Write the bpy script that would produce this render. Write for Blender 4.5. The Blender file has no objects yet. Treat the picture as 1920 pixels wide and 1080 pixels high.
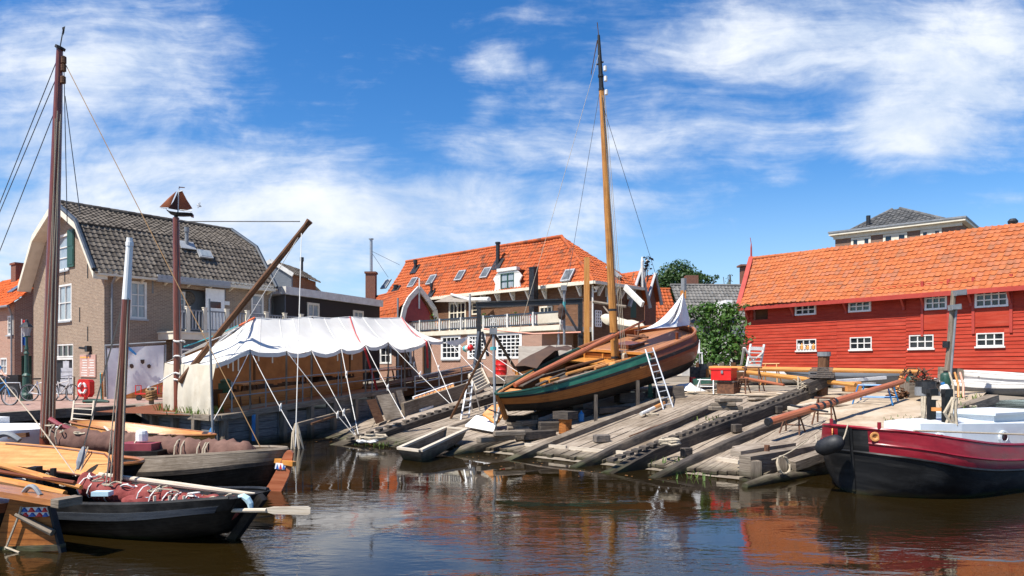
import bpy, math, random
from mathutils import Vector as V, Matrix, noise as mn
random.seed(7)
R = random.Random(11)
rad = math.radians
SC = bpy.context.scene
COL = SC.collection
# ---------------------------------------------------------------- camera
FX, CX, HY, CH = 1350.0, 960.0, 688.0, 2.4      # focal length in photo pixels, centre, horizon row, eye height over the water
cd = bpy.data.cameras.new('camera'); cam = bpy.data.objects.new('camera', cd); COL.objects.link(cam)
cam.location = (0, 0, CH); cam.rotation_euler = (rad(90), 0, 0)
cd.sensor_width = 36; cd.lens = FX/1920*36; cd.shift_y = (HY-540)/1920; cd.clip_start = .1; cd.clip_end = 3000
SC.camera = cam
SC.view_settings.view_transform = 'Standard'; SC.view_settings.look = 'None'; SC.view_settings.gamma = 1
SC.view_settings.exposure = 0.72
SC.cycles.use_denoising = True
SC.cycles.max_bounces = 8; SC.cycles.transparent_max_bounces = 12
# ---------------------------------------------------------------- sun and sky
SUN = V((-.80, -.60, 1.55)).normalized()
sl = bpy.data.lights.new('sun', 'SUN'); so = bpy.data.objects.new('sun', sl); COL.objects.link(so)
sl.energy = 4.9; sl.angle = rad(.53); sl.color = (1, .955, .88)
so.rotation_euler = (-SUN).to_track_quat('-Z', 'Y').to_euler(); so.location = (-30, -20, 60)
W = bpy.data.worlds.new('World'); SC.world = W; W.use_nodes = True
def nodekit(nt):
    nt.nodes.clear()
    def n(t, ins=None, **kw):
        o = nt.nodes.new(t)
        for k, v in kw.items(): setattr(o, k, v)
        for k, v in (ins or {}).items():
            if isinstance(v, bpy.types.NodeSocket): nt.links.new(v, o.inputs[k])
            else: o.inputs[k].default_value = v
        return o
    def m(op, a, b=0.0, c=0.0):
        o = n('ShaderNodeMath', {0: a, 1: b, 2: c}, operation=op); return o.outputs[0]
    return n, m
def smooth(n, x, a, b, lo=0., hi=1.):
    return n('ShaderNodeMapRange', {'Value': x, 'From Min': a, 'From Max': b, 'To Min': lo, 'To Max': hi}, interpolation_type='SMOOTHSTEP').outputs[0]
def make_sky():
    n, m = nodekit(W.node_tree)
    sky = n('ShaderNodeTexSky', sky_type='NISHITA', sun_disc=False)
    sky.sun_elevation = math.asin(SUN.z); sky.sun_rotation = math.atan2(SUN.x, SUN.y)
    sky.air_density = 1.0; sky.dust_density = .25; sky.ozone_density = 3.2; sky.altitude = 0
    hs = n('ShaderNodeHueSaturation', {'Saturation': 1.35, 'Value': 1.42, 'Color': sky.outputs[0], 'Hue': .506})
    tc = n('ShaderNodeTexCoord'); sp = n('ShaderNodeSeparateXYZ', {0: tc.outputs['Generated']})
    x, y, z = sp.outputs
    yy = m('MAXIMUM', m('ABSOLUTE', y), .12)
    a = m('DIVIDE', x, yy); b = m('DIVIDE', z, yy)
    v = n('ShaderNodeCombineXYZ', {0: a, 1: m('MULTIPLY', b, 1.7), 2: 0.0}).outputs[0]
    wn = n('ShaderNodeTexNoise', {'Vector': v, 'Scale': 2.2, 'Detail': 3.0})
    wv = n('ShaderNodeVectorMath', {0: v, 1: n('ShaderNodeVectorMath', {0: wn.outputs['Color'], 3: .22}, operation='SCALE').outputs[0]}, operation='ADD').outputs[0]
    n1 = n('ShaderNodeTexNoise', {'Vector': wv, 'Scale': 5.5, 'Detail': 9.0, 'Roughness': .62}).outputs['Fac']
    mp = n('ShaderNodeMapping', {'Vector': wv, 'Rotation': (0, 0, -.45), 'Scale': (2.2, 9.0, 1)})
    n2 = n('ShaderNodeTexNoise', {'Vector': mp.outputs[0], 'Scale': 2.6, 'Detail': 8.0, 'Roughness': .6}).outputs['Fac']
    n4 = n('ShaderNodeTexNoise', {'Vector': wv, 'Scale': 26.0, 'Detail': 4.0, 'Roughness': .6}).outputs['Fac']
    blobs = [(170,120,330,140,.62),(60,260,230,130,.55),(330,330,460,90,.60),(640,400,560,105,.70),(250,450,460,150,.76),(850,455,380,85,.56),(1060,400,260,70,.48),(600,80,150,60,.16),
             (930,125,75,55,.42),(915,205,65,45,.42),(1010,125,40,35,.3),(1040,180,110,45,.36),(1090,110,40,30,.3),(950,285,220,70,.42),(1200,150,60,45,.3),(1130,270,300,80,.45),(1330,230,320,90,.42),
             (1540,80,480,130,.62),(1800,120,330,170,.72),(1720,225,170,100,.85),(1800,130,240,110,.80),(1500,250,260,60,.34),(1860,250,120,80,.4),(1640,270,110,50,.4),(1900,370,110,30,.3),(1480,330,60,22,.3),
             (770,110,110,50,.13),(800,250,90,70,.2),(1060,370,240,50,.3)]
    tot = None
    for (px, py, rx, ry, s) in blobs:
        da = m('MULTIPLY', m('SUBTRACT', a, (px-CX)/FX), FX/rx); db = m('MULTIPLY', m('SUBTRACT', b, (HY-py)/FX), FX/ry)
        g = m('MULTIPLY', m('EXPONENT', m('MULTIPLY', m('ADD', m('MULTIPLY', da, da), m('MULTIPLY', db, db)), -1.0)), s)
        tot = g if tot is None else m('MAXIMUM', tot, g)
    # unseen cloud outside the view, kept thinner to lower the fill light
    far = m('MULTIPLY', smooth(n, m('ABSOLUTE', a), .85, 1.3), .16)
    tot = m('MAXIMUM', tot, far)
    tex = m('ADD', m('ADD', m('MULTIPLY', n1, .44), m('MULTIPLY', n2, .38)), m('MULTIPLY', n4, .18))
    dens = smooth(n, m('ADD', tex, m('MULTIPLY', tot, .62)), .58, .98)
    low = smooth(n, b, .30, .02, 0, .5)
    dens = m('MINIMUM', m('MULTIPLY', m('ADD', dens, 0.0), .95), .96)
    shade = smooth(n, n1, .35, .75)
    cc = n('ShaderNodeMix', {'Factor': shade, 6: (5.6, 6.6, 8.2, 1), 7: (8.8, 9.1, 9.6, 1)}, data_type='RGBA').outputs[2]
    mixl = n('ShaderNodeMix', {'Factor': low, 6: hs.outputs[0], 7: (4.6, 6.4, 8.4, 1)}, data_type='RGBA').outputs[2]
    mix = n('ShaderNodeMix', {'Factor': dens, 6: mixl, 7: cc}, data_type='RGBA').outputs[2]
    bg = n('ShaderNodeBackground', {'Color': mix, 'Strength': .072})
    n('ShaderNodeOutputWorld', {0: bg.outputs[0]})
make_sky()
# ---------------------------------------------------------------- materials
MATS = {}
def mat(name, cols, rough=.7, sc=3., st=(1, 1, 1), coord='UV', det=6, spread=(.32, .68), bump=0., bsc=30., metal=0., spec=.5, dirt=None, trans=0., bst=None, coat=0., seam=None, wet=0., streak=None):
    m_ = bpy.data.materials.new(name); m_.use_nodes = True; n, m = nodekit(m_.node_tree); MATS[name] = m_
    tc = n('ShaderNodeTexCoord'); co = tc.outputs[coord]
    mp = n('ShaderNodeMapping', {'Vector': co, 'Scale': st}).outputs[0]
    nz = n('ShaderNodeTexNoise', {'Vector': mp, 'Scale': sc, 'Detail': float(det), 'Roughness': .62})
    rp = n('ShaderNodeValToRGB', {0: nz.outputs['Fac']}); cr = rp.color_ramp
    k = len(cols)
    while len(cr.elements) < k: cr.elements.new(.5)
    for i, c in enumerate(cols):
        cr.elements[i].position = spread[0]+(spread[1]-spread[0])*i/max(1, k-1); cr.elements[i].color = (*c, 1)
    col = rp.outputs[0]
    if dirt:
        dc, amt, ds = dirt
        dz = n('ShaderNodeTexNoise', {'Vector': tc.outputs['Object'], 'Scale': ds, 'Detail': 8.0, 'Roughness': .7}).outputs['Fac']
        col = n('ShaderNodeMix', {'Factor': smooth(n, dz, .46, .72, 0, amt), 6: col, 7: (*dc, 1)}, data_type='RGBA').outputs[2]
    if streak:
        sz = n('ShaderNodeTexNoise', {'Vector': n('ShaderNodeMapping', {'Vector': tc.outputs['UV'], 'Scale': (streak[2], streak[3], 1)}).outputs[0], 'Scale': 1.0, 'Detail': 6.0, 'Roughness': .65}).outputs['Fac']
        col = n('ShaderNodeMix', {'Factor': smooth(n, sz, .50, .74, 0, streak[1]), 6: col, 7: (*streak[0], 1)}, data_type='RGBA').outputs[2]
    if seam:
        uvs = n('ShaderNodeSeparateXYZ', {0: tc.outputs['UV']}); fr = m('FRACT', m('DIVIDE', uvs.outputs[1], seam[0]))
        col = n('ShaderNodeMix', {'Factor': m('MULTIPLY', m('LESS_THAN', fr, seam[1]), .8), 6: col, 7: (.012, .009, .007, 1)}, data_type='RGBA').outputs[2]
    if wet:
        gz_ = n('ShaderNodeSeparateXYZ', {0: n('ShaderNodeNewGeometry').outputs['Position']}).outputs[2]
        wz = n('ShaderNodeTexNoise', {'Vector': tc.outputs['Object'], 'Scale': 2.5, 'Detail': 5.0}).outputs['Fac']
        fz = smooth(n, m('ADD', gz_, m('MULTIPLY', m('SUBTRACT', wz, .5), .28)), wet, .02, 0, .88)
        al = n('ShaderNodeMix', {'Factor': smooth(n, wz, .4, .62), 6: (.028, .022, .013, 1), 7: (.035, .042, .014, 1)}, data_type='RGBA').outputs[2]
        col = n('ShaderNodeMix', {'Factor': fz, 6: col, 7: al}, data_type='RGBA').outputs[2]
    ins = {'Base Color': col, 'Roughness': smooth(n, nz.outputs['Fac'], .3, .7, max(.02, rough-.08), min(1, rough+.08)), 'Metallic': metal, 'Specular IOR Level': spec, 'Coat Weight': coat, 'Coat Roughness': .12}
    if bump:
        mb_ = n('ShaderNodeMapping', {'Vector': co, 'Scale': bst or st}).outputs[0]
        bz = n('ShaderNodeTexNoise', {'Vector': mb_, 'Scale': bsc, 'Detail': 5.0}).outputs['Fac']
        ins['Normal'] = n('ShaderNodeBump', {'Strength': bump, 'Distance': .03, 'Height': bz}).outputs[0]
    pb = n('ShaderNodeBsdfPrincipled', ins); out = pb.outputs[0]
    if trans:
        tr = n('ShaderNodeBsdfTranslucent', {'Color': col}); out = n('ShaderNodeMixShader', {0: trans, 1: out, 2: tr.outputs[0]}).outputs[0]
    n('ShaderNodeOutputMaterial', {0: out}); return m_
def brick(name, c1, c2, mortar, dirt=None, bw=.22, bh=.068):
    m_ = bpy.data.materials.new(name); m_.use_nodes = True; n, m = nodekit(m_.node_tree); MATS[name] = m_
    tc = n('ShaderNodeTexCoord'); uv = tc.outputs['UV']
    wz = n('ShaderNodeTexNoise', {'Vector': uv, 'Scale': 1.2, 'Detail': 8.0, 'Roughness': .75}).outputs['Fac']
    fz = n('ShaderNodeTexNoise', {'Vector': n('ShaderNodeMapping', {'Vector': uv, 'Scale': (1, 3.2, 1)}).outputs[0], 'Scale': 5.0, 'Detail': 3.0, 'Roughness': .9}).outputs['Fac']
    a = n('ShaderNodeMix', {'Factor': smooth(n, fz, .35, .65), 6: (*c1, 1), 7: (*c2, 1)}, data_type='RGBA').outputs[2]
    b = n('ShaderNodeMix', {'Factor': smooth(n, wz, .35, .65), 6: (*c2, 1), 7: tuple(x*.62 for x in c1)+(1,)}, data_type='RGBA').outputs[2]
    br = n('ShaderNodeTexBrick', {'Vector': uv, 'Color1': a, 'Color2': b, 'Mortar': (*mortar, 1), 'Scale': 1.0, 'Mortar Size': .011, 'Mortar Smooth': .3, 'Bias': -.1, 'Brick Width': bw, 'Row Height': bh})
    col = br.outputs['Color']
    if dirt:
        col = n('ShaderNodeMix', {'Factor': smooth(n, n('ShaderNodeTexNoise', {'Vector': tc.outputs['Object'], 'Scale': dirt[2], 'Detail': 9.0, 'Roughness': .7}).outputs['Fac'], .48, .72, 0, dirt[1]), 6: col, 7: (*dirt[0], 1)}, data_type='RGBA').outputs[2]
    bp = n('ShaderNodeBump', {'Strength': .6, 'Distance': .015, 'Height': m('SUBTRACT', m('MULTIPLY', fz, .4), br.outputs['Fac'])})
    pb = n('ShaderNodeBsdfPrincipled', {'Base Color': col, 'Roughness': .88, 'Normal': bp.outputs[0], 'Specular IOR Level': .1})
    n('ShaderNodeOutputMaterial', {0: pb.outputs[0]}); return m_
def tilemat(name, cols, dark, damt=.5, dsc=.5, rough=.75):
    m_ = bpy.data.materials.new(name); m_.use_nodes = True; n, m = nodekit(m_.node_tree); MATS[name] = m_
    tc = n('ShaderNodeTexCoord'); uv = tc.outputs['UV']
    fl = n('ShaderNodeVectorMath', {0: uv}, operation='FLOOR').outputs[0]
    wn = n('ShaderNodeTexWhiteNoise', {'Vector': fl}, noise_dimensions='2D').outputs['Value']
    fz = n('ShaderNodeTexNoise', {'Vector': uv, 'Scale': 2.1, 'Detail': 5.0, 'Roughness': .7}).outputs['Fac']
    val = m('ADD', m('MULTIPLY', wn, .72), m('MULTIPLY', fz, .3))
    rp = n('ShaderNodeValToRGB', {0: val}); cr = rp.color_ramp; k = len(cols)
    while len(cr.elements) < k: cr.elements.new(.5)
    for i, c in enumerate(cols): cr.elements[i].position = .1+.8*i/(k-1); cr.elements[i].color = (*c, 1)
    wz = n('ShaderNodeTexNoise', {'Vector': n('ShaderNodeMapping', {'Vector': tc.outputs['Object'], 'Scale': (1, 1, .55)}).outputs[0], 'Scale': dsc, 'Detail': 9.0, 'Roughness': .72}).outputs['Fac']
    f2 = smooth(n, m('ADD', m('MULTIPLY', wz, .75), m('MULTIPLY', wn, .25)), .52, .70, 0, damt)
    col = n('ShaderNodeMix', {'Factor': f2, 6: rp.outputs[0], 7: (*dark, 1)}, data_type='RGBA').outputs[2]
    bp = n('ShaderNodeBump', {'Strength': .35, 'Distance': .01, 'Height': n('ShaderNodeTexNoise', {'Vector': uv, 'Scale': 9.0, 'Detail': 4.0}).outputs['Fac']})
    pb = n('ShaderNodeBsdfPrincipled', {'Base Color': col, 'Roughness': rough, 'Specular IOR Level': .12, 'Normal': bp.outputs[0]})
    n('ShaderNodeOutputMaterial', {0: pb.outputs[0]}); return m_
GR = (1, 14, 1)      # grain: u runs along a beam, v across it
def wood(name, cols, rough=.8, sc=2.2, dirt=None, bump=.35, spec=.16, coat=0., st=GR, **k):
    return mat(name, cols, rough, sc, st, 'UV', 8, (.28, .72), bump, 5., 0, spec, dirt, coat=coat, **k)
wood('greywood', [(.085,.064,.047),(.205,.165,.125),(.34,.285,.225)], dirt=((.085,.062,.04), .75, 1.1), wet=.32)
wood('slipwood', [(.15,.112,.08),(.31,.25,.19),(.45,.38,.30)], dirt=((.115,.082,.052), .8, .55), wet=.30, streak=((.085,.062,.045), .6, .35, 3.))
wood('darkbeam', [(.022,.019,.017),(.062,.052,.045),(.15,.122,.095)], dirt=((.20,.155,.11), .55, 1.3), wet=.30)
wood('jettywood', [(.075,.073,.072),(.155,.152,.15),(.26,.25,.24)], dirt=((.05,.05,.045), .6, .9), wet=.35)
wood('brownwood', [(.06,.026,.013),(.13,.062,.032),(.20,.105,.055)], .65, dirt=((.035,.02,.014), .6, 1.5))
wood('varnish', [(.21,.063,.012),(.36,.125,.025),(.47,.19,.045)], .34, 1.6, bump=.12, spec=.5, coat=.35)
wood('orangewood', [(.38,.13,.022),(.56,.235,.05),(.66,.31,.085)], .36, 1.4, bump=.1, spec=.5, coat=.35)
wood('leewood', [(.42,.16,.045),(.57,.25,.08),(.66,.34,.135)], .5, 1.2, bump=.1, spec=.2, coat=.05, dirt=((.30,.12,.035), .5, 2.))
wood('redmast', [(.085,.016,.007),(.16,.032,.012),(.24,.06,.022)], .38, 1.5, bump=.15, spec=.5, coat=.3, dirt=((.05,.018,.01), .5, 1.2))
wood('redspar', [(.24,.07,.032),(.36,.115,.055),(.42,.16,.08)], .42, 1.2, bump=.1, coat=.2)
wood('yellowspar', [(.38,.15,.035),(.52,.235,.062),(.62,.32,.11)], .42, 1.2, bump=.1, coat=.2)
wood('mastwood', [(.20,.075,.016),(.42,.185,.045),(.56,.27,.08)], .42, 1.0, bump=.15, coat=.2, dirt=((.14,.06,.02), .6, .9))
wood('deckwood', [(.22,.085,.034),(.34,.145,.062),(.44,.21,.10)], .5, 1.6, bump=.15, coat=.15, seam=(.16,.06))
wood('hullbrown', [(.10,.028,.012),(.17,.05,.021),(.25,.08,.034)], .42, 1.3, bump=.12, coat=.15, dirt=((.07,.02,.012), .5, 1.4), seam=(.075,.06))
wood('hullorange', [(.20,.065,.016),(.34,.12,.03),(.44,.17,.045)], .6, 1.3, bump=.15, coat=.0, dirt=((.13,.045,.016), .6, 1.6), seam=(.075,.06))
wood('tarhull', [(.006,.0055,.005),(.013,.0115,.010),(.032,.027,.023)], .5, 2., bump=.25, spec=.14, dirt=((.085,.073,.06), .30, 2.2), seam=(.13,.05), wet=.10)
wood('timberwall', [(.075,.036,.02),(.14,.072,.041),(.21,.115,.07)], .75, 1.7, dirt=((.04,.022,.015), .5, 1.))
wood('paleplank', [(.36,.29,.21),(.52,.44,.34),(.62,.55,.45)], .7, 1.6, bump=.2)
mat('blackwood', [(.009,.009,.010),(.020,.020,.022)], .6, 6, bump=.1, spec=.3)
mat('redsiding', [(.31,.034,.019),(.38,.046,.025),(.43,.062,.036)], .55, 1.1, (1, 7, 1), bump=.2, bsc=6, dirt=((.28,.035,.024), .6, .8), spec=.08, streak=((.42,.095,.06), .5, .5, 5.))
mat('redtrim', [(.32,.032,.019),(.40,.045,.026)], .55, 2)
mat('white', [(.72,.71,.68),(.84,.83,.80)], .5, 5, spec=.4)
mat('cream', [(.60,.54,.42),(.72,.66,.53)], .6, 2.5, dirt=((.42,.37,.28), .4, 1.2))
mat('offwhite', [(.55,.53,.49),(.72,.70,.65)], .6, 2.5, dirt=((.4,.37,.32), .45, 2.))
mat('whitehull', [(.60,.62,.64),(.72,.74,.76)], .5, 1.5, dirt=((.40,.40,.39), .55, 1.6))
mat('greyhull', [(.13,.14,.15),(.20,.21,.22)], .6, 2, dirt=((.30,.30,.29), .4, 1.5))
mat('cabinpaint', [(.52,.56,.585),(.60,.635,.655)], .45, 1.5, spec=.3, dirt=((.45,.48,.50), .4, 1.4))
mat('darkblue', [(.025,.035,.05),(.04,.055,.075)], .5, 4)
mat('slategrey', [(.10,.115,.135),(.14,.155,.175)], .65, 3, (1, 4, 1))
mat('glass', [(.010,.012,.016),(.022,.026,.032)], .06, 1.2, spec=.7)
mat('paleglass', [(.20,.235,.26),(.36,.39,.40)], .12, 2.5, (2.2, .6, 1), spec=.6)
mat('blackmetal', [(.012,.013,.015),(.028,.03,.033)], .45, 6, metal=.2, dirt=((.09,.05,.03), .25, 3.))
mat('steel', [(.30,.31,.32),(.46,.47,.48)], .42, 5, metal=.7)
mat('alum', [(.45,.46,.47),(.62,.63,.64)], .45, 5, metal=.35)
mat('rust', [(.055,.022,.012),(.12,.05,.024),(.20,.085,.04)], .85, 9, bump=.4)
mat('rustgrey', [(.05,.042,.036),(.13,.11,.095),(.2,.15,.11)], .8, 7, bump=.4)
mat('redpaint', [(.55,.014,.012),(.68,.02,.016)], .35, 3, spec=.5, dirt=((.35,.02,.015), .3, 4.))
mat('bargered', [(.16,.006,.013),(.235,.010,.02),(.29,.02,.032)], .34, 2., (1, 3, 1), spec=.3, dirt=((.10,.008,.014), .5, 1.2), streak=((.30,.16,.15), .25, 1.2, 6.))
mat('strakegrey', [(.045,.05,.06),(.075,.085,.10)], .28, 3, (1, 4, 1), spec=.6)
mat('bargeblack', [(.005,.005,.0055),(.010,.010,.0105),(.022,.022,.0225)], .45, 1.6, (1, 2, 1), bump=.12, bsc=4, spec=.2, dirt=((.075,.07,.066), .45, 1.0), wet=.10, streak=((.085,.08,.075), .35, .8, 5.))
mat('greenpaint', [(.012,.085,.05),(.02,.13,.075),(.035,.17,.10)], .5, 1.6, (1, 5, 1), bump=.1, dirt=((.012,.05,.032), .45, 2.))
mat('darkgreen', [(.012,.05,.035),(.02,.08,.055)], .5, 6, dirt=((.05,.04,.03), .4, 5.))
mat('bluepaint', [(.02,.14,.34),(.03,.2,.46)], .4, 4)
mat('palebluepaint', [(.42,.60,.66),(.52,.70,.76)], .4, 4)
mat('tealrope', [(.05,.30,.32),(.08,.42,.42)], .8, 9)
mat('redcloth', [(.42,.02,.022),(.55,.035,.035)], .8, 6)
mat('orangecloth', [(.75,.12,.03),(.85,.2,.05)], .7, 6)
mat('pinktape', [(.70,.27,.18),(.80,.38,.27)], .6, 6)
mat('purplered', [(.20,.03,.045),(.29,.05,.06)], .55, 4)
mat('canvas', [(.74,.71,.65),(.82,.79,.73)], .85, 1.6, coord='Object', bump=.12, bsc=5, spec=.15, trans=.2, dirt=((.68,.64,.56), .4, .7))
mat('tarpwhite', [(.66,.66,.66),(.80,.80,.79)], .85, 2., coord='Object', bump=.2, bsc=4, spec=.1, trans=.15)
mat('creamcanvas', [(.60,.53,.41),(.72,.66,.54)], .88, 1.6, coord='Object', bump=.2, bsc=5, spec=.1, trans=.2, dirt=((.42,.33,.21), .5, 1.2))
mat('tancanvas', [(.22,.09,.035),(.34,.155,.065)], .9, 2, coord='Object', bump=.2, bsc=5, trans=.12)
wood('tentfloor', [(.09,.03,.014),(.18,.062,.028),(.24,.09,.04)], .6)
mat('greytarp', [(.20,.165,.13),(.31,.27,.22)], .85, 3, coord='Object', bump=.3, bsc=6)
mat('browntarp', [(.045,.022,.014),(.085,.045,.028)], .85, 3, coord='Object', bump=.3, bsc=6)
mat('mauvesail', [(.095,.050,.040),(.155,.085,.066),(.21,.125,.098)], .85, 2.2, coord='Object', bump=.5, bsc=4, spec=.15, dirt=((.075,.045,.04), .6, 1.3))
mat('maroonsail', [(.13,.022,.022),(.21,.05,.045),(.28,.085,.075)], .85, 4.5, coord='Object', bump=.6, bsc=6, spec=.1)
mat('tansail', [(.22,.055,.02),(.32,.09,.03)], .7, 3, coord='Object', trans=.25)
mat('darksail', [(.055,.014,.01),(.09,.022,.014)], .7, 3, coord='Object', trans=.1)
mat('rope', [(.33,.27,.19),(.50,.42,.31)], .9, 30, bump=.3, bsc=60)
mat('whiterope', [(.60,.57,.52),(.76,.73,.68)], .85, 30)
mat('brownrope', [(.22,.12,.045),(.36,.21,.09)], .9, 30)
mat('wire', [(.05,.055,.06),(.09,.095,.10)], .6, 5)
mat('lead', [(.26,.27,.28),(.36,.37,.38)], .55, 4)
mat('zinc', [(.15,.16,.17),(.24,.25,.26)], .5, 3)
mat('stone', [(.24,.21,.17),(.36,.33,.28)], .85, 4, coord='Object', bump=.4, bsc=12)
mat('concrete', [(.24,.23,.21),(.36,.35,.32)], .85, 3, coord='Object', bump=.2, bsc=12)
mat('sand', [(.27,.20,.135),(.40,.315,.225),(.52,.43,.33)], .95, 1.6, coord='Object', det=10, bump=.8, bsc=9, spec=.1, dirt=((.22,.165,.11), .5, .8))
mat('ground', [(.15,.12,.092),(.24,.2,.155),(.32,.27,.21)], .95, .9, coord='Object', det=10, bump=.6, bsc=7, spec=.1, dirt=((.10,.10,.05), .35, .35))
mat('leafdark', [(.018,.045,.010),(.04,.085,.018),(.065,.12,.026)], .55, 1.4, coord='Object', spec=.35, trans=.25)
mat('leafbright', [(.022,.060,.009),(.055,.125,.018),(.115,.21,.032)], .5, 1.6, coord='Object', spec=.4, trans=.3)
mat('grassgreen', [(.05,.10,.015),(.10,.17,.03),(.2,.22,.06)], .7, 3, coord='Object', trans=.3)
mat('bark', [(.05,.04,.03),(.10,.08,.06)], .9, 6, bump=.5)
mat('skin', [(.45,.24,.16),(.52,.29,.2)], .5, 5)
mat('denim', [(.02,.035,.08),(.03,.05,.11)], .85, 8)
mat('hair', [(.03,.018,.01),(.05,.03,.018)], .6, 20, (1, 8, 1))
mat('rubber', [(.008,.008,.009),(.018,.018,.02)], .6, 10)
mat('signpink', [(.40,.22,.17),(.50,.30,.24)], .6, 3)
mat('signorange', [(.70,.28,.06),(.76,.34,.08)], .6, 3)
mat('noticegrey', [(.42,.41,.42),(.62,.61,.62)], .6, 5)
mat('redtri', [(.55,.02,.025),(.6,.03,.03)], .45, 3)
mat('bluetri', [(.02,.09,.34),(.03,.12,.42)], .45, 3)
mat('paving', [(.23,.13,.10),(.33,.21,.165),(.42,.29,.24)], .9, 3.5, coord='Object', det=9, bump=.4, bsc=14, spec=.15)
mat('skylight', [(.06,.062,.062),(.16,.17,.17)], .25, 2, spec=.6)
brick('brickhouse', (.36,.262,.188), (.20,.14,.10), (.36,.30,.235), dirt=((.45,.345,.24), .45, .45))
brick('brickred', (.43,.225,.155), (.29,.135,.09), (.46,.38,.31), dirt=((.40,.29,.22), .4, .7))
brick('brickdark', (.25,.085,.05), (.17,.055,.035), (.20,.15,.12))
brick('brickfar', (.26,.14,.095), (.19,.10,.07), (.26,.2,.16))
tilemat('tileorange', [(.34,.100,.040),(.39,.115,.042),(.425,.132,.048),(.41,.135,.06),(.385,.135,.072)], (.22,.105,.06), .6, .8)
tilemat('tilered', [(.34,.076,.026),(.39,.088,.029),(.43,.11,.036),(.385,.10,.046)], (.075,.04,.028), .75, .42)
tilemat('tilebright', [(.48,.09,.02),(.53,.11,.028),(.56,.125,.032)], (.4,.09,.03), .3, .8)
tilemat('tilegrey', [(.062,.052,.043),(.095,.081,.068),(.13,.112,.094),(.158,.134,.110)], (.05,.042,.032), .55, .8, .8)
tilemat('tileslate', [(.075,.075,.075),(.12,.12,.12),(.17,.165,.16)], (.07,.065,.055), .4, .8, .8)
tilemat('tilefar', [(.11,.105,.098),(.16,.153,.142),(.20,.19,.175)], (.09,.085,.075), .4, .8, .8)
# ---------------------------------------------------------------- pixels of the photograph to points of the place
def at(x, y, D): return V(((x-CX)/FX*D, D, CH-(y-HY)/FX*D))
def onz(x, y, z): return at(x, y, (CH-z)*FX/(y-HY))
SE, SW_, SP, SLOPE = V((.66, .7513, 0)), V((.7513, -.66, 0)), V((0, 18.8, 0)), .16      # the slip: uphill, along the waterline, a point of the waterline
def slipz(p): return SLOPE*((p.x-SP.x)*SE.x+(p.y-SP.y)*SE.y)
def slip(s, t, h=0.): p = SP+SE*s+SW_*t; p.z = SLOPE*s+h; return p
def onslip(x, y, h=0.):
    a = (x-CX)/FX; b = (y-HY)/FX
    D = (CH-h+SLOPE*(SP.x*SE.x+SP.y*SE.y))/(b+SLOPE*(a*SE.x+SE.y)); return at(x, y, D)
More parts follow.
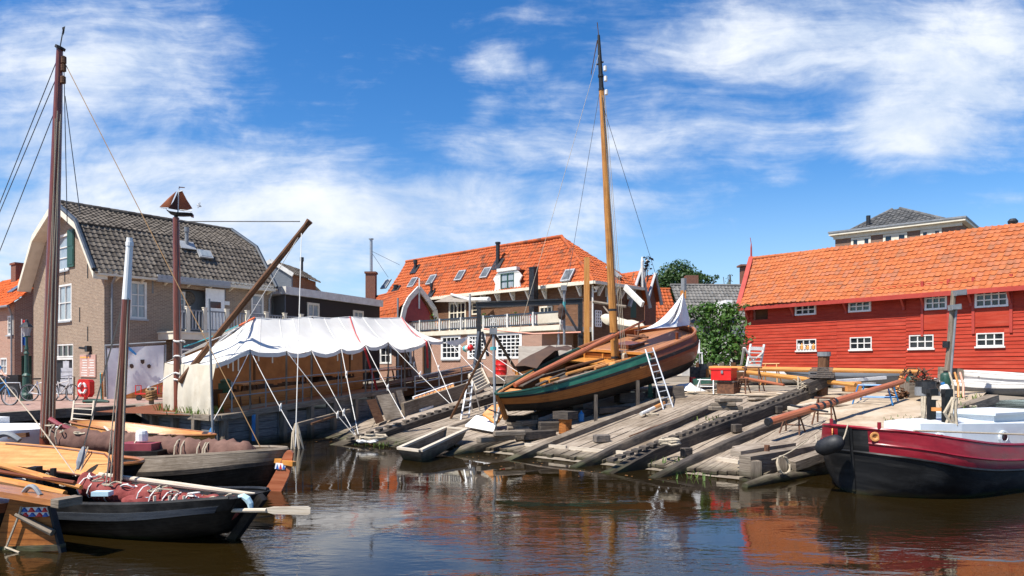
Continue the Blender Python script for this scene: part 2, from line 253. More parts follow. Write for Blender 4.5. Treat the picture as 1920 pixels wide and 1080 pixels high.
# ---------------------------------------------------------------- mesh builder
BASE = {}
class MB:
    def __init__(s): s.v = []; s.f = []; s.uv = []; s.m = []
    def face(s, pts, uv=None, m=0):
        i = len(s.v); s.v += [V(p) for p in pts]; s.f.append(list(range(i, i+len(pts)))); s.uv.append(uv); s.m.append(m)
    def box(s, c, sz, ax=None, m=0):
        c = V(c); X, Y, Z = ax or (V((1,0,0)), V((0,1,0)), V((0,0,1))); a, b, d = sz[0]/2, sz[1]/2, sz[2]/2
        P = lambda i, j, k: c+X*(a*i)+Y*(b*j)+Z*(d*k)
        o = R.random()*40
        for q in (((-1,-1,1),(1,-1,1),(1,1,1),(-1,1,1)), ((-1,1,-1),(1,1,-1),(1,-1,-1),(-1,-1,-1)), ((-1,-1,-1),(1,-1,-1),(1,-1,1),(-1,-1,1)), ((1,1,-1),(-1,1,-1),(-1,1,1),(1,1,1)), ((1,-1,-1),(1,1,-1),(1,1,1),(1,-1,1)), ((-1,1,-1),(-1,-1,-1),(-1,-1,1),(-1,1,1))):
            L = [P(*k) for k in q]; u = (L[1]-L[0]).length; w = (L[2]-L[1]).length
            s.face(L, [(o,o),(o+u,o),(o+u,o+w),(o,o+w)] if u >= w else [(o,o),(o,o+u),(o+w,o+u),(o+w,o)], m)
    def beam(s, p0, p1, w, h, up=(0,0,1), m=0, rot=0):
        p0 = V(p0); p1 = V(p1); d = p1-p0; L = d.length; X = d/L; up = V(up)
        if abs(X.dot(up)) > .98: up = V((0,1,0))
        Y = up.cross(X).normalized(); Z = X.cross(Y)
        if rot: q = Matrix.Rotation(rot, 3, X); Y = q @ Y; Z = q @ Z
        s.box((p0+p1)/2, (L, w, h), (X, Y, Z), m)
    def tube(s, pts, r, n=8, m=0, caps=True):
        pts = [V(p) for p in pts]; k = len(pts); rs = list(r) if isinstance(r, (list, tuple)) else [r]*k
        rows = []; u = 0; o = R.random()*30; prev = None; us = []
        for i, p in enumerate(pts):
            d = (pts[min(i+1, k-1)]-pts[max(i-1, 0)]).normalized()
            if prev is None:
                a = V((0,0,1)) if abs(d.z) < .9 else V((1,0,0)); Y = d.cross(a).normalized()
            else: Y = (prev-d*prev.dot(d)).normalized()
            prev = Y; Z = d.cross(Y); u += 0 if i == 0 else (p-pts[i-1]).length; us.append(u)
            rows.append([p+(Y*math.cos(2*math.pi*j/n)+Z*math.sin(2*math.pi*j/n))*rs[i] for j in range(n)])
        for i in range(k-1):
            for j in range(n):
                j2 = (j+1) % n; w = 6.283*max(rs[i], .02)/n
                s.face([rows[i][j], rows[i][j2], rows[i+1][j2], rows[i+1][j]], [(o+us[i],o+j*w),(o+us[i],o+(j+1)*w),(o+us[i+1],o+(j+1)*w),(o+us[i+1],o+j*w)], m)
        if caps:
            if rs[0] > .004: s.face(rows[0][::-1], None, m)
            if rs[-1] > .004: s.face(rows[-1], None, m)
    def lathe(s, prof, o=(0,0,0), n=14, axis=(0,0,1), m=0):
        o = V(o); A = V(axis).normalized(); X = A.cross(V((1,0,0)) if abs(A.x) < .9 else V((0,1,0))).normalized(); Y = A.cross(X)
        rows = [[o+A*z+(X*math.cos(2*math.pi*j/n)+Y*math.sin(2*math.pi*j/n))*max(r, .0005) for j in range(n)] for r, z in prof]
        for i in range(len(rows)-1):
            for j in range(n):
                j2 = (j+1) % n; s.face([rows[i][j], rows[i][j2], rows[i+1][j2], rows[i+1][j]], None, m)
        if prof[0][0] > .003: s.face(rows[0][::-1], None, m)
        if prof[-1][0] > .003: s.face(rows[-1], None, m)
    def grid(s, rows, m=0, close=False, uvs=None):
        us = None
        for i in range(len(rows)-1):
            c = len(rows[i]); v0 = i*.25
            for j in range(c if close else c-1):
                j2 = (j+1) % c
                q = [rows[i][j], rows[i][j2], rows[i+1][j2], rows[i+1][j]]
                s.face(q, None if uvs is None else [uvs(i,j), uvs(i,j+1), uvs(i+1,j+1), uvs(i+1,j)], m)
    def prism(s, poly, ext, m=0):
        ext = V(ext); poly = [V(p) for p in poly]; top = [p+ext for p in poly]; k = len(poly)
        s.face(poly[::-1], None, m); s.face(top, None, m)
        for i in range(k): s.face([poly[i], poly[(i+1) % k], top[(i+1) % k], top[i]], None, m)
    def build(s, name, mats, parent=None, smooth=False, ang=45, merge=True):
        me = bpy.data.meshes.new(name)
        if parent is None:
            lo = [min(p[i] for p in s.v) for i in range(3)]; hi = [max(p[i] for p in s.v) for i in range(3)]
            b = V(((lo[0]+hi[0])/2, (lo[1]+hi[1])/2, lo[2]))
        else: b = BASE[parent.name]
        vs, f = s.v, s.f
        if merge:
            idx = {}; vs = []; mp = []
            for p in s.v:
                k = (round(p.x*2000), round(p.y*2000), round(p.z*2000))
                if k not in idx: idx[k] = len(vs); vs.append(p)
                mp.append(idx[k])
            f = [[mp[i] for i in q] for q in s.f]
        keep = [i for i, q in enumerate(f) if len(set(q)) >= 3]
        ff = []; uvo = []; mi = []
        for i in keep:
            q = []; kk = []
            for j, t in enumerate(f[i]):
                if t not in q: q.append(t); kk.append(j)
            ff.append(q); mi.append(s.m[i]); u = s.uv[i]
            if u is None:
                P = [vs[t] for t in q]; nn = V((0,0,0))
                for j in range(len(P)): nn += P[j].cross(P[(j+1) % len(P)])
                if nn.length < 1e-12: nn = V((0,0,1))
                nn.normalize()
                if abs(nn.z) > .75: uvo += [(p.x, p.y) for p in P]
                else:
                    t_ = V((-nn.y, nn.x, 0)).normalized(); uvo += [(p.dot(t_), p.z) for p in P]
            else: uvo += [u[j] for j in kk]
        me.from_pydata([p-b for p in vs], [], ff)
        ul = me.uv_layers.new(name='UVMap')
        ul.data.foreach_set('uv', [c for q in uvo for c in q])
        me.polygons.foreach_set('material_index', mi)
        for k in (mats if isinstance(mats, (list, tuple)) else [mats]): me.materials.append(MATS[k] if isinstance(k, str) else k)
        me.validate(clean_customdata=False)
        if smooth:
            me.shade_smooth(); me.set_sharp_from_angle(angle=rad(ang))
        me.update()
        o = bpy.data.objects.new(name, me); COL.objects.link(o)
        if parent: o.parent = parent
        else: o.location = b
        BASE[o.name] = b
        return o
def thing(name, label, cat, loc, group=None):
    o = bpy.data.objects.new(name, None); COL.objects.link(o); o.empty_display_size = .2
    o.location = V(loc); BASE[o.name] = V(loc); o['label'] = label; o['category'] = cat
    if group: o['group'] = group
    return o
def tag(o, label, cat, group=None):
    o['label'] = label; o['category'] = cat
    if group: o['group'] = group
    return o
def struct(o, kind='structure'): o['kind'] = kind; return o
def lerp(a, b, t): return a+(b-a)*t
def sagline(a, b, sag, k=10):
    a = V(a); b = V(b); return [a.lerp(b, i/k)-V((0,0,sag*4*(i/k)*(1-i/k))) for i in range(k+1)]
# ---------------------------------------------------------------- building helpers
class Frame:
    def __init__(s, P0, d, flip=False):
        s.o = V((P0[0], P0[1], 0)); s.d = V((d[0], d[1], 0)).normalized(); n = V((s.d.y, -s.d.x, 0))
        if n.dot(-s.o) < 0: n = -n
        s.n = -n if flip else n
    def pt(s, u, z, off=0.): p = s.o+s.d*u+s.n*off; return V((p.x, p.y, z))
    def px(s, x, y, off=0.):
        a = (x-CX)/FX; o = s.o+s.n*off; u = (a*o.y-o.x)/(s.d.x-a*s.d.y); Y = o.y+u*s.d.y
        return u, CH-(y-HY)/FX*Y
    def rect(s, x0, y0, x1, y1, off=0.):
        ym = (y0+y1)/2; xm = (x0+x1)/2
        u = sorted((s.px(x0, ym, off)[0], s.px(x1, ym, off)[0])); z = sorted((s.px(xm, y0, off)[1], s.px(xm, y1, off)[1]))
        return [u[0], u[1], z[0], z[1]]
def fbox(mb, F, u0, u1, z0, z1, o0, o1, m=0):
    mb.box(F.pt((u0+u1)/2, (z0+z1)/2, (o0+o1)/2), (abs(u1-u0), abs(o1-o0), abs(z1-z0)), (F.d, F.n, V((0,0,1))), m)
def wallmesh(mb, F, us, top, z0, holes, reveal=.12, m=0):
    """us: range; top: polyline [(u,z)...]; rectangular holes with reveals"""
    def tz(u):
        for (a, za), (b, zb) in zip(top, top[1:]):
            if a-1e-6 <= u <= b+1e-6: return za+(zb-za)*(u-a)/max(1e-6, b-a)
        return top[-1][1]
    br = sorted(set([us[0], us[1]]+[t[0] for t in top if us[0] < t[0] < us[1]]+[h[i] for h in holes for i in (0, 1) if us[0] < h[i] < us[1]]))
    for a, b in zip(br, br[1:]):
        if b-a < 1e-4: continue
        mid = (a+b)/2; hs = sorted([h for h in holes if h[0] < mid < h[1]], key=lambda h: h[2]); z = z0
        for h in hs+[None]:
            if h is None: mb.face([F.pt(a, z), F.pt(b, z), F.pt(b, tz(b)), F.pt(a, tz(a))], [(a,z),(b,z),(b,tz(b)),(a,tz(a))], m)
            else:
                if h[2] > z+1e-4: mb.face([F.pt(a, z), F.pt(b, z), F.pt(b, h[2]), F.pt(a, h[2])], [(a,z),(b,z),(b,h[2]),(a,h[2])], m)
                z = h[3]
    for h in holes:
        c = [(h[0],h[2]),(h[1],h[2]),(h[1],h[3]),(h[0],h[3])]
        for i in range(4):
            p, q = c[i], c[(i+1) % 4]
            mb.face([F.pt(*p), F.pt(*q), F.pt(*q, -reveal), F.pt(*p, -reveal)], None, m)
def window(par, F, r, cols, rows, fm='white', gm='glass', fw=.07, bw=.035, inset=.07, sill=None, name='window', casing=0., depth=.07, split=None):
    u0, u1, z0, z1 = r; mb = MB()
    f0, f1 = -inset-.0, -inset+depth
    fbox(mb, F, u0, u1, z1-fw, z1, f0-.03, f1); fbox(mb, F, u0, u1, z0, z0+fw, f0-.03, f1)
    fbox(mb, F, u0, u0+fw, z0+fw, z1-fw, f0-.03, f1-.002); fbox(mb, F, u1-fw, u1, z0+fw, z1-fw, f0-.03, f1-.002)
    for i in range(1, cols):
        u = u0+fw+(u1-u0-2*fw)*i/cols; w = bw*(1.9 if split and i in split else 1); fbox(mb, F, u-w/2, u+w/2, z0+fw, z1-fw, f0-.02, f1-.02)
    for i in range(1, rows):
        z = z0+fw+(z1-z0-2*fw)*i/rows; fbox(mb, F, u0+fw, u1-fw, z-bw/2, z+bw/2, f0-.02, f1-.023)
    if casing:
        fbox(mb, F, u0-casing, u1+casing, z1, z1+casing, -.02, .035); fbox(mb, F, u0-casing, u0, z0-casing*.5, z1, -.02, .032); fbox(mb, F, u1, u1+casing, z0-casing*.5, z1, -.02, .032)
        fbox(mb, F, u0, u1, z0-casing*.5, z0, -.02, .032)
    w = mb.build(name, fm, par)
    g = MB(); g.face([F.pt(u0+fw*.5, z0+fw*.5, f0), F.pt(u1-fw*.5, z0+fw*.5, f0), F.pt(u1-fw*.5, z1-fw*.5, f0), F.pt(u0+fw*.5, z1-fw*.5, f0)], None); g.build('pane', gm, w)
    if sill:
        g = MB(); fbox(g, F, u0-.06, u1+.06, z0-.08-casing*.5, z0-.004-casing*.5, -.05, .09); g.build('sill', sill, w)
    return w
def tiles(mb, A, B, Cc, Dd, tw=.25, th=.33, amp=.03, lift=.035, sub=6, sag=.05, m=0, seed=0):
    A, B, Cc, Dd = V(A), V(B), V(Cc), V(Dd); ex = (B-A).normalized(); e = Dd-A; ey = e-ex*e.dot(ex); H = ey.length; ey.normalize(); nn = ex.cross(ey)
    if nn.z < 0: nn = -nn
    xl = lambda y: lerp(0, (Dd-A).dot(ex), y/H); xr = lambda y: lerp((B-A).length, (Cc-A).dot(ex), y/H)
    rr = random.Random(seed+5); nr = max(1, round(H/th)); th = H/nr
    so = rr.random()*50
    def P(x, y, o): return A+ex*x+ey*y+nn*(o+sag*(mn.noise(V((x*.22+so, y*.3, .5)))))
    for r in range(nr):
        y0, y1 = r*th, (r+1)*th; l0, r0, l1, r1 = xl(y0), xr(y0), xl(y1), xr(y1)
        k0 = math.floor(min(l0, l1)/tw); k1 = math.ceil(max(r0, r1)/tw)
        for k in range(k0, k1):
            jit = rr.gauss(0, .007); sk = rr.gauss(0, .008)
            for q in range(sub):
                xa, xb = (k+q/sub)*tw, (k+(q+1)/sub)*tw
                ca = [min(max(xa, l0), r0), min(max(xb, l0), r0)]; cb = [min(max(xa, l1), r1), min(max(xb, l1), r1)]
                if ca[1]-ca[0] < 1e-4 and cb[1]-cb[0] < 1e-4: continue
                hf = lambda f: amp*(math.cos(6.283*f)*.8+.35*math.cos(12.566*f+.8))
                ha, hb = hf(q/sub), hf((q+1)/sub)
                b0, b1 = P(ca[0], y0-.03+sk, lift+ha+jit), P(ca[1], y0-.03+sk, lift+hb+jit)
                t0, t1 = P(cb[0], y1, ha*.9+jit), P(cb[1], y1, hb*.9+jit)
                f0, f1 = (q+.02)/sub+k, (q+.98)/sub+k
                mb.face([b0, b1, t1, t0], [(f0,r+.05),(f1,r+.05),(f1,r+.95),(f0,r+.95)], m)
                mb.face([P(ca[0], y0-.03+sk, -.03), P(ca[1], y0-.03+sk, -.03), b1, b0], [(f0,r+.02),(f1,r+.02),(f1,r+.05),(f0,r+.05)], m)
def ridgecap(mb, a, b, r=.13, step=.38, m=0):
    a, b = V(a), V(b); L = (b-a).length; k = max(2, int(L/step))
    for i in range(k):
        p, q = a.lerp(b, i/k), a.lerp(b, (i+1.12)/k)
        mb.tube([p, q], [r*.92, r*1.04], 8, m)
def clap(mb, F, u0, u1, z0, z1, holes, bh=.2, lip=.035, m=0, joints=(), seed=1):
    rr = random.Random(seed); k = max(1, round((z1-z0)/bh)); bh = (z1-z0)/k
    edges = sorted(set([u0, u1]+list(joints)))
    for e0, e1 in zip(edges, edges[1:]):
        dz = rr.uniform(-.05, .05)
        for i in range(k):
            a, b = z0+i*bh+(dz if i else 0), z0+(i+1)*bh+(dz if i < k-1 else 0)
            segs = [(e0, e1)]
            for h in holes:
                if h[3] > a+.02 and h[2] < b-.02:
                    ns = []
                    for s, t in segs:
                        if h[1] <= s or h[0] >= t: ns.append((s, t))
                        else:
                            if h[0] > s: ns.append((s, h[0]))
                            if h[1] < t: ns.append((h[1], t))
                    segs = ns
            for s, t in segs:
                l = lip*rr.uniform(.75, 1.25); o = rr.random()*30; jz = rr.uniform(-.012, .012)
                nseg = max(1, int((t-s)/1.6)); w = [rr.uniform(-.008, .008) for _ in range(nseg+1)]
                for q in range(nseg):
                    x0, x1 = s+(t-s)*q/nseg, s+(t-s)*(q+1)/nseg; a0, a1 = a+jz+w[q], a+jz+w[q+1]
                    mb.face([F.pt(x0, a0, l), F.pt(x1, a1, l), F.pt(x1, b+.015, .004), F.pt(x0, b+.015, .004)], [(o+x0,o),(o+x1,o),(o+x1,o+bh),(o+x0,o+bh)], m)
                    mb.face([F.pt(x0, a0, -.02), F.pt(x1, a1, -.02), F.pt(x1, a1, l), F.pt(x0, a0, l)], None, m)
def leafcloud(mb, cs, n, size, rr, flat=.6, m=0, shell=.55):
    for (c, r) in cs:
        c = V(c)
        for _ in range(int(n*r[0]*r[0])):
            d = V((rr.gauss(0,1), rr.gauss(0,1), rr.gauss(0,1))).normalized(); k = shell+(1-shell)*rr.random()**.6
            p = c+V((d.x*r[0], d.y*r[1], d.z*r[2]))*k*(1+.28*mn.noise(d*2.2+c))
            a = (d*.7+V((rr.gauss(0,.6), rr.gauss(0,.6), rr.gauss(0,.6)+.4))).normalized(); X = a.cross(V((rr.random()-.5, rr.random()-.5, rr.random()-.5))).normalized(); Y = a.cross(X); s = size*rr.uniform(.6, 1.35)
            mb.face([p-X*s*.5, p-Y*s*.32+X*s*.05, p+X*s*.55, p+Y*s*.32+X*s*.05], None, m)
# ---------------------------------------------------------------- land and water
EDGE = [(-90, 4, 1.0), (-17.2, 13, 1.0), (-15.5, 21.5, 1.0), (-14.9, 23.8, 1.0), (-13.5, 26.2, 1.0), (-11.35, 22.9, .95), (-8.55, 20.8, .95), (-6.6, 25.5, 1.22), (-4.6, 30.3, 1.5)]
TL = slip(9.2, -12.2); TR = slip(9.2, 9.1)
BANK = lambda s: 6.1+.33*s      # right edge of the slip: the bank the barge lies along
EDGE += [(TL.x, TL.y, TL.z), (1.5, slip(9.2, -5.9).y, slip(9.2, -5.9).z), (5.9, slip(9.2, 0).y, TL.z), (TR.x, TR.y, TR.z), (TR.x+.885*40, TR.y+.465*40, 1.5)]
mb = MB()
def gz(x): return lerp(1.0, 1.72, min(1, max(0, (x+15)/10.)))
rows = []
for (x, y, z) in EDGE:
    col = [V((x, y, z)), V((x, y+3, lerp(z, gz(x), .4))), V((x*1.02, y+11, gz(x))), V((x*1.2, 75, gz(x))), V((x*6, 900, 1.7))]; rows.append(col)
mb.grid([list(r) for r in zip(*rows)])
o = struct(mb.build('ground', 'ground'))
mb = MB()     # red brick paving along the quay, in front of the brick house
q = [(-60, 8.1), (-17.3, 13.2), (-15.6, 21.7), (-15.0, 24.0), (-13.5, 26.4), (-11.3, 23.2)]
rows = [[V((x, y, 1.006)) for x, y in q], [V((x*1.0, y+3, 1.006+(.03 if x > -16 else 0))) for x, y in q], [V((x, 47, 1.02+(.2 if x > -14 else 0))) for x, y in q]]
mb.grid(rows); struct(mb.build('pavement', 'paving'))
def water():
    m_ = bpy.data.materials.new('water'); m_.use_nodes = True; n, m = nodekit(m_.node_tree); MATS['water'] = m_
    co = n('ShaderNodeNewGeometry').outputs['Position']
    w1 = n('ShaderNodeTexNoise', {'Vector': n('ShaderNodeMapping', {'Vector': co, 'Rotation': (0,0,.55), 'Scale': (1.0, 2.6, 1)}).outputs[0], 'Scale': 1.5, 'Detail': 4.0, 'Roughness': .5, 'Distortion': .6}).outputs['Fac']
    w2 = n('ShaderNodeTexNoise', {'Vector': n('ShaderNodeMapping', {'Vector': co, 'Rotation': (0,0,-.5), 'Scale': (1.0, 2.2, 1)}).outputs[0], 'Scale': 4.4, 'Detail': 3.0, 'Roughness': .5, 'Distortion': .4}).outputs['Fac']
    calm = smooth(n, n('ShaderNodeTexNoise', {'Vector': n('ShaderNodeMapping', {'Vector': co, 'Scale': (.6, 1, 1)}).outputs[0], 'Scale': .32, 'Detail': 2.0, 'Distortion': .8}).outputs['Fac'], .40, .60, .12, 1.)
    sp = n('ShaderNodeSeparateXYZ', {0: co}); near = smooth(n, sp.outputs[1], 17., 9., .22, 1.0)
    h = m('MULTIPLY', m('ADD', m('MULTIPLY', w1, .65), m('MULTIPLY', w2, .30)), m('MULTIPLY', calm, near))
    bp = n('ShaderNodeBump', {'Strength': .24, 'Distance': .09, 'Height': h})
    mud = n('ShaderNodeTexNoise', {'Vector': co, 'Scale': .35, 'Detail': 3.0}).outputs['Fac']
    col = n('ShaderNodeMix', {'Factor': mud, 6: (.0095,.0060,.0014,1), 7: (.018,.0108,.0026,1)}, data_type='RGBA').outputs[2]
    pb = n('ShaderNodeBsdfPrincipled', {'Base Color': col, 'Roughness': .012, 'IOR': 1.38, 'Specular IOR Level': .85, 'Normal': bp.outputs[0]})
    n('ShaderNodeOutputMaterial', {0: pb.outputs[0]})
water()
mb = MB(); mb.face([(-400,-60,0),(400,-60,0),(400,60,0),(-400,60,0)]); struct(mb.build('water', 'water'))
# slipway floor: weathered planks running down into the water
mb = MB(); rr = random.Random(3); t = -9.6
while t < 9.0:
    w = rr.uniform(.15, .22); s = rr.uniform(.68, .82) if t > -3 else rr.uniform(-.8, -.2); s = max(s, (t+w-6.1)/.33)
    top = 9.15 if t < 2.6 else 9.15-(t-2.6)*.34
    while s < top:
        L = min(rr.uniform(2.5, 6.5), top-s); h = rr.uniform(-.014, .010)
        if L > .15:
            a, b = slip(s+.004, t+w/2, h), slip(s+L-.004, t+w/2, h+rr.uniform(-.006, .006)); mb.beam(a-V((0,0,.035)), b-V((0,0,.035)), w-.008, .07, up=(0,0,1))
        s += L
    t += w
o = mb.build('slipway_planking', 'slipwood'); struct(o)
mb = MB(); rows = [[slip(s, t, -.10) for t in (-14, 0, BANK(s))] for s in (-5, -1, 0, 3, 6, 9.2)]
mb.grid(rows); rows = [[slip(s, BANK(s), h) for s in (-1.5, 0, 3, 6, 9.2)] for h in (-.10, -1.8)]; mb.grid(rows); struct(mb.build('slipway_bed', 'ground'))
mb = MB(); rr = random.Random(4)   # gravel and shells lying over the upper right of the slip and the yard
rows = []
for i in range(13):
    s = 4.2+i*.42; l = 2.9+(12-i)*.40+.35*mn.noise(V((i*.9,1,2))); rows.append([slip(s, lerp(l, max(BANK(s)-.05, l+.3), j/10), (.03 if j else -.03)+.05*mn.noise(V((i*.8, j*.9, 3)))+.02) for j in range(11)])
mb.grid(rows); struct(mb.build('gravel_ground', 'sand', smooth=True))
mb = MB(); rr = random.Random(6)
ts = [-5+k*1.0 for k in range(15)]
rows = [[slip(9.0, t, .03+.02*mn.noise(V((t,0,0)))) for t in ts], [slip(9.25, t, .03) for t in ts], [slip(9.2, t, .05)+V((2.6, 3.6, .10+.05*mn.noise(V((t*.7,3,0))))) for t in ts], [slip(9.2, t, .0)+V((5.0, 8.5, .22)) for t in ts]]
mb.grid(rows); struct(mb.build('gravel_yard', 'sand', smooth=True))
# ---------------------------------------------------------------- brick house with the gambrel roof
H1 = thing('brick_house', 'tall brown brick house with grey tiled gambrel roof and cream gable boards', 'house', (-18.8, 33.2, 1.0))
G = Frame((-18.8, 33.2), (-.79, .613)); S = Frame((-18.8, 33.2), (.61, .79)); S2L = 8.75; GW = 8.53
def house1():
    zE, zB, zR = 6.95, 9.15, 10.45
    door = G.rect(97, 645, 137, 750); door[2] = 1.0
    w_top = G.rect(106, 440, 129.5, 508); w_mid = G.rect(88, 535, 134, 603)
    mb = MB(); wallmesh(mb, G, (0, GW), [(0, zE+.1), (1.75, zB-.1), (GW/2, zR-.1), (GW-1.75, zB-.1), (GW, zE+.1)], .6, [door, w_top, w_mid])
    w1 = S.rect(243, 528, 275, 598); bal = S.rect(336, 540, 404, 631); bal[3] = 6.35; w3 = S.rect(471, 552, 494, 590); w3[2] -= .5
    wallmesh(mb, S, (0, S2L), [(0, zE+.05), (S2L, zE+.05)], .6, [w1, bal, w3])
    far = Frame(S.pt(S2L, 0)[:2], (-.79, .613)); wallmesh(mb, far, (0, GW), [(0, zE), (1.75, zB-.1), (GW/2, zR-.1), (GW-1.75, zB-.1), (GW, zE)], .6, [])
    mb.build('wall', 'brickhouse', H1)
    # gable details
    window(H1, G, w_top, 1, 3, 'offwhite', 'paleglass', .11, .05, .06, 'lead')
    sh = MB(); a, b = G.px(128.5, 470)[0], G.px(140.5, 470)[0]; u0, u1 = min(a, b), max(a, b)
    fbox(sh, G, u0, u1, w_top[2]+.1, w_top[3]+.12, .01, .07)
    for zz in (0, .5): fbox(sh, G, u0+.08, u1-.08, w_top[2]+.22+zz*(w_top[3]-w_top[2]), w_top[2]+.2+(zz+.42)*(w_top[3]-w_top[2]), .07, .085)
    sh.build('shutter', 'darkgreen', H1)
    window(H1, G, w_mid, 4, 2, 'offwhite', 'paleglass', .09, .045, .07, 'lead', split=(2,))
    # door: transom of small panes above a dark open doorway
    tr = [door[0], door[1], door[3]-.68, door[3]]; window(H1, G, tr, 4, 1, 'offwhite', 'glass', .08, .06, .08, name='transom_window')
    d = MB(); fbox(d, G, door[0], door[1], 1.0, door[3]-.68, -.12, -.1); dd = d.build('door', 'blackwood', H1)  # black panel painted as the unlit inside of the open doorway
    d = MB(); fbox(d, G, door[0], door[0]+.09, 1.02, door[3]-.79, -.1, .0); fbox(d, G, door[1]-.09, door[1], 1.02, door[3]-.79, -.1, .0); fbox(d, G, door[0], door[1], door[3]-.79, door[3]-.7, -.1, .0); d.build('frame', 'offwhite', dd)
    for (ux, z) in ((122, 516),(150, 590),(165, 508),(165, 626)):
        d = MB(); u, zz = G.px(ux, z); fbox(d, G, u-.02, u+.02, zz-.35, zz+.35, .003, .03); d.build('wall_anchor', 'blackmetal', H1)
    # gable boards
    prof = [(-.35, zE-.22), (1.62, zB+.02), (GW/2, zR+.05), (GW-1.62, zB+.02), (GW+.35, zE-.22)]
    bb = MB()
    for (a, za), (b, zb) in zip(prof, prof[1:]):
        bb.face([G.pt(a, za, .62), G.pt(b, zb, .62), G.pt(b, zb-.33, .62), G.pt(a, za-.33, .62)])
        bb.face([G.pt(a, za-.33, .62), G.pt(b, zb-.33, .62), G.pt(b, zb-.33, .55), G.pt(a, za-.33, .55)])
        bb.face([G.pt(a, za-.30, .56), G.pt(b, zb-.30, .56), G.pt(b, zb-.30, 0), G.pt(a, za-.30, 0)])
    for a, za in (prof[0], prof[-1]): bb.face([G.pt(a, za, .62), G.pt(a, za-.33, .62), G.pt(a, za-.33, 0), G.pt(a, za, 0)])
    bb.build('bargeboard', 'cream', H1)
    # roof: two slopes a side
    rf = MB(); off = V(G.n)*.58; L = S2L+.15
    def q(u, z, l): return G.pt(u, z)+S.d*l+(off if l == 0 else V((0,0,0)))
    tiles(rf, q(-.42, zE-.28, 0), q(-.42, zE-.28, L), q(1.62, zB+.06, L), q(1.62, zB+.06, 0), .25, .30, .03, .04, sag=.09)
    tiles(rf, q(1.58, zB+.03, 0), q(1.58, zB+.03, L), q(GW/2, zR+.1, L), q(GW/2, zR+.1, 0), .25, .30, .03, .04, sag=.09, seed=2)
    for a, b, za, zb in ((GW+.42, GW-1.62, zE-.28, zB+.06), (GW-1.58, GW/2, zB+.03, zR+.1)):
        rf.face([q(a, za, 0), q(a, za, L), q(b, zb, L), q(b, zb, 0)])
    ridgecap(rf, q(GW/2, zR+.1, 0), q(GW/2, zR+.1, L), .12, .42)
    roof = rf.build('roof', 'tilegrey', H1)
    # dark edge strips
    for fo in (V(G.n)*.60, S.d*(L+.02)):
        e = MB(); e.tube([G.pt(a, za+.1)+fo for a, za in prof[:3]], .10, 6); e.build('verge', 'darkblue', roof)
    g = MB(); g.beam(S.pt(-.45, zE-.30, .40), S.pt(S2L, zE-.30, .40), .16, .15); fbox(g, S, -.2, S2L, zE-.36, zE-.05, .0, .30); g.build('gutter', 'cream', H1)
    for i in range(8): b2 = MB(); u = .5+i*1.15; b2.beam(S.pt(u, zE-.5, .0), S.pt(u, zE-.36, .34), .07, .1); b2.build('gutter_bracket', 'cream', H1)
    dp = MB(); dp.tube([S.pt(.32, zE-.4, .35), S.pt(.3, zE-.7, .08), S.pt(.3, 2.6, .08)], .05); dp.tube([S.pt(.3, 2.6, .08), S.pt(.3, 2.45, .08)], .065); dp.build('drainpipe', 'zinc', H1)
    dp = MB(); u = S.px(505, 590)[0]; dp.tube([S.pt(S2L-.1, zE-.4, .3), S.pt(S2L-.15, zE-.8, .1), S.pt(S2L-.15, 3, .1)], .055); dp.build('drainpipe', 'zinc', H1)
    window(H1, S, w1, 2, 3, 'offwhite', 'paleglass', .10, .045, .05, 'lead')
    window(H1, S, w3, 1, 3, 'offwhite', 'paleglass', .10, .045, .05, 'lead')
    # recessed balcony door, ornament, window and open white leaf
    r_ = MB(); fbox(r_, S, bal[0], bal[1], bal[2], bal[3], -.62, -.6); r_.build('recess_wall', 'slategrey', H1)
    ww = S.rect(336, 546, 352, 585); window(H1, S, ww, 1, 3, 'offwhite', 'paleglass', .09, .04, .3, name='balcony_window')
    om = MB(); u, z = S.px(364.5, 558); om.lathe([(.34,0),(.36,.03),(.30,.06),(.22,.05),(.0,.07)], S.pt(u, z, -.6), 18, S.n); om.build('round_ornament', 'rustgrey', H1)
    lf = MB(); a = S.rect(383, 542, 418, 600); fbox(lf, S, a[0], a[1], a[2]-.9, a[3], .10, .16)
    leaf = lf.build('balcony_door', 'white', H1)
    g = MB(); c = S.rect(391, 566, 411, 578); fbox(g, S, c[0], c[1], c[2], c[3], .161, .17); g.build('pane', 'glass', leaf)
    nb = MB(); a = S.rect(421, 565, 430, 572); fbox(nb, S, a[0], a[1], a[2], a[3], .002, .03); nb.build('nameplate', 'white', H1)
    # awning cassette under the eaves
    aw = MB(); a = S.rect(293, 516, 430, 538, .35); p, q2 = S.pt(S.px(294, 520, .4)[0], S.px(294, 520, .4)[1], .4), S.pt(S.px(430, 537, .4)[0], S.px(430, 537, .4)[1], .4)
    q2.z = p.z; aw.beam(p, q2, .24, .26); aw.beam(p+V((0,0,-.17)), q2+V((0,0,-.17)), .18, .06); aw.build('awning_box', 'lead', H1)
    for pp in (p, q2): ab = MB(); ab.beam(pp-S.n*.42+V((0,0,.1)), pp-S.n*.42-V((0,0,.75)), .08, .1); ab.build('awning_bracket', 'zinc', H1)
    # roof flue with lead skirt and a small skylight
    dr = (q(GW/2, zR, 0)-q(-.42, zE-.28, 0))
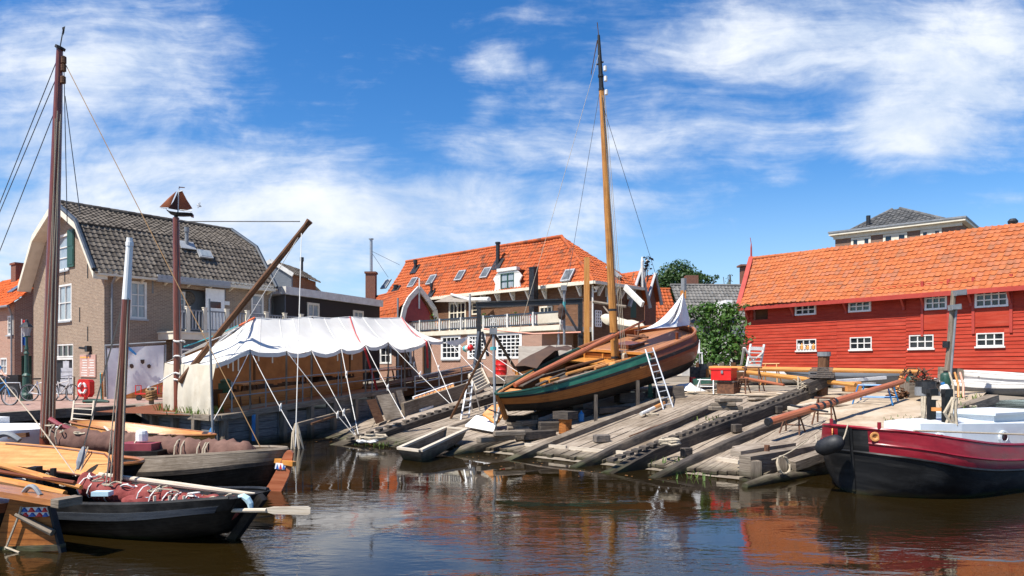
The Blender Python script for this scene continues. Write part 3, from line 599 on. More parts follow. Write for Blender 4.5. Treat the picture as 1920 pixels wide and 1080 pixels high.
    def onroof(x, y, l1=(.0)):
        A = q(1.6, zB+.06, .01)-off; ey = (q(GW/2, zR+.1, .01)-q(1.6, zB+.06, .01)).normalized(); low = (q(1.6, zB, .01)-q(-.42, zE-.28, .01)).normalized()
        for e, o in ((ey, A), (low, A)):
            nn = S.d.cross(e); d = at(x, y, 1)-V((0,0,CH)); t = (o-V((0,0,CH))).dot(nn)/d.dot(nn); p = V((0,0,CH))+d*t
            k = (p-o).dot(e)
            if (e is ey and k >= 0) or e is low: return p, e, (nn if nn.z > 0 else -nn)
    p, e, nn = onroof(350, 462); f = MB(); f.tube([p-V((0,0,.2)), p+V((0,0,.75))], .09, 10); f.tube([p+V((0,0,.75)), p+V((0,0,1.0))], .12, 10); f.build('flue', 'zinc', H1)
    f = MB(); f.box(p+nn*.09, (.8, .55, .05), (S.d, e, nn)); f.build('flue_flashing', 'lead', H1)
    p, e, nn = onroof(383, 479); f = MB(); f.box(p+nn*.1, (.75, .55, .1), (S.d, e, nn)); k = f.build('roof_light', 'lead', H1)
    f = MB(); f.box(p+nn*.155, (.55, .38, .02), (S.d, e, nn)); f.build('pane', 'paleglass', k)
house1()
# sign, lamp and notice on the gable
mb = MB(); a = G.rect(151.5, 665, 181, 707); fbox(mb, G, a[0], a[1], a[2], a[3], .004, .05); o = tag(mb.build('notice_sign', 'signpink'), 'faded pink notice board with an orange heading on the brick gable', 'sign')
m2 = MB(); fbox(m2, G, lerp(a[0], a[1], .38), a[1]-.05, a[3]-.16, a[3]-.09, .051, .056); m2.build('heading', 'signorange', o)
m2 = MB(); rr = random.Random(5)
for i in range(7):
    for lo, hi in ((.08, .45), (.52, .92)):
        z = a[3]-.26-i*.12; fbox(m2, G, lerp(a[0], a[1], lo), lerp(a[0], a[1], hi-rr.random()*.12), z-.025, z+.02, .051, .054)
m2.build('faded_text', 'offwhite', o)
mb = MB(); u, z = G.px(170, 654); p = G.pt(u, z, .12); mb.box(p, (.25, .2, .28), (G.d, G.n, V((0,0,1)))); mb.beam(p, p+G.d*.42+G.n*.2+V((0,0,.05)), .12, .1); mb.beam(p-G.n*.12, p-V((0,0,.3))-G.n*.1, .06, .06)
tag(mb.build('wall_lamp', 'blackmetal'), 'black spotlight fixed on the brick gable above the pink notice', 'lamp')
# balcony
BF = Frame(S.pt(0, 0, 1.7)[:2], (.61, .79))
BAL = thing('balcony', 'grey timber balcony with cream posts and dark rails above the tent', 'balcony', BF.pt(6, 3.9))
def balcony():
    zf = BF.px(420, 626)[1]; zt = BF.px(370, 579)[1]; x0, x1 = BF.px(337, 600)[0], BF.px(575, 600)[0]
    mb = MB(); fbox(mb, BF, x0-.2, x1, zf-.34, zf-.02, -.12, 0); fbox(mb, BF, x0-.25, x1, zf-.02, zf+.05, -1.75, .06); fbox(mb, BF, x0-.2, x0-.1, zf-.34, zf-.02, -1.7, -.12); mb.build('deck', 'cream', BAL)
    for x in (353.6, 385.6, 427, 465.6, 501, 535.6, 566.7):
        u = BF.px(x, 600)[0]; p = MB(); fbox(p, BF, u-.09, u+.09, zf+.05, zt+.06, -.16, .0); fbox(p, BF, u-.11, u+.11, zt+.06, zt+.1, -.18, .02); p.build('post', 'cream', BAL)
    mb = MB(); fbox(mb, BF, x0, x1, zt-.12, zt-.05, -.11, -.05); fbox(mb, BF, x0, x1, zf+.14, zf+.2, -.11, -.05); mb.build('rail', 'zinc', BAL)
    mb = MB(); u = x0
    while u < x1: fbox(mb, BF, u-.03, u+.03, zf+.2, zt-.12, -.095, -.065); u += .17
    mb.build('balusters', 'offwhite' if False else 'lead', BAL)
    mb = MB(); fbox(mb, BF, x0-.1, x1, .8, zf-.34, -.5, -.46); mb.build('under_wall', 'slategrey', BAL)
    r = BF.rect(338, 654, 363, 678, -.4); window(BAL, BF, [r[0], r[1], r[2], r[3]], 1, 1, 'white', 'slategrey', .08, .04, .44, name='doorway')
    # garden chairs and a pot on the balcony
balcony()
# orange roofed house at the far left
H2 = thing('orange_roof_house', 'red brick house with bright orange roof beyond the brick gable', 'house', at(20, 740, 44))
def house2():
    K = at(27, 700, 40); F2 = Frame(K[:2], (-.79, .613)); E2 = Frame(K[:2], (.613, .79)); zE = F2.px(25, 567)[1]; zR = zE+2.0; hd = 2.2
    mb = MB(); w = F2.rect(14.5, 592, 25, 628); w2 = F2.rect(1, 671, 13, 702)
    wallmesh(mb, F2, (0, 9), [(0, zE), (9, zE)], .6, [w, w2]); wd = E2.rect(40, 667, 60, 740); wd[2] = 1.0
    wallmesh(mb, E2, (0, 2*hd), [(0, zE), (hd, zR), (2*hd, zE)], .6, [wd]); mb.build('wall', 'brickred', H2)
    window(H2, F2, w, 2, 3, 'offwhite', 'paleglass', .09, .04, .06, 'lead'); window(H2, F2, w2, 2, 2, 'offwhite', 'paleglass', .09, .04, .06)
    window(H2, E2, wd, 1, 1, 'darkgreen', 'glass', .12, .04, .1, name='shop_door')
    mb = MB(); o = .3; q = lambda u, off, z: F2.pt(u, z, off)
    tiles(mb, q(-.25, o, zE-.22), q(9, o, zE-.22), q(9, -hd, zR+.05), q(-.25, -hd, zR+.05), .26, .34, .03, .04); mb.face([q(-.25, -hd, zR+.05), q(9, -hd, zR+.05), q(9, -2*hd-o, zE-.2), q(-.25, -2*hd-o, zE-.2)]); mb.build('roof', 'tilebright', H2)
    mb = MB(); mb.tube([q(-.25, o+.08, zE-.24), q(9, o+.08, zE-.24)], .07); mb.build('gutter', 'zinc', H2)
    mb = MB(); mb.tube([q(-.1, o, zE-.3), q(.12, .1, zE-.7), q(.12, .1, 1)], .055); mb.build('drainpipe', 'zinc', H2)
    ey = (q(0, -hd, zR)-q(0, o, zE-.22)).normalized(); nn = F2.d.cross(ey); nn = nn if nn.z > 0 else -nn
    for (u, f) in ((1.3, .42), (2.9, .42)): m2 = MB(); p = q(u, o, zE-.22).lerp(q(u, -hd, zR), f+.1); m2.box(p+nn*.1, (.8, .7, .08), (F2.d, ey, nn)); m2.build('skylight', 'skylight', H2)
    mb = MB(); u = 5.9; p = q(u, -hd, zR); mb.box(p+V((0,0,.25)), (.8, .8, 1.3), (F2.d, F2.n, V((0,0,1)))); mb.box(p+V((0,0,.86)), (.92, .92, .12), (F2.d, F2.n, V((0,0,1)))); mb.build('chimney', 'brickdark', H2)
house2()
# black timber annex with a flat roof, and the dark house with a dormer behind
H3 = thing('timber_annex', 'low black timber annex with flat roof and two small white windows', 'annex', at(534, 700, 42))
def annex():
    A = Frame(at(534, 700, 42)[:2], (at(705, 700, 50.3)-at(534, 700, 42))[:2]); L = A.px(712, 600)[0]; zt = A.px(534, 552)[1]
    w1 = A.rect(575.5, 568, 598, 596); w2 = A.rect(661.5, 575, 681, 595); w2[2:] = [w1[2]+.15, w1[3]-.15]
    mb = MB(); wallmesh(mb, A, (0, L), [(0, zt), (L, zt)], .8, [w1, w2]); mb.build('wall', 'blackwood', H3)
    for w in (w1, w2): window(H3, A, w, 2, 1, 'cream', 'paleglass', .14, .05, .02, 'cream')
    B = Frame(A.o[:2], (at(505, 700, 43.6)-A.o)[:2]); LB = B.px(503, 560)[0]+.5; mb = MB(); fbox(mb, B, 0, LB, .8, zt, -.05, 0); mb.build('side_wall', 'slategrey', H3)
    mb = MB(); fbox(mb, A, -.15, L+.1, zt, zt+.46, -.3, .22); fbox(mb, B, .0, LB, zt, zt+.42, -.3, .2); mb.box(A.pt(L/2, zt+.2, -2.5), (L, 4.6, .3), (A.d, A.n, V((0,0,1)))); mb.build('flat_roof', 'offwhite', H3)
    mb = MB(); mb.tube([B.pt(LB-1.2, 1, .1), B.pt(LB-1.2, zt, .1)], .06); mb.build('drainpipe', 'zinc', H3)
annex()
H4 = thing('dormer_house', 'dark house with grey tiles and a black gabled dormer behind the annex', 'house', at(560, 700, 50))
def dormer_house():
    zr = CH-(512-HY)/FX*52; ze = CH-(575-HY)/FX*49
    Lf = at(480, 600, 49); Rt = at(655, 600, 55); d = (Rt-Lf); d.z = 0; d.normalize(); F4 = Frame(Lf[:2], d[:2]); L = (Rt-Lf).length
    mb = MB(); A, B = F4.pt(0, ze-.8, 0), F4.pt(L+.5, ze-.8, 0); rl = F4.pt(F4.px(505, 512, -3.)[0], zr+.5, -3.4); rr_ = F4.pt(F4.px(571, 512, -3.)[0]-.15, zr+.5, -3.4)
    tiles(mb, A, B, rr_, rl, .3, .36, .03, .04); ridgecap(mb, rr_, B, .09); ridgecap(mb, rl, rr_, .1)
    mb.build('roof', 'tilegrey', H4)
    mb = MB(); fbox(mb, F4, 0, L, .8, ze-.8, -6, -.3); mb.build('wall', 'blackwood', H4)
    # dormer
    P = at(513, 540, 47.5); De = Frame(P[:2], (.93, -.1)); pk = De.px(509, 490); l = De.px(478, 508); r = De.px(549, 514); zb = De.px(520, 560)[1]
    mb = MB(); mb.prism([De.pt(l[0], zb), De.pt(r[0]-.1, zb), De.pt(r[0]-.1, r[1]), De.pt(*pk), De.pt(l[0], l[1])], -De.n*3.); dm = mb.build('dormer', 'slategrey', H4)
    mb = MB(); mb.beam(De.pt(l[0]-.1, l[1]-.05, .08), De.pt(pk[0], pk[1]+.02, .08), .1, .26); mb.beam(De.pt(pk[0], pk[1]+.02, .082), De.pt(r[0]+.05, r[1]-.05, .082), .1, .26); mb.build('bargeboard', 'offwhite', dm)
    mb = MB(); q = r[0]+.0
    tiles(mb, De.pt(r[0]+.1, r[1]-.02, .1), De.pt(r[0]+.1, r[1]-.02, -4.6), De.pt(pk[0], pk[1]+.1, -4.6), De.pt(pk[0], pk[1]+.1, .1), .3, .36, .03, .04); mb.build('dormer_roof', 'tilegrey', dm)
    sd = MB(); sd.face([De.pt(r[0]-.08, zb-.4, -.2), De.pt(r[0]-.08, zb-.4, -4.2), De.pt(r[0]-.08, r[1], -4.2), De.pt(r[0]-.08, r[1], -.2)]); sd.build('dormer_side', 'brownwood', dm)
    mb = MB(); p = F4.pt(F4.px(566, 515, -2)[0], 0, -2.); p.z = CH-(530-HY)/FX*p.y; mb.tube([p, p+V((0,0,1.6))], .1); mb.tube([p+V((0,0,1.6)), p+V((0,0,1.9))], .15); mb.build('roof_pipe', 'blackmetal', H4)
    mb = MB(); p = F4.pt(F4.px(583, 545, -1)[0], 0, -1.4); p.z = CH-(548-HY)/FX*p.y; mb.tube([p, p+V((0,0,.8))], .1); mb.tube([p+V((0,0,.7)), p+V((0,0,.95))], .16); mb.build('roof_vent', 'blackmetal', H4)
    mb = MB(); mb.beam(at(500, 530, 46.8), at(552, 560, 46.9), .1, .2); mb.build('verge_board', 'offwhite', H4)
dormer_house()
# ---------------------------------------------------------------- low house with a red gable and the brick chimney
H5 = thing('red_gable_house', 'low orange tiled house with dark red bell gable beside the terrace', 'house', at(760, 700, 54))
def low_house():
    P = at(747, 600, 52); Q = at(816, 598, 54.5); F5 = Frame(P[:2], (Q-P)[:2]); L = F5.px(816, 598)[0]
    pk = F5.px(781, 541); bl = F5.px(747, 594); br = F5.px(816, 590); zl = bl[1]-.6; h = pk[1]
    prof = [(bl[0], zl), (bl[0]+.10*L, lerp(bl[1], h, .30)), (pk[0]-.26*L, lerp(bl[1], h, .62)), (pk[0], h), (pk[0]+.26*L, lerp(bl[1], h, .62)), (br[0]-.08*L, lerp(bl[1], h, .30)), (br[0], zl)]
    mb = MB(); mb.prism([F5.pt(u, z) for u, z in [(bl[0], 1)]+prof+[(br[0], 1)]][::-1], -F5.n*.3); mb.build('gable_wall', 'timberwall', H5)
    mb = MB(); mb.prism([F5.pt(lerp(pk[0], u, .86), z-.35, .06) for u, z in prof], -F5.n*.05); mb.build('gable_panel', 'purplered', H5)
    bo = MB()
    for a, b in zip(prof, prof[1:]): bo.beam(F5.pt(*a, .3), F5.pt(*b, .3), .14, .36)
    bo.beam(F5.pt(pk[0], h-1.5, .32), F5.pt(pk[0], h+.75, .32), .1, .12); bo.build('bargeboard', 'offwhite', H5)
    dn = (at(640, 565, 64)-at(745, 560, 53)); dn.z = 0; back = dn
    rl = lambda u, z, k: F5.pt(u, z, .2)+back*k
    mb = MB(); tiles(mb, rl(prof[1][0]-.4, prof[1][1], 1), rl(prof[1][0]-.4, prof[1][1], 0), rl(pk[0], h+.1, 0), rl(pk[0], h+.1, 1), .27, .34, .03, .04)
    tiles(mb, rl(prof[0][0]-.5, zl-.8, 1), rl(prof[0][0]-.5, zl-.8, 0), rl(prof[1][0]-.4, prof[1][1]+.03, 0), rl(prof[1][0]-.4, prof[1][1]+.03, 1), .27, .34, .03, .04, seed=3)
    mb.face([rl(pk[0], h+.05, 0), rl(prof[-1][0], zl, 0), rl(prof[-1][0], zl, 1), rl(pk[0], h+.05, 1)]); ridgecap(mb, rl(pk[0], h+.1, 0), rl(pk[0], h+.1, 1), .1); mb.build('roof', 'tilered', H5)
    mb = MB(); mb.tube([F5.pt(bl[0]-.35, 1.6, .4), F5.pt(bl[0]-.35, F5.px(747, 560)[1], .4)], .07); mb.build('flue', 'zinc', H5)
    mb = MB(); z0 = CH-(592-HY)/FX*60; c = at(696, 552, 60); mb.box((c.x, c.y, c.z-1), (.85, .85, 3.6)); z1 = c.z+.8
    top = at(696, 512, 60); mb = MB(); mb.box((c.x, c.y, (top.z+c.z-1.5)/2), (.8, .8, top.z-c.z+1.5)); mb.box((c.x, c.y, top.z), (.95, .95, .16)); ch = mb.build('chimney', 'brickdark', H5)
    mb = MB(); t2 = at(696, 449, 60); mb.tube([top, t2], .12, 10); mb.lathe([(.2,0),(.2,.08)], t2); mb.build('chimney_flue', 'steel', ch)
    mb = MB(); mb.tube([at(697, 471, 60), at(750, 497, 62)], .015, 4); mb.tube([at(697, 474, 60), at(728, 520, 60)], .015, 4); mb.build('stay_wire', 'wire', ch)
low_house()
# ---------------------------------------------------------------- the long house with the terrace
H6 = thing('terrace_house', 'long house with steep orange tiled roof, brown timber front and roof terrace', 'house', (5, 44.7, 1.7))
M_ = Frame((5, 44.7), (-.72, .694)); N_ = Frame((5, 44.7), (.694, .72)); T_ = Frame(M_.pt(0, 0, 3.0)[:2], (-.72, .694))
def mid_house():
    zE = M_.px(1111, 525)[1]; zR = zE+3.55; L = 21.5; HW = 2.2; HD = 4.4; zf = T_.px(1050, 609)[1]; g = 1.3
    mb = MB(); dd = M_.rect(842, 566, 874, 592); dd[2] = zf+.05; w2 = M_.rect(885, 566, 900, 590); w3 = M_.rect(1012, 574, 1036, 596)
    wallmesh(mb, M_, (0, L), [(0, zE+.05), (L, zE+.05)], zf-.6, [dd, w2, w3]); wallmesh(mb, N_, (0, HD), [(0, zE+.05), (HD, zE+.05)], g, [])
    mb.build('upper_wall', 'timberwall', H6)
    mb = MB(); wallmesh(mb, M_, (0, 2.1), [(0, zf-.6), (2.1, zf-.6)], g, []); mb.build('corner_wall', 'timberwall', H6)
    window(H6, M_, dd, 4, 3, 'cream', 'glass', .14, .07, .03, split=(2,), name='terrace_door'); window(H6, M_, w2, 1, 3, 'cream', 'glass', .1, .05, .03); window(H6, M_, w3, 3, 2, 'cream', 'glass', .1, .05, .03)
    # roof: front slope with a hip at the right end
    ov = .45; A = M_.pt(-ov, zE-.12, ov); B = M_.pt(L, zE-.12, ov); Ri = M_.pt(4.35, zR, -HW); Rl = M_.pt(L, zR, -HW); K = M_.pt(-ov, zE-.12, -HD-ov)
    mb = MB(); tiles(mb, B, A, Ri, Rl, .27, .335, .032, .045, sag=.14); tiles(mb, A, K, Ri, Ri, .27, .335, .032, .045, seed=8, sag=.1)
    mb.face([K, M_.pt(L, zE-.12, -HD-ov), Rl, Ri]); ridgecap(mb, Ri, Rl, .13, .42); ridgecap(mb, A, Ri, .11, .4); rf = mb.build('roof', 'tilered', H6)
    mb = MB(); mb.face([M_.pt(L, zE, 0), M_.pt(L, zR, -HW), M_.pt(L, zE, -HD)]); mb.build('end_gable', 'brickred', H6)
    mb = MB(); mb.beam(M_.pt(-ov-.1, zE-.22, ov+.1), M_.pt(L, zE-.22, ov+.1), .16, .18); mb.beam(N_.pt(-ov-.1, zE-.22, ov+.1), N_.pt(HD+ov, zE-.22, ov+.1), .16, .18); fbox(mb, M_, 0, L, zE-.16, zE-.06, .0, ov); fbox(mb, N_, 0.02, HD, zE-.165, zE-.07, .0, ov); mb.build('gutter', 'cream', H6)
    def bracket(F, u):
        b = MB(); b.beam(F.pt(u, zE-.95, .07), F.pt(u, zE-.95+.7, .07), .12, .13, up=F.n); b.beam(F.pt(u, zE-.85, .1), F.pt(u, zE-.3, .45), .1, .14); b.beam(F.pt(u, zE-.34, .0), F.pt(u, zE-.34, .5), .1, .1); b.build('eaves_bracket', 'offwhite', H6)
    for i in range(9): bracket(M_, .9+i*1.45)
    for i in range(5): bracket(N_, .55+i*.8)
    mb = MB(); mb.tube([M_.pt(-.08, zE-.3, .08), M_.pt(-.08, g, .08)], .06); mb.build('drainpipe', 'offwhite', H6)
    # dormer with scalloped white front
    rs = (Rl-B); e = V((rs.x, rs.y, rs.z)); e = (M_.pt(0, zR, -HW)-M_.pt(0, zE-.12, ov)).normalized(); nn = M_.d.cross(e); nn = nn if nn.z > 0 else -nn
    def onroof(x, y):
        d = at(x, y, 1)-V((0,0,CH)); o = B-V((0,0,CH)); return V((0,0,CH))+d*(o.dot(nn)/d.dot(nn))
    p = onroof(953, 541); DF = Frame(p[:2], M_.d[:2]); r = DF.rect(939.5, 512, 965, 541); z0 = r[2]-.1; zc = r[3]+.16; uc = (r[0]+r[1])/2; hw = (r[1]-r[0])/2
    mb = MB(); pr = [(uc-hw-.62, z0), (uc-hw-.5, z0+.5), (uc-hw-.72, z0+.85), (uc-hw-.42, z0+1.15), (uc-hw-.5, zc-.25), (uc-hw-.2, zc)]
    poly = pr+[(2*uc-u, z) for u, z in pr[::-1]]
    inner = [r[0], r[1], r[2], r[3]]
    wl = MB()
    for (u, z), (u2, z2) in zip(pr, pr[1:]):
        for sgn in (1, -1):
            f = lambda a: a if sgn > 0 else 2*uc-a
            q = [DF.pt(f(u), z, .06), DF.pt(f(r[0]), z, .06), DF.pt(f(r[0]), z2, .06), DF.pt(f(u2), z2, .06)]; wl.prism(q, -DF.n*.1)
    fbox(wl, DF, uc-hw-.3, uc+hw+.3, zc-.02, zc+.2, -.2, .14); fbox(wl, DF, r[0], r[1], r[3], zc, -.04, .06)
    dm = wl.build('dormer', 'offwhite', H6)
    window(dm, DF, r, 2, 2, 'darkgreen', 'paleglass', .06, .05, .0, split=(1,))
    mb = MB(); mb.box(DF.pt(uc, zc+.02, -1.2), (2*hw+.3, 2.4, .12), (M_.d, M_.n, V((0,0,1)))); fbox(mb, DF, r[0]-.1, r[1]+.1, z0, zc-.05, -2.2, -.06); mb.build('dormer_roof', 'brownwood', dm)
    for (x, y) in ((725, 534), (775, 531), (810, 526), (864, 518), (912, 513), (1066, 518)):
        q = onroof(x, y); k = MB(); k.box(q+nn*.10, (.78, .98, .1), (M_.d, e, nn)); kk = k.build('roof_light', 'lead', H6); k = MB(); k.box(q+nn*.155, (.6, .78, .02), (M_.d, e, nn)); k.build('pane', 'skylight', kk)
    # a roof light in the hip
    ke = (Ri-M_.pt(-ov, zE-.12, -HW)).normalized(); q = M_.pt(-ov, zE-.12, -2.9)+ke*1.3; kn = N_.d.cross(ke); kn = kn if kn.z > 0 else -kn
    k = MB(); k.box(q+kn*.18, (.5, 1.2, .1), (N_.d, ke, kn)); k.build('roof_light', 'lead', H6)
    def pipe(x, y0, y1, r, m, cap=.3):
        a = onroof(x, y0); b = a+V((0, 0, (y0-y1)/FX*a.y)); k = MB(); k.tube([a-V((0,0,.2)), b], r, 10); k.tube([b-V((0,0,cap)), b], r*1.35, 10); k.box(a+nn*.08, (r*6, r*7, .04), (M_.d, e, nn)); k.build('roof_vent', m, H6)
    pipe(933.5, 497, 454, .15, 'blackmetal', .12); pipe(779, 506, 487, .13, 'blackmetal'); pipe(742, 545, 534, .14, 'blackmetal'); pipe(809, 552, 531, .1, 'blackmetal')
    # ground storey under the terrace
    zt = zf-.32; uL = T_.px(700, 650)[0]; u0 = T_.px(1016, 650)[0]
    W = [T_.rect(879, 627, 909, 671), T_.rect(932.5, 626, 976.5, 671), T_.rect(829, 630, 862, 674), T_.rect(746, 655, 770, 681), T_.rect(714, 651, 733, 681)]
    zb = W[1][2]
    for w in W[:3]: w[2] = zb; w[3] = W[1][3]
    dr = T_.rect(792, 643, 809, 692); dr[2] = g+.5; dr[3] = W[1][3]
    mb = MB(); wallmesh(mb, T_, (u0, uL), [(u0, zt), (uL, zt)], g, W+[dr], .14); sw = Frame(T_.pt(u0, 0)[:2], N_.d[:2]); wallmesh(mb, sw, (0, 3), [(0, zt), (3, zt)], g, [])
    mb.build('lower_wall', 'brickred', H6)
    for w, c, r_ in zip(W, (5, 5, 4, 2, 2), (6, 6, 4, 2, 2)): window(H6, T_, w, c, r_, 'white', 'glass', .09, .055, .03, 'lead' if c == 4 else None, casing=.10)
    window(H6, T_, dr, 1, 1, 'brownwood', 'blackwood', .1, .04, .1, name='door')
    mb = MB(); fbox(mb, T_, 0, uL, zt, zf-.04, -3, .06); fbox(mb, T_, -.05, uL, zf-.30, zf, .06, .14); mb.build('terrace_slab', 'cream', H6)
    # balustrade
    zr = T_.px(1040, 583)[1]; ue = T_.px(752, 600)[0]
    mb = MB(); fbox(mb, T_, 0, ue, zr-.1, zr, -.12, .02); fbox(mb, T_, 0, ue, zf+.08, zf+.16, -.1, .0); tr = mb.build('terrace_rail', 'darkblue', H6)
    mb = MB(); u = .1; i = 0
    while u < ue: fbox(mb, T_, u-.03, u+.03, zf+.16, zr-.1, -.08, -.03); u += .18
    mb.build('balusters', 'offwhite', tr)
    for i in range(8): mb = MB(); u = .06+i*2.2; fbox(mb, T_, u-.06, u+.06, zf, zr+.03, -.13, .03); mb.build('post', 'offwhite', tr)
    mb = MB(); fbox(mb, T_, .0, 1.9, zf+.1, zr-.12, -.02, .0); mb.build('terrace_screen', 'creamcanvas', H6)
    for u in (.05, 3.2): mb = MB(); mb.tube([T_.pt(u+.25, g, -.1), T_.pt(u+.25, zt, -.1)], .06); mb.build('terrace_post', 'steel', H6)
    # awning over the terrace door
    a, b, c, d = at(814, 566, 51), at(847, 553, 52), at(902, 563, 49), at(915, 560, 50.5); mb = MB(); mb.face([a, b+V((0,0,.02)), at(880, 556, 51), at(868, 566, 49.5)]); mb.face([at(868, 566, 49.5), at(880, 556, 51), d, c])
    mb.build('awning', 'greytarp', H6); mb = MB(); mb.tube([at(846, 552, 51.5), at(880, 562, 50), at(917, 562, 48.5)], [.08, .14, .19], 8); mb.build('awning_roll', 'offwhite', H6)
    mb = MB(); mb.tube([T_.pt(T_.px(879, 590)[0], zf, -.1), T_.pt(T_.px(879, 590)[0], T_.px(879, 551)[1], -.1)], .07); mb.build('awning_post', 'lead', H6)
    # ornaments and white lattice window on the side wall
    mb = MB(); r = N_.rect(1114, 583, 1125, 612); fbox(mb, N_, r[0], r[1], r[2], r[3], .02, .05)
    lat = MB(); 
    for i in range(4): u = lerp(r[0], r[1], i/3); fbox(lat, N_, u-.035, u+.035, r[2], r[3], .08, .12)
    for i in range(6): z = lerp(r[2], r[3], i/5); fbox(lat, N_, r[0], r[1], z-.035, z+.035, .083, .117)
    lat.build('lattice_window', 'white', H6)
    r = N_.rect(1137, 542, 1146, 568); mb = MB(); fbox(mb, N_, r[0], r[1], r[2], r[3], .02, .06); mb.build('side_window', 'palebluepaint', H6)
    mb = MB(); p = N_.pt(N_.px(1118, 550, .3)[0], N_.px(1118, 548)[1], .3); mb.tube([p-N_.n*.3, p, p+V((0,0,.15))], .05); mb.lathe([(.05,0),(.2,.18),(.0,.26)], p+V((0,0,.1)), 10); mb.build('wall_lamp', 'offwhite', H6)
    return zf, zr
ZF, ZR = mid_house()
# things standing on the terrace
def on_terrace(x, y, o): u = T_.px(x, y, o)[0]; return T_.pt(u, ZF+.005, o)
def pot_plant(x, o, h, label, lm='leafbright', pm='brownrope'):
    p = on_terrace(x, 600, o); t = thing('potted_plant', label, 'plant', p, 'potted plants on the terrace'); mb = MB(); mb.lathe([(.14,0),(.2,.32),(.22,.34),(.18,.33),(.02,.3)], p, 12); mb.build('pot', pm, t)
    mb = MB(); leafcloud(mb, [(p+V((0,0,.34+h*.5)), (.32, .32, h*.55))], 900, .16, R); mb.build('leaves', lm, t, merge=False)
pot_plant(907, -.7, .75, 'tall leafy potted plant by the terrace rail left of the garden table'); pot_plant(822, -.8, .5, 'orange flowering potted plant behind the left terrace rail', 'signorange')
pot_plant(812, -.8, .9, 'bushy green potted plant beside the orange flowers on the terrace'); pot_plant(965, -.9, .7, 'green potted plant behind the white terrace table'); pot_plant(1000, -.9, .6, 'potted plant with red flowers near the terrace screen', 'redcloth')
p = on_terrace(937, 600, -1.4); t = thing('garden_table', 'white garden table on the roof terrace', 'table', p); mb = MB(); mb.lathe([(.75,.72),(.76,.75),(.7,.76)], p, 18); mb.build('tabletop', 'white', t)
for a in range(4): mb = MB(); d = V((math.cos(a*1.57+.4), math.sin(a*1.57+.4), 0)); mb.tube([p+d*.5, p+d*.3+V((0,0,.72))], .03, 6); mb.build('leg', 'white', t)
for i, (x, o, lab) in enumerate(((925, -.7, 'white garden chair left of the terrace table'), (952, -.75, 'white garden chair right of the terrace table'))):
    p = on_terrace(x, 600, o); t = thing('garden_chair', lab, 'chair', p, 'white chairs on the terrace'); mb = MB(); mb.box(p+V((0,0,.43)), (.44,.42,.04)); mb.build('seat', 'white', t)
    mb = MB()
    for k in range(5): mb.box(p+V((-.18+k*.09, .2, .68)), (.04,.02,.46))
    mb.box(p+V((0,.2,.9)), (.44,.03,.06)); mb.build('backrest', 'white', t)
    for sx in (-.2, .2):
        for sy in (-.19, .19): mb = MB(); mb.beam(p+V((sx,sy,0)), p+V((sx,sy,.42)), .035, .035); mb.build('leg', 'white', t)
p = on_terrace(1000.5, 600, -1.6); top = T_.px(1000.5, 501, -1.6)[1]; mb = MB(); mb.box((p.x, p.y, (p.z+top)/2), (.42, .42, top-p.z), (M_.d, M_.n, V((0,0,1)))); mb.box((p.x, p.y, top-.05), (.46, .46, .1), (M_.d, M_.n, V((0,0,1))))
mb.box((p.x, p.y, (p.z+top)/2+.2), (.47, .47, .08), (M_.d, M_.n, V((0,0,1)))); tag(mb.build('stove_chimney', 'brownwood' if False else 'blackmetal'), 'square black stove chimney rising from the roof terrace', 'chimney')
# ---------------------------------------------------------------- small gabled houses right of the long house
def gable_house(name, label, apex, left, right, D, back, roofmat, wallm, white, finial=None):
    P = at(left[0], left[1], D); Q = at(right[0], right[1], D*1.0+white[1]); F = Frame(P[:2], (Q-P)[:2]); t = thing(name, label, 'house', F.pt(0, 1.4)); L = F.px(*right)[0]; pk = F.px(*apex); zl = P.z; zr = F.px(*right)[1]
    mb = MB(); mb.prism([F.pt(0, 1), F.pt(L, 1), F.pt(L, zr), F.pt(pk[0], pk[1]-.1), F.pt(0, zl)], -F.n*.3); mb.build('wall', wallm, t)
    bk = V(back)
    mb = MB(); A = F.pt(0, zl, .3); mb_k = pk[1]
    tiles(mb, F.pt(-.15, zl-.1, .3)+bk, F.pt(-.15, zl-.1, .3), F.pt(pk[0], pk[1], .3), F.pt(pk[0], pk[1], .3)+bk, .27, .34, .03, .04); mb.face([F.pt(pk[0], pk[1]-.05, .3), F.pt(L, zr, .3), F.pt(L, zr, .3)+bk, F.pt(pk[0], pk[1]-.05, .3)+bk]); mb.build('roof', roofmat, t)
    bo = MB(); bo.tube([F.pt(-.2, zl-.2, .34), F.pt(pk[0], pk[1]+.02, .34), F.pt(L+.2, zr-.2, .34)], .14, 4); bo.build('bargeboard', white[0], t)
    if finial: mb = MB(); f0 = F.pt(pk[0], pk[1]-1.2, .45); f1 = F.pt(pk[0], F.px(finial[0], finial[1])[1], .45); mb.tube([f0, f1-V((0,0,.3)), f1], [.1, .1, .03], 8); mb.build('finial', 'offwhite', t)
    return t, F
t, F = gable_house('gabled_house', 'narrow dark timber house with white finial beside the terrace house', (1194, 508), (1176, 570), (1208, 572), 47.5, (-2.4, 3.6, 0), 'tilered', 'timberwall', ('lead', 1.2), (1196, 483))
mb = MB(); w = F.rect(1189, 522, 1196, 541); fbox(mb, F, *w, .01, .06); mb.build('gable_window', 'offwhite', t); mb = MB(); w = F.rect(1181, 560, 1192, 596); fbox(mb, F, *w, .01, .05); mb.build('door', 'darkgreen', t)
t, F = gable_house('gabled_house', 'second narrow gabled house right of the one with the white finial', (1220.5, 515), (1209, 562), (1230, 566), 50.5, (-2.4, 3.6, 0), 'tilered', 'brickdark', ('lead', 1.0))
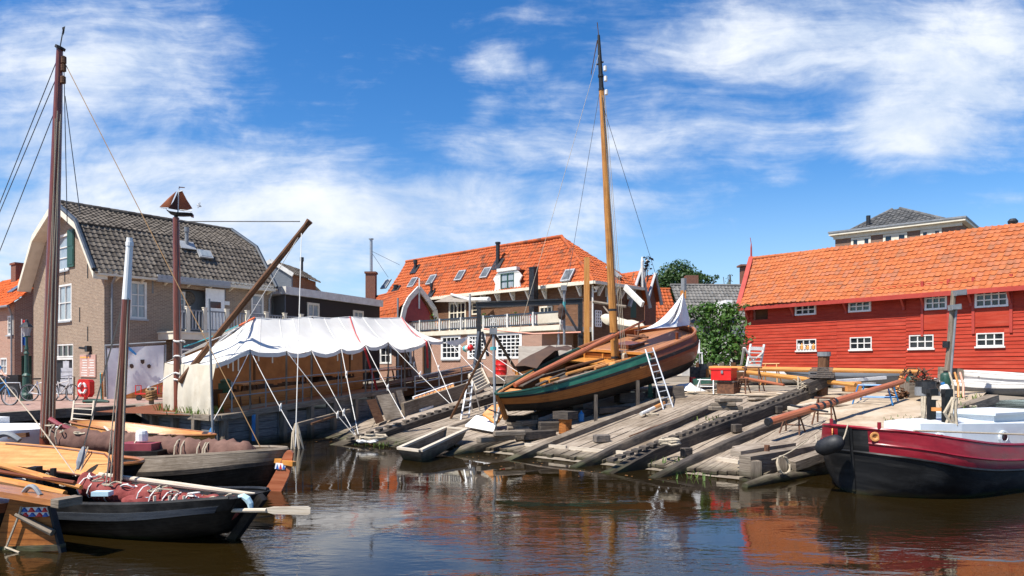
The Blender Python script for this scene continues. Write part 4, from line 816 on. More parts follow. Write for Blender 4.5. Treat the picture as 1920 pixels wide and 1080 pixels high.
mb = MB(); mb.beam(at(1172, 538, 45.5), at(1205, 571, 43.8), .16, .34); tag(mb.build('eaves_board', 'offwhite'), 'sloping white eaves board sticking out beyond the timber side wall', 'board')
# weathercock on its rod
p0, p1 = at(1214, 535, 51), at(1213, 481, 51); t = thing('weathercock', 'black weathercock on a rod above the narrow gabled houses', 'weathercock', p0)
mb = MB(); mb.tube([p0, p1], .035, 6); mb.build('rod', 'blackmetal', t); mb = MB(); rr = random.Random(6)
leafcloud(mb, [(p1-V((0,0,.5)), (.42,.2,.7))], 260, .26, rr, shell=.1); mb.build('ornament', 'blackmetal', t, merge=False)
for k, (x, y0, y1, D, lab) in enumerate(((1205, 527, 510, 50, 'thin pale stove pipe between the two narrow gables'), (1209, 527, 505, 51.5, 'white stove pipe behind the second narrow gable'))):
    mb = MB(); a, b = at(x, y0+10, D), at(x, y1, D); mb.tube([a, b], .1, 8); mb.lathe([(.16,0),(.16,.12)], b, 8); tag(mb.build('stove_pipe', 'lead'), lab, 'pipe')
# orange and grey roofed cottages, chimneys and trees behind the slip
def cottage(name, label, x0, x1, yr0, yr1, ye, D, roofm, wallm, lean=3.2):
    A = at(x0, ye, D); B = at(x1, ye, D+.4); F = Frame(A[:2], (B-A)[:2]); L = F.px(x1, ye)[0]; z = A.z; zr = CH-((yr0+yr1)/2-HY)/FX*(D+lean); t = thing(name, label, 'house', F.pt(L/2, 1.6))
    mb = MB(); tiles(mb, F.pt(0, z, .3), F.pt(L, z, .3), F.pt(L, zr, -lean), F.pt(0, zr, -lean), .29, .36, .035, .045); ridgecap(mb, F.pt(0, zr, -lean), F.pt(L, zr, -lean), .12); mb.build('roof', roofm, t)
    mb = MB(); fbox(mb, F, 0, L, 1, z, -6, 0); mb.build('wall', wallm, t)
    return t, F, zr, lean
t, F, zr, ln = cottage('cottage', 'small orange tiled cottage behind the white bow cloth', 1221, 1283, 543, 540, 640, 56, 'tilered', 'brickdark')
for x, yt in ((1296, 508),): mb = MB(); p = F.pt(F.px(x, 540, -ln)[0], zr, -ln); mb.box(p+V((0,0,.3)), (1.0,.8,1.7)); mb.build('chimney', 'brickdark', t)
mb = MB(); p = at(1281, 560, 54); mb.beam(p, at(1281, 545, 54), .35, .35); mb.build('corner_post', 'orangewood', t); mb = MB(); mb.tube([at(1282, 548, 54), at(1282, 522, 54)], .2, 8); mb.build('vent_pipe', 'zinc', t)
t, F, zr, ln = cottage('cottage', 'grey tiled cottage behind the leafy bush, left of the red barn', 1279, 1420, 538, 531, 606, 55, 'tilefar', 'offwhite')
mb = MB(); p = F.pt(F.px(1400, 530, -ln)[0], zr, -ln); mb.box(p+V((0,0,.5)), (.9,.8,2)); mb.box(p+V((0,0,1.6)), (1.3,1.1,.14)); mb.build('chimney', 'brickdark', t)
w = F.rect(1362, 562, 1374, 590, 1.2); mb = MB(); fbox(mb, F, w[0], w[1], w[2], w[3], -1.5, 1.1); d = mb.build('dormer_window', 'white', t)
def tree(name, label, base, h, blobs, leaf, n, size, seed, trunk=.2):
    rr = random.Random(seed); blobs = list(blobs)+[(V(c)+V((rr.gauss(0, r[0]*.75), rr.gauss(0, r[1]*.5), rr.gauss(0, r[2]*.75))), (r[0]*.32, r[1]*.32, r[2]*.32)) for c, r in blobs for _ in range(3)]; t = thing(name, label, 'tree', base); mb = MB(); b = V(base); top = b+V((0,0,h*.8)); mb.tube([b, b+V((.1,0,h*.35)), top], [trunk, trunk*.75, trunk*.25], 8)
    for (c, r) in blobs: mb.tube([b+V((0,0,h*.3+rr.random()*h*.2)), (b+V(c))/2+V((0,0,h*.22)), V(c)], [trunk*.5, trunk*.3, .03], 6)
    mb.build('trunk', 'bark', t); mb = MB(); leafcloud(mb, blobs, n*.40, size*.9, rr, shell=.35); leafcloud(mb, blobs, n*.55, size*.55, rr, shell=.5); mb.build('crown', leaf, t, merge=False)
rr = random.Random(9); B0 = at(1280, 560, 72); B0.z = 1.6
bl = [(at(1268, 522, 72), (2.0,1.8,1.9)), (at(1245, 527, 71.5), (1.3,1.3,1.2)), (at(1275, 508, 72), (1.3,1.3,1.1)), (at(1295, 525, 71), (1.4,1.4,1.2)), (at(1318, 527, 72), (1.0,1.0,.75)), (at(1330, 524, 72), (.5,.6,.5)), (at(1255, 540, 72), (2,1.6,1.4))]
tree('leafy_tree', 'round green tree rising behind the cottage roofs', B0, 9.5, bl, 'leafdark', 520, .30, 12, .3)
p = at(1368, 530, 70); tree('bare_treetop', 'sparse little treetop poking above the grey cottage roof', (p.x, p.y, 1.6), 9, [(at(1367, 524, 70), (.4,.4,.5)), (at(1370, 516, 70), (.25,.3,.2))], 'leafdark', 160, .22, 13, .08)
B0 = at(1340, 690, 36); B0.z = 1.72
bl = [(at(1345, 600, 36.2), (.95,.8,.9)), (at(1320, 622, 35.6), (.75,.7,.8)), (at(1375, 612, 36), (.75,.7,.9)), (at(1350, 640, 35.2), (.8,.6,.6)), (at(1308, 588, 36.5), (.4,.4,.35)), (at(1384, 635, 35.3), (.5,.5,.6)), (at(1330, 578, 36.5), (.6,.5,.35)), (at(1368, 580, 36.5), (.6,.5,.35)), (at(1325, 655, 35), (.6,.5,.5)), (at(1375, 660, 34.6), (.5,.5,.4)), (at(1305, 640, 35.4), (.5,.5,.7)), (at(1345, 676, 34.4), (.7,.5,.4)), (at(1312, 675, 34.8), (.5,.5,.35)), (at(1390, 675, 35), (.3,.4,.4))]
tree('leafy_bush', 'big bright green bush between the slip boat and the red barn', B0, 3.0, bl, 'leafbright', 620, .24, 14, .09)
# ---------------------------------------------------------------- red barn
H7 = thing('red_barn', 'long red clapboard barn with orange pantile roof and white windows', 'barn', (15, 40, 1.7))
Bn = Frame((13.47, 41.6), (.604, -.797)); BL = 19.
def barn():
    zE = 6.02; zR = 9.05; d = 2.6; gz = 1.2
    up = [Bn.rect(1492, 563, 1531, 591), Bn.rect(1592, 556, 1634, 585), Bn.rect(1735, 546, 1777, 581), Bn.rect(1829, 538, 1892, 576)]
    lo = [Bn.rect(1494, 636, 1531, 657), Bn.rect(1594, 632, 1635, 655), Bn.rect(1705, 628, 1751, 653), Bn.rect(1831, 624, 1883, 649)]
    vent = Bn.rect(1411, 571, 1440, 600)
    p1 = Bn.rect(1733, 582, 1776, 618); p2 = Bn.rect(1829, 577, 1893, 612)
    holes = up+lo+[vent, p1, p2]
    mb = MB(); wallmesh(mb, Bn, (0, BL), [(0, zE+.3), (BL, zE+.3)], gz, holes, .1); mb.build('wall', 'redsiding', H7)
    mb = MB(); clap(mb, Bn, 0, BL, gz, zE+.1, holes, .168, .03, joints=[Bn.px(1594, 640)[0]-.7, Bn.px(1699, 640)[0], Bn.px(1785, 640)[0]]); mb.build('clapboards', 'redsiding', H7)
    for w in up: window(H7, Bn, w, 4 if w is up[3] else 3, 3, 'white', 'glass', .085, .05, -.01, casing=0., depth=.09)
    for w in lo: window(H7, Bn, w, 3, 2, 'offwhite', 'glass', .05, .05, .03, 'offwhite', casing=0.)
    # bottles and jars on the first sill
    rr = random.Random(2); w = lo[0]
    for i in range(6):
        u = lerp(w[0]+.15, w[1]-.15, i/5); mb = MB(); h = rr.uniform(.22, .34); mb.lathe([(.07,0),(.07,h*.6),(.03,h*.75),(.03,h)], Bn.pt(u, w[2]+.06, .03-.0), 8); tag(mb.build('glass_jar', ('offwhite', 'signorange')[i % 2]), ['white jar at the left end of the barn window sill', 'orange jar second on the barn window sill', 'white jar left of the middle bar of the barn window', 'orange jar right of the middle bar of the barn window', 'white jar second from the end on the barn sill', 'orange jar at the right end of the barn window sill'][i], 'jar', 'jars on the barn window sill')
    for p in (p1, p2):
        mb = MB(); fbox(mb, Bn, p[0], p[1], p[2], p[3], -.0, .05)
        mb.build('board_panel', 'redsiding', H7)
        for u in (p[0]-.07, p[1]+.07): s = MB(); fbox(s, Bn, u-.06, u+.06, p[2]-.3, p[3]+1.4, .01, .08); s.build('guide_post', 'redtrim', H7)
    # hatch with a raised pale flap
    mb = MB(); fbox(mb, Bn, vent[0], vent[1], vent[2], vent[3]-.1, -.3, -.28); mb.build('hatch_opening', 'brownwood', H7)
    mb = MB(); a, b = Bn.pt(vent[0]-.06, vent[3]+.05, .06), Bn.pt(vent[1]+.06, vent[3]+.05, .06); q = Bn.n*.42-V((0,0,.36)); mb.prism([a, b, b+q, a+q], V((0,0,.05))); mb.build('hatch_flap', 'whitehull', H7)
    A = Bn.pt(-.12, zE-.2, .5); B = Bn.pt(BL, zE-.2, .5); Cc = Bn.pt(BL, zR-.48, -d); Dd = Bn.pt(-1.38, zR, -d)
    mb = MB(); tiles(mb, A, B, Cc, Dd, .262, .30, .032, .036, sub=7, sag=.16); mb.face([Dd, Cc, Bn.pt(BL, zE, -2*d-.5), Bn.pt(-2.4, zE, -2*d-.5)]); ridgecap(mb, Dd, Cc, .12, .4); mb.build('roof', 'tileorange', H7)
    mb = MB(); mb.beam(Dd+V((0,0,.1)), A+V((0,0,.08)), .26, .12); mb.build('verge_board', 'redtrim', H7)
    mb = MB(); mb.beam(A-V((0,0,.10)), B-V((0,0,.10)), .12, .20); fbox(mb, Bn, 0, BL, zE-.25, zE-.18, .03, .5); mb.build('gutter', 'redtrim', H7)
    for x in (1404, 1489, 1588, 1696, 1733, 1822, 1895):
        u = Bn.px(x, 560)[0]; b = MB(); b.beam(Bn.pt(u, zE-.9, .08), Bn.pt(u, zE-.25, .08), .1, .09, up=Bn.n); b.beam(Bn.pt(u, zE-.75, .08), Bn.pt(u, zE-.28, .42), .09, .1); b.build('eaves_bracket', 'redtrim', H7)
    mb = MB(); mb.tube([Dd, Dd+V((0,0,.7)), Dd+V((0,0,.95))], [.06,.05,.02], 6); mb.tube([Dd+V((0,0,.95)), Dd+V((-.06,0,1.3))], .02, 5); mb.build('finial', 'redtrim', H7)
    p = Bn.pt(Bn.px(1896, 430, -d)[0], zR-.4, -d-.2); mb = MB(); mb.tube([p, p+V((0,0,.5))], .12, 8); mb.lathe([(.2,.4),(.22,.5),(.12,.62)], p, 10); mb.build('roof_vent', 'blackmetal', H7)
    e = MB(); fbox(e, Frame(Bn.pt(0, 0)[:2], (-.5, .8)), 0, 5, gz, zE, -.1, 0)
    w = MB(); w.face([Bn.pt(0, gz, 0), Bn.pt(0, zE, 0), Bn.pt(-1.5, zR, -d), Bn.pt(-2.3, zE, -2*d), Bn.pt(-2.3, gz, -2*d)]); w.build('gable_wall', 'redsiding', H7)
barn()
# small lean-to with a red roof edge and a tarpaulin against the barn
t = thing('lean_to', 'low lean-to with a red roof edge and brown tarpaulin against the barn corner', 'shed', at(1382, 700, 38)); mb = MB(); a, b = at(1370, 655, 38), at(1398, 640, 39.5); mb.beam(a, b, .9, .12); mb.build('roof', 'redtrim', t)
mb = MB(); rr = random.Random(3); mb.grid([[at(lerp(1366+4*k, 1400, j/6), lerp(652+13*k, 642+14*k, j/6)+rr.uniform(-2, 2), 38-.25*k+rr.uniform(-.2,.2)) for j in range(7)] for k in range(5)]); mb.build('tarpaulin', 'browntarp', t, smooth=True)
mb = MB(); mb.beam(at(1385, 648, 38.3), at(1385, 720, 38.3), .1, .1); mb.build('post', 'redtrim', t)
# ---------------------------------------------------------------- tall brick house behind the barn
H8 = thing('brick_town_house', 'brick house with white cornice and slate hip roof behind the barn', 'house', (27, 53, 1.6))
def back_house():
    A = at(1566, 441, 55); zc = A.z; D2 = 55*(HY-441)/(HY-414); B = at(1801, 414, D2); F = Frame(A[:2], (B-A)[:2]); L = (B-A).to_2d().length
    ws = [F.rect(1596, 451, 1633, 472), F.rect(1656, 443, 1701, 468), F.rect(1726, 435, 1766, 458)]
    z1 = ws[1][3]; 
    for w in ws: w[3] = zc-.36; w[2] = zc-1.9
    mb = MB(); wallmesh(mb, F, (0, L), [(0, zc), (L, zc)], 1, ws); sd = Frame(F.pt(0, 0)[:2], (-F.d.y, F.d.x)); fbox(mb, F, L-.02, L, 1, zc, -8, -.01); fbox(mb, F, 0, .02, 1, zc, -8, -.01); mb.build('wall', 'brickfar', H8)
    for w in ws: window(H8, F, w, 2, 1, 'cream', 'glass', .16, .5, .02)
    mb = MB(); fbox(mb, F, -.1, L+.1, zc-.34, zc-.06, -.05, .12); fbox(mb, F, -.35, L+.35, zc-.06, zc+.12, -8.3, .4); mb.build('cornice', 'cream', H8)
    mb = MB(); fbox(mb, F, -.4, L+.4, zc+.12, zc+.24, -8.35, .46); mb.build('roof_edge', 'zinc', H8)
    zp = CH-(398-HY)/FX*57; e0 = F.px(1592, 436, -.6)[0]; e1 = F.px(1775, 412, -.6)[0]; p0 = F.pt(F.px(1672, 399, -4)[0], zp, -4); p1 = F.pt(F.px(1688, 399, -4)[0], zp, -4)
    mb = MB(); A2, B2 = F.pt(e0, zc+.3, -.6), F.pt(e1, zc+.3, -.6); tiles(mb, A2, B2, p1, p0, .3, .36, .03, .06, sag=.1); A3, B3 = F.pt(e0, zc+.3, -7.4), F.pt(e1, zc+.3, -7.4)
    tiles(mb, A3, A2, p0, p0, .3, .36, .03, .05); mb.face([B2, B3, p1]); mb.face([B3, A3, p0, p1]); ridgecap(mb, A2, p0, .12); ridgecap(mb, B2, p1, .12); mb.build('roof', 'tileslate', H8)
    mb = MB(); p = F.pt(e0+1.2, zc+.3, -1.2); mb.tube([p, p+V((0,0,1.1))], .16, 8); mb.build('roof_pipe', 'blackmetal', H8)
    mb = MB(); mb.tube([F.pt(L-.3, zc-.7, .1), F.pt(L-.3, 4, .1)], .08); mb.build('drainpipe', 'cream', H8)
back_house()
# ---------------------------------------------------------------- quay and jetty
J0, J1, J2 = V((-11.35, 22.9, .95)), V((-8.55, 20.8, .95)), V((-4.6, 30.3, 1.5))
JP = [J0, J1, V((-6.6, 25.5, 1.22)), J2]
t = thing('jetty_wall', 'grey plank jetty wall with upright posts below the white tent', 'jetty wall', (-8.5, 22, 0))
def jetty():
    pl = MB(); cap = MB(); rr = random.Random(8)
    for a, b in zip(JP, JP[1:]):
        d = (b-a); L = d.length; h = V((d.x, d.y, 0)).normalized(); n = V((h.y, -h.x, 0))
        for i in range(8):
            z = -.5+i*.24; A, B = V((a.x, a.y, 0))+n*.02, V((b.x, b.y, 0))+n*.02
            if z+.2 > b.z: continue
            k = max(1, int(L/2.2))
            for q in range(k):
                p0, p1 = A.lerp(B, q/k+.002), A.lerp(B, (q+1)/k-.002); o = rr.uniform(-.015, .015); za = z+.12; top = lerp(a.z, b.z, (q+.5)/k)
                if za+.1 > top-.02: continue
                pl.beam(p0+n*o+V((0,0,za)), p1+n*o+V((0,0,za+.0)), .06, .225, up=(0,0,1))
        cap.beam(a+n*.03-V((0,0,.02)), b+n*.03-V((0,0,.02)), .38, .15)
    cap.tube([J1+V((0,0,-.1)), J1+V((0,0,.055))], .2, 8)
    pl.build('planks', 'jettywood', t); cap.build('cap_beam', 'greywood', t)
    for a, b, us in ((JP[0], JP[1], (.06,.42,.76)), (JP[1], JP[2], (.03,.27,.53,.8)), (JP[2], JP[3], (.05,.3,.55,.8))):
        d = (b-a); h = V((d.x, d.y, 0)).normalized(); n = V((h.y, -h.x, 0))
        for u in us: p = a.lerp(b, u)+n*.14; po = MB(); po.beam(V((p.x, p.y, -.6)), V((p.x, p.y, p.z-.1)), .2, .16, up=h); po.build('post', 'greywood', t)
jetty()
mb = MB(); p = onz(484, 835, 0); mb.beam(p+V((-.05,-.1,-.3)), p+V((-.1,0,1.0)), .16, .2); o = tag(mb.build('mooring_post', 'greywood'), 'leaning grey mooring post with blue markings beside the jetty wall', 'post')
mb = MB(); q = p+V((-.08,-.13,.55)); mb.box(q, (.09,.12,.8)); mb.build('blue_cover', 'bluepaint', o)
mb = MB(); p = onz(592, 800, .55); a, b = onz(556, 797, .6), at(655, 770, 25.5); mb.beam(a, b, .1, .12); tag(mb.build('timber', 'greywood'), 'loose grey timber hung level along the jetty wall', 'timber')
mb = MB(); mb.beam(onz(584, 795, .62), at(656, 771, 26.), .06, .06); tag(mb.build('boathook', 'brownwood'), 'thin brown pole lying over the loose grey timber on the jetty wall', 'pole')
t = thing('quay_wall', 'low timber faced quay wall along the brick paving', 'quay wall', (-15.3, 22, 0))
mb = MB(); Q = [V((-60, 8.0, 1.0)), V((-17.2, 13, 1.0)), V((-15.5, 21.5, 1.0)), V((-14.9, 23.8, 1.0)), V((-13.5, 26.2, 1.0)), V((-11.35, 22.9, .97))]
cp = MB()
for a, b in zip(Q, Q[1:]):
    h = (b-a).normalized(); n = V((h.y, -h.x, 0)); mb.prism([V((a.x, a.y, -1))+n*.02, V((b.x, b.y, -1))+n*.02, V((b.x, b.y, .72))+n*.02, V((a.x, a.y, .72))+n*.02], -n*.15); cp.beam(a+n*.06-V((0,0,.12)), b+n*.06-V((0,0,.12)), .3, .30)
mb.build('wall_face', 'blackwood', t); cp.build('cap_beam', 'greywood', t)
mb = MB()     # deck boards of the jetty
fr = [J0, J1, V((-6.6, 25.5, 1.22)), J2]; bk = [V((-12.4, 24.6, .96)), V((-13.2, 22.8, .96)), V((-11.3, 27.3, 1.24)), V((-9.0, 32, 1.52))]
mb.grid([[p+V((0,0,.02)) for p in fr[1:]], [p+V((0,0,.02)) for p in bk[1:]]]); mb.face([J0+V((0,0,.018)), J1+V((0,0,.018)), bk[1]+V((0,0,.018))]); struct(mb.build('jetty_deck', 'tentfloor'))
# weeds on the jetty corner
def weeds(pts, n, h, mat_='grassgreen', seed=1, name='grass', spread=.25):
    rr = random.Random(seed); mb = MB()
    for p in pts:
        for _ in range(n):
            a = rr.random()*6.28; q = V(p)+V((rr.gauss(0, spread), rr.gauss(0, spread*.6), 0)); d = V((math.cos(a), math.sin(a), 0)); hh = h*rr.uniform(.4, 1.2); w = .014+hh*.05
            s = V((-d.y, d.x, 0))*w; e = q+d*hh*.45+V((0,0,hh)); mb.face([q-s, q+s, e+s*.3, e-s*.3])
    o = mb.build(name, mat_, merge=False); o['kind'] = 'stuff'; return o
weeds([onz(x, y, .98) for x, y in ((315,772),(325,770),(332,768),(372,775),(388,778),(396,776),(345,776),(352,772),(402,774),(440,768))], 34, .22, seed=2)
weeds([onslip(x, y, .0) for x, y in ((1322,788),(1690,792),(1700,788),(1300,897),(1450,862),(1456,858),(716,838),(722,836),(690,838),(1262,868),(560,790),(1815,772),(1800,765),(1790,768),(1808,752),(1830,747))], 18, .14, seed=3)
# ---------------------------------------------------------------- white tent over the jetty
TD = V((J2.x-J1.x, J2.y-J1.y, 0)).normalized(); TN = V((TD.y, -TD.x, 0))
TF = Frame((J1-TN*.25)[:2], TD[:2]); 
TENT = thing('tent', 'long white canvas tent with scalloped edge standing on the jetty', 'tent', (-9, 25, 1.0))
DZ = lambda u: lerp(.97, 1.52, min(1.2, max(0, u/10.3)))
def tent():
    P = lambda x, y, o: TF.pt(*TF.px(x, y, o), o)
    E = [(469,656),(503,662,1),(537,658),(560,664,1),(584,657),(612,664,1),(640,654),(662,658,1),(685.5,648),(706,651,1),(728,641),(743,653,1),(759,655),(780,650,1),(802,638),(817,641,1),(831,639)]
    ev = [P(e[0], e[1], 0.0) for e in E]
    A = P(405, 682, .0); lf = Frame(J1[:2], (J0-J1)[:2]); B = lf.pt(*lf.px(309, 680, -.3), -.3)
    rd = [P(477, 596, -2.2), P(530, 599, -2.2), P(585, 594, -2.2), P(620, 597, -2.2), P(656, 594, -2.2), P(700, 597, -2.2), P(753, 596, -2.2)]
    du = lambda p: (p-TF.o).dot(TF.d)
    def ridge(u):
        if u <= du(rd[0]): return rd[0]
        for a, b in zip(rd, rd[1:]):
            if u <= du(b): return a.lerp(b, (u-du(a))/(du(b)-du(a)))
        return rd[-1]
    fine = [B, B.lerp(A, .33)-V((0,0,.06)), B.lerp(A, .66)-V((0,0,.06)), A, A.lerp(ev[0], .35)-V((0,0,.03)), A.lerp(ev[0], .7)+V((0,0,.02))]
    for a, b in zip(ev, ev[1:]): fine += [a, a.lerp(b, .5)-V((0,0,.035))]
    fine.append(ev[-1])
    cols = []; lip = []
    for e in fine:
        u = du(e); u0, u1 = du(ev[0]), du(ev[-1]); rp = ridge(lerp(du(rd[0]), du(rd[-1]), max(0, min(1, (u-u0)/(u1-u0)))))
        c = []
        for j in range(9):
            f = j/8; p = rp.lerp(e, f)-V((0,0,.32*math.sin(math.pi*f)*(1-.3*f)))*.8; p += V((0,0,.05*mn.noise(V((u*1.1, f*4, 2)))+.025*mn.noise(V((u*3.1, f*9, 5)))+.02*f*f*math.sin(u*9))); c.append(p)
        cols.append(c); lip.append([e, e+TN*.015-V((0,0,.13))])
    mb = MB(); mb.grid([list(r) for r in zip(*cols)]); mb.grid([list(r) for r in zip(*lip)])
    for c in cols[4::3]: mb.tube([p+V((0,0,.004)) for p in c], .011, 4, 1)
    for p0_, p1_ in zip(rd, rd[1:]): mb.tube([p0_+V((0,0,.0)), p1_], .02, 4, 1)
    bkc = []; n = 8
    for i in range(n+1):
        rp = ridge(lerp(du(rd[0]), du(rd[-1]), i/n)); e = rp-TN*2.2-V((0,0,.95)); bkc.append([rp.lerp(e, f)-V((0,0,.2*math.sin(math.pi*f))) for f in (0,.25,.5,.75,1)])
    mb.grid([list(r) for r in zip(*bkc)]); mb.face([bkc[0][0], bkc[0][-1], B])
    mb.build('roof', ['canvas', 'offwhite'], TENT, smooth=True, ang=60)
    s = MB(); rows = []; ln = (A-B).normalized(); lo_ = V((ln.y, -ln.x, 0))
    for k in range(8):
        f = k/7; rows.append([B.lerp(A, i/29).lerp(V((lerp(J0.x+.25, J1.x-.25, i/29), lerp(J0.y+.2, J1.y+.2, i/29), .98)), f)+lo_*((.045*math.sin(i*1.35+.3*k*f)+.05*math.sin(i*.6+1))*f+.05*math.sin(math.pi*f))-V((0,0,.05*abs(math.sin(i*.33))*(1-f))) for i in range(30)])
    s.grid(rows); s.build('side_wall', 'creamcanvas', TENT, smooth=True, ang=80)
    s = MB(); rows = []
    for k in range(4):
        f = k/3; rows.append([bkc[i][-1].lerp(V((bkc[i][-1].x, bkc[i][-1].y, DZ(du(bkc[i][-1])))), f)+TN*(.06*math.sin(i*2+k)) for i in range(n+1)])
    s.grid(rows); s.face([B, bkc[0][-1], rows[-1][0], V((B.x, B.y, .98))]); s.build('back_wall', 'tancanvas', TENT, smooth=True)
    # poles
    for i in (0, 2, 4, 6, 8, 10, 12, 14):
        p = ev[i]; mb = MB(); mb.tube([V((p.x, p.y, DZ(du(p)))), p], .032, 7); mb.build('pole', 'greywood', TENT)
    for i in (0, 2, 4, 6): p = rd[i]; mb = MB(); mb.tube([V((p.x, p.y, DZ(du(p)))), p], .045, 7); mb.build('ridge_pole', 'brownwood', TENT)
    def guy(a, b, r=.0125, m='whiterope', knot=None):
        mb = MB(); mb.tube(sagline(a, b, .06, 8), r, 5)
        if knot:
            q = V(a).lerp(V(b), knot); mb.tube([q-V((0,0,.14)), q, q+V((.03,0,.1))], [.03,.045,.02], 6)
        mb.build('guy_rope', m, TENT)
    W = lambda x, y: onz(x, y, .02)
    guy(ev[0], at(400, 788, 20.5)); guy(ev[0], at(554, 815, 21.2), knot=.68); guy(ev[2], W(670, 822), knot=.72); guy(ev[4], W(672, 825), knot=.7); guy(ev[6], W(675, 829), knot=.3); guy(ev[8], onslip(766, 798, .1), knot=.55)
    guy(ev[10], onslip(854, 766, .1), knot=.5); guy(ev[12], onslip(792, 708, .7), knot=.5); guy(ev[14], onslip(852, 763, .1), knot=.45)
    guy(rd[0], at(392, 640, 21.), .014); guy(at(440, 618, 24), at(300, 715, 22.3), .02); guy(rd[0]+V((0,0,.01)), at(345, 650, 22.4), .02, 'tealrope')
    mb = MB(); mb.tube([rd[0], rd[0].lerp(at(392, 640, 21.), .38)], .035, 5); mb.build('strap', 'orangecloth', TENT)
    for i, (k, x1, y1) in enumerate(((3, 700, 660), (6, 790, 632))):      # red straps over the roof and hanging down
        a, b = rd[k if k < 6 else 6], None
        mb = MB(); e = P(684 if i == 0 else 800, 655 if i == 0 else 641, .06); c0 = P(656, 595, -2.2) if i == 0 else rd[6]
        pts = [c0.lerp(e, f)-V((0,0,.28*math.sin(math.pi*f)*(1-.3*f)*.8))+V((0,0,.03)) for f in (0,.2,.4,.6,.8,1)]
        mb.tube(pts, .022, 4); f = P(708 if i == 0 else 802, 735 if i == 0 else 690, .05); mb.tube([e, f], .05 if i == 0 else .045, 4); mb.build('strap', 'redcloth', TENT)
    for x in (413, 428, 437, 447, 485, 511, 553, 633, 660, 686, 712):
        y = 662 if x > 450 else 672; a = P(x, y, -.12); mb = MB(); mb.beam(a, a-V((0,0,.26+.16*((x*7) % 5)/5)), .05, .008, up=TD); mb.build('tie_ribbon', 'whiterope', TENT)
    mb = MB(); a, b = P(833, 641, .1), P(877, 631, .0); c = P(852, 648, .15); d = P(866, 651, .1); k = P(872, 641, .08)
    rows = [[a.lerp(b, i/8)-V((0,0,.03*math.sin(i*.39))) for i in range(9)], [a.lerp(b, i/8)-V((0,0,.32*math.sin(math.pi*min(1, i/8*.98))**.8))+TN*.05 for i in range(9)]]
    mb.grid(rows); mb.build('end_flap', 'canvas', TENT, smooth=True)
    guy(a.lerp(b, .3)-V((0,0,.2)), onslip(924, 728, .6)); guy(a.lerp(b, .6)-V((0,0,.28)), onslip(946, 714, .9)); guy(b, onslip(985, 706, .9))
tent()
# things inside the tent
mb = MB(); pts = [at(436, 772, 22.4), at(560, 757, 25.2), at(700, 738, 30.2)]
for a, b in zip(pts, pts[1:]): a = V((a.x, a.y, DZ((a-TF.o).dot(TF.d))+.17))-TN*.55; b = V((b.x, b.y, DZ((b-TF.o).dot(TF.d))+.17))-TN*.55; mb.beam(a+V((0,0,.08)), b+V((0,0,.08)), .07, .52)
tag(mb.build('low_boarding', 'varnish'), 'long low brown boarding standing just inside the tent front', 'boarding')
for k, (u, w, h) in enumerate(((2.6,.9,.5),(4.3,1.2,.55),(6.1,1.3,.5),(7.8,1.1,.6),(9.3,.9,.5))): mb = MB(); p = TF.pt(u, DZ(u)+h/2, -1.95); mb.box(p, (w,.5,h), (TD, TN, V((0,0,1)))); mb.box(p+V((0,0,h/2)), (w*.7,.4,.1), (TD, TN, V((0,0,1)))); tag(mb.build('dark_fill_box', 'browntarp'), ('first', 'second', 'third', 'fourth', 'fifth')[k]+' dark box from the left, added to fill the black under the bench', 'box', 'dark boxes added under the tent bench')  # boxes added to give the black area under the bench
def bench(x0, y0, x1, y1, o, label, m='orangewood', leg='brownwood', w=.7, grp=None, z=None):
    a = TF.pt(TF.px(x0, y0, o)[0], 0, o); b = TF.pt(TF.px(x1, y1, o)[0], 0, o); du = lambda p: (p-TF.o).dot(TF.d); a.z = DZ(du(a))+.72; b.z = DZ(du(b))+.72
    t = thing('work_bench', label, 'bench', (a+b)/2-V((0,0,.72)), grp); mb = MB(); mb.beam(a, b, w, .05, up=TN.cross(TD)); mb.build('bench_top', m, t)
    L = (b-a).length; k = max(2, int(L/1.6))
    for i in range(k+1):
        p = a.lerp(b, .03+.94*i/k); mb = MB()
        for s in (-1, 1): mb.beam(p+TN*s*.25-V((0,0,.7)), p+TN*s*.1-V((0,0,.03)), .05, .05)
        mb.beam(p+TN*.22-V((0,0,.4)), p-TN*.22-V((0,0,.4)), .05, .05); mb.build('trestle_leg', leg, t)
bench(560, 0, 770, 0, -1.9, 'long orange topped work bench deep inside the tent', 'varnish'); bench(440, 0, 478, 0, -1.2, 'short orange topped bench near the left end of the tent', 'varnish')
t = thing('handrail', 'thin steel pipe handrail along the front edge of the jetty', 'railing', (-7, 24, 1.1)); HR = []
for i, u in enumerate((.75, 2.2, 4.0, 6.0, 8.2, 10.4)):
    p = TF.pt(u, DZ(u), .12); mb = MB(); mb.tube([p, p+V((0,0,.95))], .022, 7); mb.build('post', 'zinc', t); HR.append(p)
for h in (.5, .9): mb = MB(); mb.tube([p+V((0,0,h)) for p in HR], .018, 7); mb.build('rail', 'zinc', t)
t = thing('scaffold_rail', 'steel pipe railing on the raised deck in front of the house', 'railing', at(860, 700, 33))
a, b = at(778, 720, 31.5), at(905, 693, 35); 
for k in range(4): p = a.lerp(b, k/3); mb = MB(); mb.tube([p-V((0,0,.9)), p+V((0,0,.35))], .035, 7); mb.build('post', 'steel', t)
for h in (-.35, .02, .32): mb = MB(); mb.tube([a+V((0,0,h)), b+V((0,0,h))], .03, 7); mb.build('rail', 'steel', t)
mb = MB(); a, b = at(700, 742, 30.2), at(905, 703, 35.5); mb.beam(a, b, .12, .55, up=(0,0,1)); mb.beam(a+V((0,0,.32))-V((.5,-.1,0)), b+V((0,0,.32))-V((.5,-.1,0)), 1.2, .06); tag(mb.build('raised_deck', 'brownwood'), 'raised brown timber deck edge behind the tent guy ropes', 'deck')
